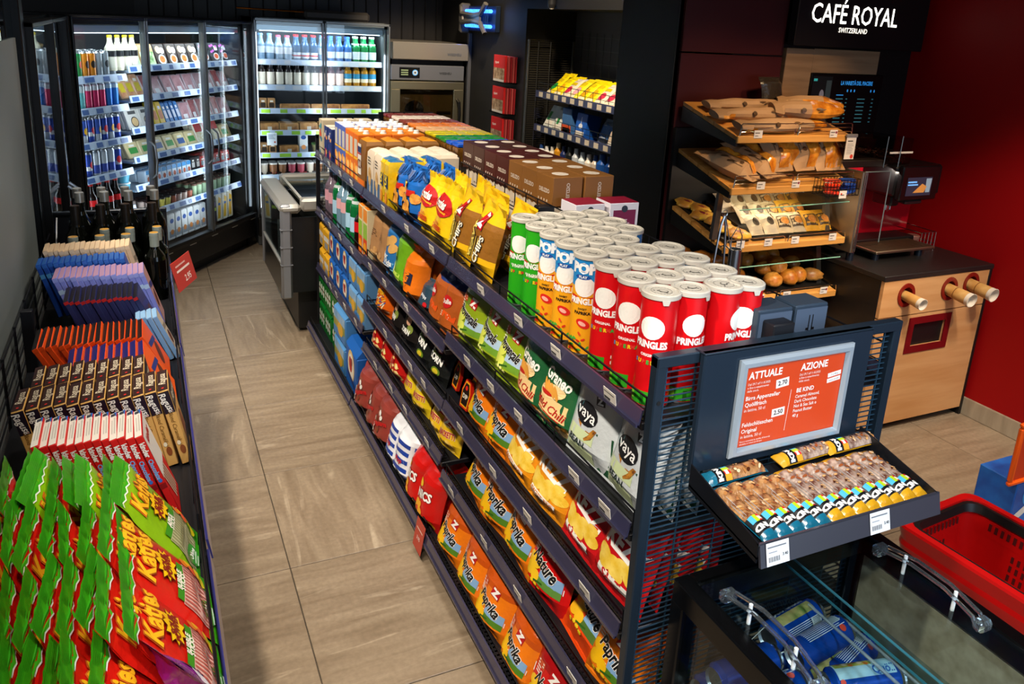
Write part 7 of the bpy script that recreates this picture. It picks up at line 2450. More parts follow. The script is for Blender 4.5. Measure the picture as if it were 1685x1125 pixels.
m.rect(2.862, 1.178, 2.885, 1.183, lambda u, v: Vector((u, 2.5345, v)), ink('#6a6460'))
o = m.build('price_card')
tag(o, 'white price card on the hooked wire basket', 'card')
# tongs and steel tube in front of the third shelf
m = MB()
m.lathe([(.026, 0), (.027, .004), (.027, .115), (.025, .115), (.024, .01)], STEEL, 16)
o = m.build('steel_cup', loc=(2.258, 2.50, .865))
tag(o, 'steel tongs holder hooked at the third bakery shelf', 'holder')
q = MB()
q.tube([(-.026, 0, .11), (-.028, .0, .17), (0, .0, .215), (.028, .0, .17), (.026, 0, .11)], .0025, STEEL, 6)
q.tube([(0, .025, .10), (0, .06, .11), (.046, .14, .085), (.052, .16, .07)], .003, STEEL, 6)
q.tube([(-.026, 0, .112), (-.072, 0, .255), (-.082, 0, .27)], .0025, STEEL, 6)
q.build('hook', o)
m = MB()
for sg in (-1, 1):
    m.tube([(0, 0, .26), (.012 * sg, 0, .22), (.022 * sg, 0, .12), (.030 * sg, 0, 0)], .005, STEEL, 6)
m.tube([(.014 * math.cos(t * .7), 0, .272 + .014 * math.sin(t * .7)) for t in range(9)], .0028, STEEL, 5, True)
o = m.build('tongs', loc=(2.176, 2.50, .868))
tag(o, 'steel serving tongs standing beside the tongs holder', 'tongs')
# lowest shelf: tomatoes and packs
for i, (x, t) in enumerate(((2.36, .2), (2.45, .3), (2.54, .15))):
    b = loaf(.05, .05, .05, '#b5301c', '#c84a24', 'x', 'vegetable', 'tomato', 20 + i, lump=.03)
    b.put(onb(4, x, t, .005), (0, 0, i), f'red tomato on the lowest bakery shelf, {ORD[i]} from the pier', 'tomatoes')
m = MB()
m.box((-.06, -.035, 0), (.06, .035, .09), card('#c9beb0'), .004)
p0 = m.build('snack_box', loc=onb(4, 2.66, .25, .0), rot=(0, 0, .1))
tag(p0, 'pale snack box on the lowest bakery shelf beside the tomatoes', 'box')
p = MB()
p.oval(0, .055, .026, .026, lambda u, v: Vector((u, -.0358, v)), ink('#efe9e0'))
p.oval(.004, .058, .012, .012, lambda u, v: Vector((u, -.0364, v)), ink('#3a6a9a'))
p.build('print', p0, smooth=0)
o = breadbag(.22, .30, .06, 'kraft bag lying at the counter end of the lowest bakery shelf', 97, (.0, .2, .3, .5))
lay(o, 4, 2.88, .05, -.3, .04, .1)

# ================================================================== coffee counter
cc = thing('coffee_counter', 'light wood coffee counter with black top and cup holes before the red wall', 'counter', (3.43, 2.65, 0))
def cb_(mb, name, par=None, **k):
    o = mb.build(name, par or cc, **k)
    if not par:
        o.location = (-3.43, -2.65, 0)
    return o
CX0, CX1, CYF, CYB = 3.052, 3.812, 2.372, 3.06
m = MB()
m.box((CX0, CYF + .02, .0), (CX0 + .018, CYB, .80), mat('#100f0f', .4), .002)
m.box((CX1 - .018, CYF - .004, .0), (CX1, CYB, .80), mat('#100f0f', .4), .002)
m.box((CX0 + .018, CYB - .02, .05), (CX1 - .018, CYB, .80), BLACK)
m.box((CX0 + .018, CYF + .06, .0), (CX1 - .018, CYF + .08, .05), BLACK)
cb_(m, 'carcass')
m = MB()
m.box((CX0 - .006, CYF - .006, .80), (CX1 + .004, CYB, .826), mat('#1c1a1a', .38), .003)
cb_(m, 'worktop')
YF = CYF - .001
def front_with_holes(x0, x1, z0, z1, holes, rect, m, mt):
    """a 18 mm front: plain strips around round or rectangular openings"""
    F = lambda u, v, w: (u, YF + w, v)
    xs = x0
    for cx, cz, r in holes:
        a, b = cx - r, cx + r
        m.box((xs, YF, z0), (a, YF + .018, z1), mt)
        n = 20
        up = [(cx + r * math.cos(PI - PI * k / n), cz + r * math.sin(PI * k / n)) for k in range(n + 1)]
        dn = [(cx + r * math.cos(PI + PI * k / n), cz - r * math.sin(PI * k / n)) for k in range(n + 1)]
        m.prism([(a, z1)] + up + [(b, z1)], 0, .018, mt, F)
        m.prism([(a, z0)] + dn + [(b, z0)], 0, .018, mt, F)
        xs = b
    if rect:
        a, b, c, d = rect
        m.box((xs, YF, z0), (a, YF + .018, z1), mt)
        m.box((a, YF, z0), (b, YF + .018, c), mt)
        m.box((a, YF, d), (b, YF + .018, z1), mt)
        xs = b
    m.box((xs, YF, z0), (x1, YF + .018, z1), mt)
HOLES = [(3.212, .720, .045), (3.512, .724, .045), (3.668, .735, .045)]
m = MB()
front_with_holes(CX0 + .001, CX1 - .019, .618, .798, HOLES, None, m, WOODL)
cb_(m, 'drawer', smooth=0)
m = MB()
front_with_holes(CX0 + .001, CX1 - .019, .045, .612, [], (3.305, 3.535, .445, .565), m, WOODL)
dd = cb_(m, 'door', smooth=0)
m = MB()
RED = mat('#6a0a10', .35)
for a in ((3.27, .412, 3.57, .447), (3.27, .563, 3.57, .598), (3.27, .447, 3.307, .563), (3.533, .447, 3.57, .563)):
    m.box((a[0], YF - .004, a[1]), (a[2], YF + .002, a[3]), RED)
m.build('waste_frame', dd, smooth=0)
m = MB()
m.box((3.305, YF + .012, .445), (3.535, YF + .25, .565), BLACK)
m.build('waste_opening', dd, smooth=0)
for i, (cx, cz, r) in enumerate(HOLES):
    m = MB()
    n = 24
    for k in range(n):
        a0, a1 = 2 * PI * k / n, 2 * PI * (k + 1) / n
        q = []
        for rr_, yy in ((r + .012, YF - .0005), (r + .011, YF - .005), (r - .007, YF - .005), (r - .007, YF + .05)):
            q.append([(cx + rr_ * math.cos(a), yy, cz + rr_ * 1.05 * math.sin(a)) for a in (a0, a1)])
        for j in range(3):
            m.add([q[j][0], q[j][1], q[j + 1][1], q[j + 1][0]], [(0, 1, 2, 3)], mat('#7a1a10', .3))
    m.cyl((cx, YF + .05, cz), (cx, YF + .052, cz), r, BLACK, 20)
    cb_(m, 'cup_ring')
    small = i == 0
    L, r0, r1 = (.085, .028, .022) if small else (.115, .034, .028)
    m = MB()
    m.lathe([(r1, -.06), (r0 * .97, L - .02)], mat('#b9823f', .45, noise=(12, '#d8ac6a', 4)), 18, cap=False)
    m.lathe([(r0 * .97, L - .02), (r0, L - .003), (r0 * 1.04, L), (r0 * .97, L + .001), (r0 * .86, L - .03), (.001, L - .035)], mat('#d9cdbb', .5), 18, cap=False)
    for k in range(3):
        m.lathe([(r1 + (r0 - r1) * .2 * k + .001, -.01 + .02 * k), (r1 + (r0 - r1) * .2 * k + .0011, -.006 + .02 * k)], mat('#7a4a1c', .5), 18, cap=False)
    o = m.build('paper_cup', smooth=50, loc=(cx + .002, YF - .01, cz - .006), rot=(PI / 2 + .12, 0, 0))
    tag(o, ('small paper cup sticking out of the cup hole nearest the bakery', 'larger paper cup sticking out of the middle cup hole', 'larger paper cup sticking out of the cup hole by the red wall')[i], 'cup')
# ---- coffee machine
cm = thing('coffee_machine', 'dark red and black coffee machine with bean hopper and small screen', 'coffee machine', (3.35, 2.75, .83))
def mm_(mb, name, par=None, **k):
    o = mb.build(name, par or cm, **k)
    if not par:
        o.location = (-3.35, -2.75, -.83)
    return o
m = MB()
m.box((3.062, 2.60, .872), (3.085, 2.98, 1.268), metalm('#a89f92', .42), .002)
mm_(m, 'side_panel')
for x in (3.074, 3.088):
    m = MB()
    m.tube([(x, 2.598, .878), (x, 2.598, 1.268)], .0035, CHROME, 6)
    mm_(m, 'edge_strip')
m = MB()
m.box((3.088, 2.601, .90), (3.246, 2.604, 1.266), glassm('#f0f4f4'))
gp = mm_(m, 'glass_pane')
m = MB()
m.tube([(3.248, 2.602, .915), (3.246, 2.602, 1.268), (3.075, 2.602, 1.268)], .003, mat('#9fb8bc', .2, .6), 5)
m.build('pane_edge', gp)
REDG = mat('#a8081a', .3, coat=.3)
m = MB()
m.box((3.10, 2.835, .885), (3.74, 2.99, 1.262), REDG, .006)
mm_(m, 'body')
m = MB()
m.cyl((3.56, 2.830, 1.01), (3.56, 2.836, 1.01), .010, CHROME, 12)
mm_(m, 'lock')
m = MB()
m.box((3.33, 2.63, 1.13), (3.66, 2.99, 1.285), mat('#0d0d0f', .3), .012)
hd = mm_(m, 'head')
m = MB()
m.box((3.335, 2.60, 1.115), (3.60, 2.632, 1.288), mat('#0a0a0c', .15, coat=.5), .006)
sc = mm_(m, 'screen')
p = MB()
F = lambda l: (lambda u, v: Vector((u, 2.5985 - l, v)))
p.rect(3.372, 1.140, 3.548, 1.232, F(0), mat('#2a2a3c', .3, emit=.35))
p.rect(3.378, 1.205, 3.44, 1.213, F(.0005), mat('#5f9ad8', .3, emit=.8))
p.rect(3.378, 1.192, 3.45, 1.199, F(.0005), mat('#5f9ad8', .3, emit=.8))
p.poly([(3.42, 1.155), (3.50, 1.155), (3.515, 1.185), (3.48, 1.200)], F(.0005), mat('#b5783c', .4, emit=.5))
p.poly([(3.51, 1.155), (3.54, 1.155), (3.545, 1.225), (3.505, 1.225)], F(.0004), mat('#7f93a4', .4, emit=.4))
p.build('display', sc, smooth=0)
m = MB()
m.box((3.36, 2.66, 1.075), (3.42, 2.78, 1.13), mat('#101012', .3), .008)
for x in (3.375, 3.405):
    m.cyl((x, 2.70, 1.05), (x, 2.70, 1.08), .009, CHROME, 10)
m.box((3.44, 2.64, 1.085), (3.56, 2.75, 1.105), mat('#5a4a48', .2, .6), .006)
mm_(m, 'spout')
d = lamp('machine_lamp', 'AREA', (3.30, 2.66, 1.255), (3.40, 2.80, .95), 0.8, (1, .88, .72), .10, .05)
m = MB()
m.box((3.205, 2.565, .862), (3.625, 2.83, .876), metalm('#c2b49c', .35), .003)
dt = mm_(m, 'drip_tray')
for a, b in ((3.215, 3.355), (3.36, 3.615)):
    m = MB()
    for k in range(22):
        m.box((a, 2.575 + .0118 * k, .876), (b, 2.575 + .0118 * k + .006, .8785), metalm('#8a7c66', .4))
    m.build('grate', dt, smooth=0)
m = MB()
m.box((3.10, 2.72, .845), (3.66, 2.99, .89), BLACK, .004)
for x, y in ((3.10, 2.63), (3.24, 2.60), (3.55, 2.60)):
    m.cyl((x, y, .826), (x, y, .866), .018, mat('#141a26', .3), 10)
mm_(m, 'base')
# bean hoppers
m = MB()
HG = glassm('#cfc4c0')
m.box((3.30, 2.66, 1.288), (3.44, 2.90, 1.415), HG)
mm_(m, 'hopper')
m = MB()
m.box((3.02, 2.76, 1.288), (3.30, 2.98, 1.40), HG)
mm_(m, 'hopper')
m = MB()
m.box((3.28, 2.652, 1.343), (3.44, 2.655, 1.352), mat('#d9cfc6', .3))
for x in (3.235, 3.335):
    m.tube([(x, 2.64, 1.28), (x + .003, 2.64, 1.43)], .003, CHROME, 5)
mm_(m, 'hopper_trim')
m = MB()
rn = random.Random(30)
BEAN = [mat('#2a140a', .3), mat('#38190c', .3), mat('#1d0e08', .3)]
for k in range(900):
    inb = k % 3
    if inb:
        x, y = rn.uniform(3.0, 3.30), rn.uniform(2.72, 2.97)
        z = 1.30 + .05 * (1 - (x - 3.0) / .3) + rn.uniform(0, .02) + .02
    else:
        x, y, z = rn.uniform(3.305, 3.435), rn.uniform(2.665, 2.895), 1.30 + rn.uniform(0, .045)
    a = rn.random() * PI
    c, s_ = math.cos(a) * .007, math.sin(a) * .007
    m.add([(x - c, y - s_, z), (x + s_ * .6, y - c * .6, z), (x + c, y + s_, z), (x - s_ * .6, y + c * .6, z), (x, y, z + .004), (x, y, z - .004)],
          [(0, 1, 4), (1, 2, 4), (2, 3, 4), (3, 0, 4), (1, 0, 5), (2, 1, 5), (3, 2, 5), (0, 3, 5)], BEAN[k % 3])
o = mm_(m, 'coffee_beans', smooth=60)
o['kind'] = 'stuff'
m = MB()
m.box((3.0, 2.70, 1.27), (3.44, 2.98, 1.305), mat('#170b06', .5), .004)
mm_(m, 'bean_tray')
m = MB()
for z in (.86, .92):
    m.tube([(3.63, 2.66, z), (3.74, 2.66, z), (3.75, 2.86, z), (3.63, 2.86, z)], .003, CHROME, 5, True)
for k in range(5):
    m.tube([(3.635 + .027 * k, 2.66, .83), (3.635 + .027 * k, 2.66, .92)], .002, CHROME, 5)
o = m.build('wire_basket')
tag(o, 'small chrome wire basket between coffee machine and red wall', 'basket')
m = MB()
m.lathe([(.03, 0), (.034, .05), (.030, .055)], mat('#7a5048', .4), 14)
o = m.build('lid_stack', loc=(3.69, 2.75, .83))
tag(o, 'stack of reddish cup lids in the chrome wire basket', 'lids')
# ---- menu board and sign
m = MB()
m.box((2.91, 3.045, 1.30), (3.09, 3.08, 1.812), mat('#7a5f45', .5, noise=(3, '#8c7054', 5, (1, 1, 12))), .002)
m.box((3.09, 3.045, 1.695), (3.555, 3.08, 1.815), mat('#7a5f45', .5, noise=(3, '#8c7054', 5, (1, 1, 12))), .002)
struct(m.build('trim_5'))
m = MB()
m.box((3.092, 3.035, 1.36), (3.60, 3.075, 1.694), mat('#07080a', .2), .003)
o = m.build('menu_screen')
tag(o, 'dark menu screen with dim blue lettering behind the bakery bread', 'screen')
p = MB()
F = lambda l: (lambda u, v: Vector((u, 3.0340 - l, v)))
p.rect(3.10, 1.40, 3.235, 1.68, F(0), mat('#101418', .3, emit=.1))
p.oval(3.17, 1.585, .016, .028, F(.0006), mat('#6a6670', .4, emit=.35))
p.rect(3.195, 1.52, 3.23, 1.66, F(.0005), mat('#2a3438', .4, emit=.3))
p.rect(3.105, 1.655, 3.13, 1.668, F(.0006), mat('#2a8a8a', .4, emit=.6))
BLU = mat('#2f8fe0', .4, emit=.55)
p.text('LA VARIETÀ DEL PIACERE', .028, 3.41, 1.648, F(.0006), BLU, 0, .03, 0, .72)
for x in (3.35, 3.375, 3.40, 3.52, 3.545):
    p.oval(x, 1.61, .005, .008, F(.0006), BLU, n=6, rings=1)
CY = mat('#3a7888', .4, emit=.22)
p.rect(3.275, 1.585, 3.325, 1.589, F(.0006), BLU)
for k in range(7):
    for x, w_ in ((3.275, .05), (3.345, .012), (3.43, .055), (3.535, .014)):
        p.rect(x, 1.565 - .02 * k, x + w_, 1.570 - .02 * k, F(.0006), CY)
p.build('display', o, smooth=0)
sg = thing('illuminated_sign', 'black fascia with glowing white café lettering above the coffee machine', 'sign', (3.27, 3.0, 1.95))
m = MB()
m.box((2.89, 2.985, 1.825), (3.79, 3.035, 2.9), mat('#08080a', .4), .004)
m.build('panel', sg, loc=(-3.27, -3.0, -1.95))
GLOW = mat('#fff8ea', .3, emit=4.5)
m = MB()
F = lambda u, v: Vector((u, -.0165, v))
def serifless(st, size, cu, cv, sx, bold):
    m.text(st, size, cu, cv, F, GLOW, 0, bold, 0, sx)
serifless('CAFÉ ROYAL', .130, .0, .030, .790, .002)
m.text('SWITZERLAND', .034, -.004, -.041, F, mat('#e9e0d0', .3, emit=2.0), 0, .01, 0, .86)
m.build('lettering', sg, smooth=0)
# ================================================================== poster, bar tray, beer cooler, basket
PY = YE - .031
ps = thing('poster_frame', 'silver frame with orange promotion poster on the end of the crisp shelving', 'poster', (1.212, PY, 1.115))
def pbld(m, name, **k):
    o = m.build(name, ps, **k)
    o.location = (-1.212, -PY, -1.115)
    return o
SILV = mat('#b4c3d0', .3, .5)
X0, X1, Z0, Z1 = 1.056, 1.369, 1.006, 1.226
m = MB()
fw, ft = .021, .012
for a, b, c, d in (((X0, Z0), (X1, Z0), (X1 - fw, Z0 + fw), (X0 + fw, Z0 + fw)), ((X1, Z0), (X1, Z1), (X1 - fw, Z1 - fw), (X1 - fw, Z0 + fw)), ((X1, Z1), (X0, Z1), (X0 + fw, Z1 - fw), (X1 - fw, Z1 - fw)), ((X0, Z1), (X0, Z0), (X0 + fw, Z0 + fw), (X0 + fw, Z1 - fw))):
    mid = lambda p, q, t: (p[0] + (q[0] - p[0]) * t, p[1] + (q[1] - p[1]) * t)
    rows_ = []
    for t, y in ((0, 0), (.0, .006), (.3, .0115), (.7, .0115), (1, .004)):
        rows_.append([(mid(a, d, t)[0], PY - y, mid(a, d, t)[1]), (mid(b, c, t)[0], PY - y, mid(b, c, t)[1])])
    for j in range(4):
        m.add([rows_[j][0], rows_[j][1], rows_[j + 1][1], rows_[j + 1][0]], [(0, 1, 2, 3)], SILV)
pbld(m, 'frame', smooth=30)
m = MB()
m.box((X0 + .015, PY - .003, Z0 + .015), (X1 - .015, PY, Z1 - .015), mat('#d2451c', .35))
pbld(m, 'poster_sheet')
p = MB()
F = lambda l=0: (lambda u, v: Vector((u, PY - .0034 - l, v)))
WI = ink('#f4ede6')
def tx(st, size, x, z, b=.0, sx=1.0, c=WI, ang=0):
    """left-aligned line"""
    vs, fs = glyph(st, b, 0)
    x0 = min(v[0] for v in vs) * size * sx
    p.text(st, size, x - x0, z, F(.0005), c, ang, b, 0, sx)
ax, bx_ = 1.083, 1.215
tx('ATTUALE', .0225, ax, 1.187, .03, .92)
tx('AZIONE', .0225, bx_ + .008, 1.187, .03, .92)
for k, s_ in enumerate(('Dal 29.7 all’11.8.2025', 'e fino a esaurimento', 'delle stock.')):
    tx(s_, .0072, ax + .001, 1.1685 - .0075 * k, 0, .95)
    tx(s_, .0072, bx_ + .008, 1.1705 - .0075 * k, 0, .95)
p.rect(1.160, 1.150, 1.195, 1.170, F(.0003), ink('#efe9e4'), 1, 1, .10)
p.text('2.70', .0145, 1.1775, 1.160, F(.0008), ink('#2a2a34'), .10, .02)
tx('Birra Appenzeller', .0132, ax, 1.137, .015, .98)
tx('Quöllfrisch', .0132, ax, 1.1225, .015, .98)
tx('in lattina, 50 cl', .0098, ax, 1.110, 0, .98)
p.rect(1.160, 1.083, 1.195, 1.102, F(.0003), ink('#efe9e4'), 1, 1, .06)
p.text('2.50', .0145, 1.1775, 1.0925, F(.0008), ink('#2a2a34'), .06, .02)
tx('Feldschlösschen', .0132, ax, 1.0765, .015, .98)
tx('Original', .0132, ax, 1.062, .015, .98)
tx('in lattina, 50 cl', .0098, ax, 1.0495, 0, .98)
tx('Non è consentita la vendita di bevande', .0055, ax, 1.0385, 0, .95)
tx('alcoliche ai minori di 18 anni.', .0055, ax, 1.0325, 0, .95)
p.rect(1.2035, 1.045, 1.2045, 1.140, F(.0004), WI, 1, 1, -.03)
for z_ in (1.1585, 1.1455):
    p.rect(1.306, z_ - .0045, 1.344, z_ + .0055, F(.0003), ink('#efe9e4'), 1, 1, .12)
p.text('2 x 40 g', .0060, 1.325, 1.1590, F(.0008), ink('#8a8a94'), .12)
p.text('invece di 6.80', .0052, 1.325, 1.146, F(.0008), ink('#8a8a94'), .12)
tx('BE KIND', .0140, bx_ + .006, 1.1345, .02, .95)
for k, s_ in enumerate(('Caramel Almond,', 'Dark Chocolate', 'Nut & Sea Salt o', 'Peanut Butter', '40 g')):
    tx(s_, .0106, bx_ + .005, 1.1205 - .0112 * k, .01, .92)
pbld(p, 'lettering', smooth=0)
# ---- tray of nut bars
ty0, ty1, tz0, tz1, tx0, tx1 = .90, 1.105, .972, 1.0, .958, 1.432
tr = thing('bar_tray', 'black shelf tray of nut bars below the orange poster, with price rail', 'tray', (1.195, 1.0, .98))
def tb(m, name, **k):
    o = m.build(name, tr, **k)
    o.location = (-1.195, -1.0, -.98)
    return o
def tf(x, t, up=0):
    return Vector((x, ty0 + (ty1 - ty0) * t, tz0 - .028 + (tz1 - tz0) * t + up))
m = MB()
m.add([tf(tx0, 0, -.004), tf(tx1, 0, -.004), tf(tx1, 1, -.004), tf(tx0, 1, -.004), tf(tx0, 0), tf(tx1, 0), tf(tx1, 1), tf(tx0, 1)], [(0, 3, 2, 1), (4, 5, 6, 7), (0, 1, 5, 4), (1, 2, 6, 5), (2, 3, 7, 6), (3, 0, 4, 7)], mat('#121419', .4))
tb(m, 'base', smooth=0)
for xx in (tx0, tx1 - .003):
    m = MB()
    m.add([tf(xx, 0, -.012), tf(xx, 1, -.012), tf(xx, 1, .045), tf(xx, 0, .028), tf(xx + .003, 0, -.012), tf(xx + .003, 1, -.012), tf(xx + .003, 1, .045), tf(xx + .003, 0, .028)], [(0, 1, 2, 3), (7, 6, 5, 4), (0, 4, 5, 1), (1, 5, 6, 2), (2, 6, 7, 3), (3, 7, 4, 0)], mat('#101217', .35))
    tb(m, 'side', smooth=0)
m = MB()
PRL = mat('#34353f', .28, coat=.5)
m.prism([(0, .0), (-.012, -.045), (-.006, -.046), (.004, -.002)], tx0 + .003, tx1 + .006, PRL, fn=lambda u, v, w: (w, ty0 + u, tz0 + v))
m.box((tx0, ty0 - .001, tz0 - .004), (tx1 + .004, ty0 + .003, tz0), PRL)
tb(m, 'price_rail', smooth=0)
for x in (1.0, 1.262):
    m = MB()
    G = lambda u, v, x=x: Vector((x + u, ty0 - .0082 + v * .267, tz0 - .022 + v))
    m.add([G(-.027, -.021), G(.027, -.021), G(.027, .020), G(-.027, .020)], [(0, 1, 2, 3)], card('#dfe2e6'))
    H2 = lambda u, v, x=x: G(u, v) + Vector((0, -.0006, 0))
    m.rect(-.024, .011, .020, .0135, H2, ink('#70747c'))
    for k in range(9):
        m.rect(-.022 + .003 * k, -.014, -.0205 + .003 * k - .0005 * (k % 2), -.005, H2, ink('#30343c'))
    m.text('3.40', .008, .017, -.005, H2, ink('#30343c'), 0, .02)
    m.rect(-.022, .002, -.002, .004, H2, ink('#9a9ea6'))
    tb(m, 'price_tag', smooth=0)
NUT = mat('#6a3a1c', .25, noise=(65, '#b98a58', 5), coat=.8, bump=(70, .6))
NUT2 = mat('#5a3428', .25, noise=(60, '#b5a090', 5), coat=.8, bump=(70, .6))
def nutbar(endc, nut, seed, wide=True):
    """bar along local x: length .155, text end at -x"""
    L, Wd, T = .155, .036, .017
    rn = random.Random(seed)
    m = MB()
    nx, ny = 16, 6
    vs = []
    for i in range(nx + 1):
        s = i / nx
        x = -L / 2 + L * s
        e = min(1, min(s, 1 - s) / .09)
        for j in range(ny + 1):
            q = -1 + 2 * j / ny
            z = T * (.12 + .88 * e) * (1 - abs(q) ** 3 * .75) * (.9 + .12 * rn.random() if .15 < s < .95 else 1)
            vs.append((x, q * Wd / 2 * (.98 if e > .9 else 1.08), z))
    a = len(vs)
    for i in range(nx):
        md = foil(endc, .25) if (i < 2 or i > nx - 2) else (mat('#14161a', .35, coat=.4) if i < 6 else nut)
        idx = [(i * (ny + 1) + j, (i + 1) * (ny + 1) + j, (i + 1) * (ny + 1) + j + 1, i * (ny + 1) + j + 1) for j in range(ny)]
        sub = vs[i * (ny + 1):(i + 2) * (ny + 1)]
        m.add(sub, [[k - i * (ny + 1) for k in f] for f in idx], md)
    m.add([(-L / 2, -Wd / 2, 0), (L / 2, -Wd / 2, 0), (L / 2, Wd / 2, 0), (-L / 2, Wd / 2, 0)], [(0, 3, 2, 1)], foil(endc, .25))
    o = m.build('nut_bar', smooth=50)
    tag(o, 'x', 'bar')
    p = MB()
    zf = lambda v: T * (1 - abs(min(1, abs(v) / (Wd / 2))) ** 3 * .75) + .0014
    F = lambda l=0: (lambda u, v: Vector((u, v, zf(v) + l)))
    x0 = -L / 2 + .017
    for k, c in enumerate(('#3aa6d8', '#a8c41c', '#c8201c', '#e8941c')):
        p.rect(x0 + .024, .015 - .0085 * (k + 1), x0 + .040, .015 - .0085 * k, F(), ink(c), 1, 2)
    p.text('KIND', .0155, x0 + .0125, 0, F(.0004), ink('#f4f2ec'), PI / 2, .05, 0, .95)
    p.text('BE', .010, x0 + .031, -.006, F(.0006), ink('#f4e9d4'), PI / 2, .06, 0, .9)
    p.lines(x0 + .045, .016, .06, 2, .0036, .0008, F(.0004), ink('#8f8a86'), rn)
    for k in range(16):      # almonds and clusters under the clear film
        p.oval(rn.uniform(x0 + .046, L / 2 - .018), rn.uniform(-.012, .010), rn.uniform(.003, .006), rn.uniform(.002, .0035), F(.0002 + .0001 * (k % 5)), mat(rn.choice(['#c89a64', '#8a4a24', '#d9bb94', '#4a2412', '#a8703c']), .25, coat=.7), n=7, rings=1, ang=rn.random() * 3)
    p.build('print', o, smooth=50)
    return Stock(o)
NB = {'blue': nutbar('#11607a', NUT, 1), 'gold': nutbar('#c8931a', NUT2, 2)}
sl = math.atan2(tz1 - tz0, ty1 - ty0)
def bar_at(k, x, t, rz, up, label, pitch=0):
    Mx = Matrix.Rotation(sl + pitch, 3, 'X') @ Matrix.Rotation(rz, 3, 'Z')
    NB[k].put(tf(x, t, .003 + up), Mx.to_euler(), label, 'nut bars on the tray')
n = 13
for i in range(n):
    k = 'blue' if i < 5 else 'gold'
    x = 1.000 + i * .0335
    bar_at(k, x, .43, PI / 2 + .10, .003 + .012 * (i % 2) * .3 + .004, f"{'teal-ended' if k == 'blue' else 'gold-ended'} nut bar lying front to back, {ORD[i]} from the crisp side, upper layer", .02)
    if i % 2 == 0:
        bar_at(k, x + .012, .43, PI / 2 + .12, -.010, f"{'teal-ended' if k == 'blue' else 'gold-ended'} nut bar under the upper layer, {ORD[i // 2]} from the crisp side", .02)
bar_at('blue', 1.055, .90, .03, .014, 'teal-ended nut bar lying across the tray under the poster')
bar_at('gold', 1.245, .91, .05, .018, 'gold-ended nut bar lying across the tray, middle of the back row')
bar_at('gold', 1.378, .90, .02, .020, 'gold-ended nut bar lying across the tray, far end of the back row')
# ---- open-topped beer cooler with sliding glass lids
bcx0, bcx1, bcy0, bcy1, bcz = .955, 1.515, .15, 1.112, .745
bc = thing('beer_cooler', 'black framed chest cooler with clear sliding lids and beer cans inside', 'cooler', (1.235, .63, 0))
def bcb(m, name, par=None, **k):
    o = m.build(name, par or bc, **k)
    if not par:
        o.location = (-1.235, -.63, 0)
    return o
BF = mat('#0a0a0b', .22, .2)
m = MB()
fw = .040
for x in (bcx0, bcx1 - fw):
    m.box((x, bcy0, bcz - .055), (x + fw, bcy1, bcz), BF, .004)
for y in (bcy0, bcy1 - fw):
    m.box((bcx0 + fw, y, bcz - .055), (bcx1 - fw, y + fw, bcz), BF, .004)
bcb(m, 'top_frame')
m = MB()
for x in (bcx0, bcx1 - fw):
    for y in (bcy0, bcy1 - fw):
        m.box((x, y, .0), (x + fw, y + fw, bcz - .05), BF, .003)
bcb(m, 'corner_post')
m = MB()
m.box((bcx0, bcy0, .05), (bcx1, bcy1, .26), BF, .004)
bcb(m, 'base')
m = MB()
GLS = glassm('#d7e2e6')
m.box((bcx0 + .010, bcy0 + fw, .26), (bcx0 + .014, bcy1 - fw, bcz - .055), GLS)
bcb(m, 'side_glass')
m = MB()
m.box((bcx1 - .030, bcy0 + fw, .26), (bcx1 - .004, bcy1 - fw, bcz - .055), mat('#94866f', .45, noise=(34, '#ac9f88', 6)))
bcb(m, 'side_panel')
m = MB()
m.box((bcx0 + fw, bcy1 - .014, .26), (bcx1 - fw, bcy1 - .010, bcz - .055), GLS)
bcb(m, 'end_glass')
for xa, xb, zz in ((bcx0 + .03, 1.245, bcz - .004), (1.225, bcx1 - .03, bcz - .012)):
    m = MB()
    m.box((xa, bcy0 + .03, zz), (xb, bcy1 - .03, zz + .004), glassm('#eef6f6'))
    li = bcb(m, 'sliding_lid')
    m = MB()
    m.tube([((xb if xa < 1 else xa), bcy0 + .03, zz + .003), ((xb if xa < 1 else xa), bcy1 - .03, zz + .003)], .0028, mat('#2f6a7a', .15, spec=.9), 5)
    m.build('edge', li)
    m = MB()
    hx = bcx0 + .062 if xa < 1 else bcx1 - .062
    CL = mat('#dfeaf0', .04, 0, .96, spec=.6)
    pts = [(hx, 1.015, zz + .006), (hx - .004, 1.0, zz + .030), (hx + .002, .93, zz + .042), (hx + .002, .85, zz + .042), (hx - .004, .78, zz + .030), (hx, .765, zz + .006)]
    for dx in (-.012, .012):
        m.tube([(px_ + dx, py_, pz_) for px_, py_, pz_ in pts], .0045, CL, 8)
    m.box((hx - .018, 1.0, zz + .004), (hx + .018, 1.025, zz + .030), CL, .006)
    m.box((hx - .018, .755, zz + .004), (hx + .018, .78, zz + .030), CL, .006)
    for y in (.83, .95):
        m.cyl((hx, y, zz), (hx, y, zz + .045), .004, mat('#e8eef2', .1, spec=.9), 8)
    m.build('handle', li)
m = MB()
m.box((bcx0 + .018, bcy0 + .02, .40), (bcx1 - .018, bcy1 - .02, .46), mat('#94866f', .45, noise=(34, '#ac9f88', 6)))
bcb(m, 'floor_plate')
m = MB()
ACR = mat('#dfe8ec', .05, 0, .7, spec=.9)
m.box((1.420, .30, .46), (1.423, 1.06, .60), glassm('#dde8ec'))
dv = bcb(m, 'divider')
m = MB()
for pts in (((1.30, 1.05, .62), (1.30, .55, .62)), ((1.36, 1.0, .60), (1.36, .80, .60)), ((1.40, .78, .60), (1.40, .50, .60))):
    m.tube(list(pts), .0035, ACR, 6)
m.build('clear_rod', dv)
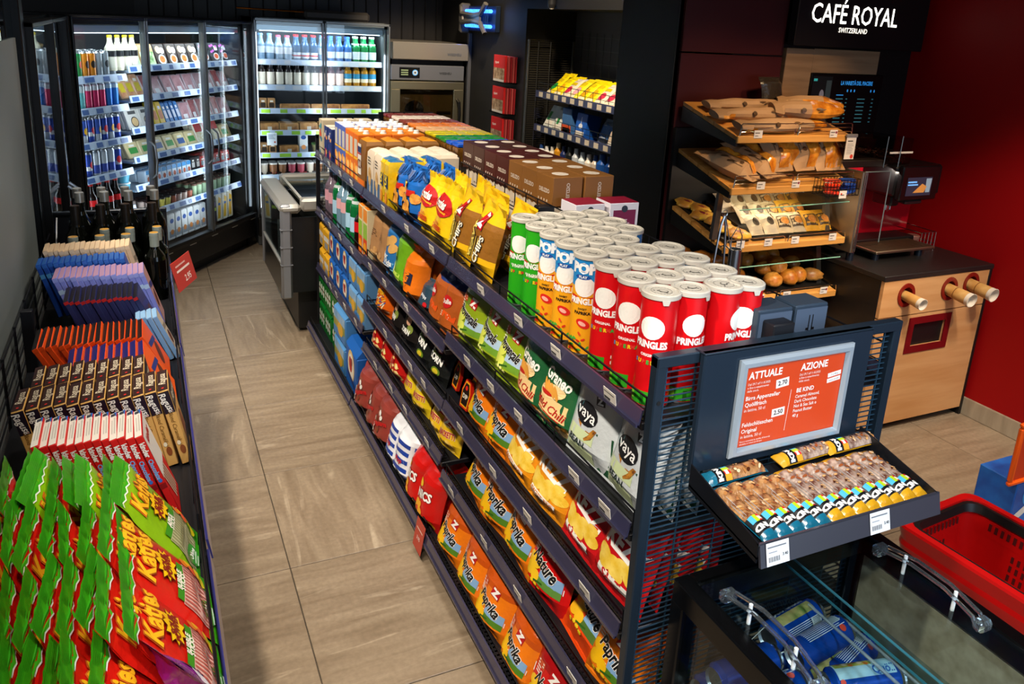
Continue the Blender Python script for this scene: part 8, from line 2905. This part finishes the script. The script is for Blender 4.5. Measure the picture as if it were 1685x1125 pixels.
def beercan(seed, pic=False):
    r, h = .0335, .168
    m = MB()
    m.lathe([(r * .80, 0), (r * .74, .004), (r * .99, .012), (r, .016), (r, h * .92)], mat('#0b46a8', .25, .35), 24, cap=False)
    m.lathe([(.001, .006), (r * .70, .006), (r * .80, 0)], metalm('#b8bcc0', .3), 24, cap=False)
    m.lathe([(r, h * .92), (r * .84, h * .975), (r * .86, h), (r * .80, h), (r * .78, h - .004), (.001, h - .004)], metalm('#c2c6ca', .25), 24, cap=False)
    o = m.build('beer_can', smooth=50)
    tag(o, 'x', 'beer')
    q = MB()
    q.prism([(-.008, -.012), (.008, -.012), (.010, .004), (0, .014), (-.010, .004)], h - .003, h - .001, metalm('#d2d6da', .3))
    q.build('pull_tab', o)
    p = MB()
    F = lambda l=.0006: roundfn(r, 0, 0, l)
    A = ink('#d9dfe6')
    p.text('Quöllfrisch', .026, -.012, h * .50, F(), A, PI / 2, .02, .1, .9)
    p.rect(.002, h * .18, .028, h * .84, F(), mat('#c9b070', .4, noise=(30, '#5f7a3a', 4)), 6, 1)
    p.poly([(.002, h * .18), (.028, h * .18), (.028, h * .36)], F(.0009), ink('#9fc4d8'))
    for k in range(9):
        p.rect(.040 + .0042 * k, h * .2, .0415 + .0042 * k, h * (.72 + .08 * (k % 3)), F(), A, 1, 1)
    p.rect(.040, h * .68, .066, h * .86, F(.0009), ink('#c4ccd4'), 6, 1)
    for k in range(8):
        p.rect(.042 + .003 * k, h * .70, .0432 + .003 * k, h * .84, F(.0012), ink('#2a3038'))
    p.oval(.082, h * .80, .008, .008, F(), ink('#d8402c'))
    p.oval(-.04, h * .14, .006, .006, F(), ink('#d8402c'))
    if pic:                 # landscape band on the other side
        p.rect(-.098, h * .10, -.045, h * .88, F(), mat('#a9c8d4', .4, noise=(18, '#7fa8c4', 3)), 10, 1)
        p.rect(-.094, h * .12, -.070, h * .62, F(.0009), mat('#6f8f2c', .4, noise=(40, '#c9b86a', 4)), 6, 1)
    for k in range(6 if pic else 0):
        p.oval(-.084 + .005 * (k % 3), h * (.2 + .07 * k), .005, .006, F(.0013), ink(('#8a4a2a', '#d8c0a0', '#c8702c')[k % 3]), n=7, rings=1)
    if pic:
        p.text('Quöll', .024, -.056, h * .72, F(.0012), ink('#1c4f9c'), PI / 2, .02, .1, .9)
    p.build('print', o, smooth=0)
    return Stock(o)
BC = beercan(1)
BCP = beercan(1, True)
def canlie(x, y, z, az, roll, label, el=0.0):
    """can lying with its base at (x, y, z) and its axis towards azimuth az"""
    Mx = Matrix.Rotation(az, 3, 'Z') @ Matrix.Rotation(PI / 2 - el, 3, 'Y') @ Matrix.Rotation(roll, 3, 'Z')
    (BCP if 'picture' in label else BC).put((x, y, z), Mx.to_euler(), label, 'beer cans in the cooler')
K = 0
for x, y, z, az, roll, el, lab in (
        (1.205, .985, .563, .10, 2.75, .06, 'upper blue beer can in the cooler with its printed columns facing up'),
        (1.195, 1.055, .555, .13, 4.3, .04, 'blue beer can in the cooler lying behind the upper cans, script side up'),
        (1.215, .905, .560, -.26, .35, .05, 'beer can in the cooler with a mountain picture facing up'),
        (1.300, .955, .497, .3, 2.9, 0, 'lower beer can in the cooler half hidden between the upper cans'),
        (1.225, .83, .497, .1, 4.4, 0, 'lower beer can near the middle of the cooler'),
        (1.22, .76, .497, -.1, 2.0, 0, 'lower beer can behind the sliding handle of the cooler'),
        (1.215, .985, .496, .1, 5.0, 0, 'beer can on the cooler floor under the printed-column can'),
        (1.215, 1.055, .496, .05, 5.0, 0, 'beer can on the cooler floor under the script-side can'),
        (1.000, 1.040, .495, .02, 1.5, 0, 'beer can with its end against the cooler side glass, first from the shelving'),
        (1.000, .965, .495, .0, 2.5, 0, 'beer can with its end against the cooler side glass, second from the shelving'),
        (1.000, .89, .495, .03, 3.5, 0, 'beer can with its end against the cooler side glass, third from the shelving'),
        (1.000, .815, .495, -.02, 4.5, 0, 'beer can with its end against the cooler side glass, fourth from the shelving'),
        (1.000, .74, .495, .0, .5, 0, 'beer can with its end against the cooler side glass, fifth from the shelving'),
        (1.005, 1.005, .556, .03, 1.0, 0, 'beer can of the second layer by the cooler side glass, nearer the shelving'),
        (1.005, .93, .556, .0, 2.2, 0, 'beer can of the second layer by the cooler side glass, farther from the shelving')):
    canlie(x, y, z, az, roll, lab, el)
m = MB()
m.tube([(1.525, 1.02, .60), (1.60, 1.03, .60), (1.61, 1.0, .60), (1.61, .30, .60), (1.525, .30, .60)], .004, CHROME, 6)
bcb(m, 'guard_rail')
# ---- red shopping basket
bs = thing('shopping_basket', 'red plastic shopping basket with dark inner rim beside the beer cooler', 'basket', (2.30, 1.12, 0), (0, 0, math.radians(4)))
RB = mat('#c00c0c', .32, coat=.2)
Wb, Lb, Hb = .355, .60, .40
def bring(z, grow=0.0):
    t = z / Hb
    w, l = Wb / 2 * (.84 + .16 * t) + grow, Lb / 2 * (.88 + .12 * t) + grow
    r = .045
    pts = []
    for cx, cy, a0 in ((w - r, l - r, 0), (-w + r, l - r, PI / 2), (-w + r, -l + r, PI), (w - r, -l + r, 1.5 * PI)):
        for k in range(5):
            a = a0 + PI / 2 * k / 4
            pts.append(Vector((cx + r * math.cos(a), cy + r * math.sin(a), z)))
    return pts
def ringwall(m, rings, mt, closed_top=False):
    n = len(rings[0])
    for a, b in zip(rings, rings[1:]):
        m.add(a + b, [(k, (k + 1) % n, n + (k + 1) % n, n + k) for k in range(n)], mt)
m = MB()
ringwall(m, [bring(.02), bring(.27), bring(.285, .004), bring(.30, .004)], RB)
ringwall(m, [bring(.02, -.004), bring(.30, -.004)], RB)
m.add(bring(.02), [tuple(range(20))], RB)
m.build('body', bs, smooth=40)
m = MB()
ringwall(m, [bring(.295, .004), bring(.295, .014), bring(.335, .020), bring(.352, .016), bring(.395, .022), bring(.403, .018), bring(.403, -.006), bring(.30, -.006)], RB)
m.build('rim', bs, smooth=35)
m = MB()
ringwall(m, [bring(.36, -.009), bring(.398, -.009), bring(.398, -.020), bring(.372, -.024), bring(.36, -.009)], mat('#0d0c0c', .4))
m.build('handle', bs, smooth=40)
# slots, flat dark-red patches painting the shade of openings between the ribs
def wallfn(side):
    def f(u, v, lift_=0):
        t = v / Hb
        w, l = Wb / 2 * (.84 + .16 * t), Lb / 2 * (.88 + .12 * t)
        if side in 'lr':
            return Vector(((w + lift_) * (1 if side == 'r' else -1), u, v))
        return Vector((u, (l + lift_) * (1 if side == 'f' else -1), v))
    return f
DK = mat('#4a0505', .6)
m = MB()
for side in 'lrfb':
    f = wallfn(side)
    hl = .22 if side in 'lr' else .11
    nn = 22 if side in 'lr' else 11
    for inner in (True, False):
        off = -.0055 if inner else .0015
        for k in range(nn):
            u = -hl + 2 * hl * (k + .5) / nn
            if inner:
                m.rect(u - .005, .325, u + .005, .350, lambda a, b: f(a, b, off - .006), DK)
            if not inner:
                m.rect(u - .004, .05, u + .004, .08, lambda a, b: f(a, b, off), DK)
        for cu in (-.12, -.02, .08) if side in 'lr' else (0,):
            for a in range(3):
                for b in range(6):
                    m.rect(cu + .02 * a, .10 + .032 * b, cu + .02 * a + .009, .122 + .032 * b, lambda p_, q_: f(p_, q_, off), DK)
m.build('slot', bs, smooth=0)['kind'] = 'stuff'
m = MB()
for side in 'lf':
    f = wallfn(side)
    hl = .25 if side == 'l' else .13
    for z in (.215, .25):
        m.rect(-hl, z, hl, z + .006, lambda a, b: f(a, b, .003), mat('#e0302a', .3))
m.build('rib', bs, smooth=0)
# ---- orange sign on a blue display behind the basket
ds = thing('promotion_display', 'blue display box with orange framed sign behind the red basket', 'display', (3.08, 1.66, 0))
m = MB()
m.box((-.045, -.06, 0), (.30, .10, .215), mat('#164a9a', .35, noise=(9, '#1f6ac0', 3)), .004)
bx2 = m.build('box', ds)
p = MB()
for rr_ in (.055, .040, .024):
    p.oval(.06, .15, rr_, rr_, lambda u, v, q=rr_: Vector((u, -.0608 - .0004 * (.06 - q) / .01, v)), mat('#2f8ad0' if rr_ != .040 else '#1a5aac', .35), n=20)
p.rect(-.05, .05, .06, .085, lambda u, v: Vector((u, -.0612, v)), ink('#d9d4cc'), 1, 1, .5)
p.build('print', bx2, smooth=0)
m = MB()
ORG = mat('#e8560c', .35)
for a in ((-.128, .225, .27, .245), (-.128, .475, .27, .495), (-.128, .245, -.108, .475), (.25, .245, .27, .475)):
    m.box((a[0], -.075, a[1]), (a[2], -.055, a[3]), ORG, .006)
m.box((-.11, -.066, .24), (.255, -.060, .48), mat('#c2330f', .35))
sg2 = m.build('sign', ds)
p = MB()
F = lambda u, v: Vector((u, -.0668, v))
for k, (s_, sz_, b) in enumerate((('BUONE', .030, .03), ('OFFERTE', .030, .03), ('da oggi', .018, 0), ('(10% di sconto)', .016, 0))):
    p.text(s_, sz_, .05, .440 - .036 * k, F, ink('#f2e6dc'), 0, b)
p.text('fino a esaurimento', .012, .05, .275, F, ink('#f2d0c0'))
p.build('lettering', sg2, smooth=0)
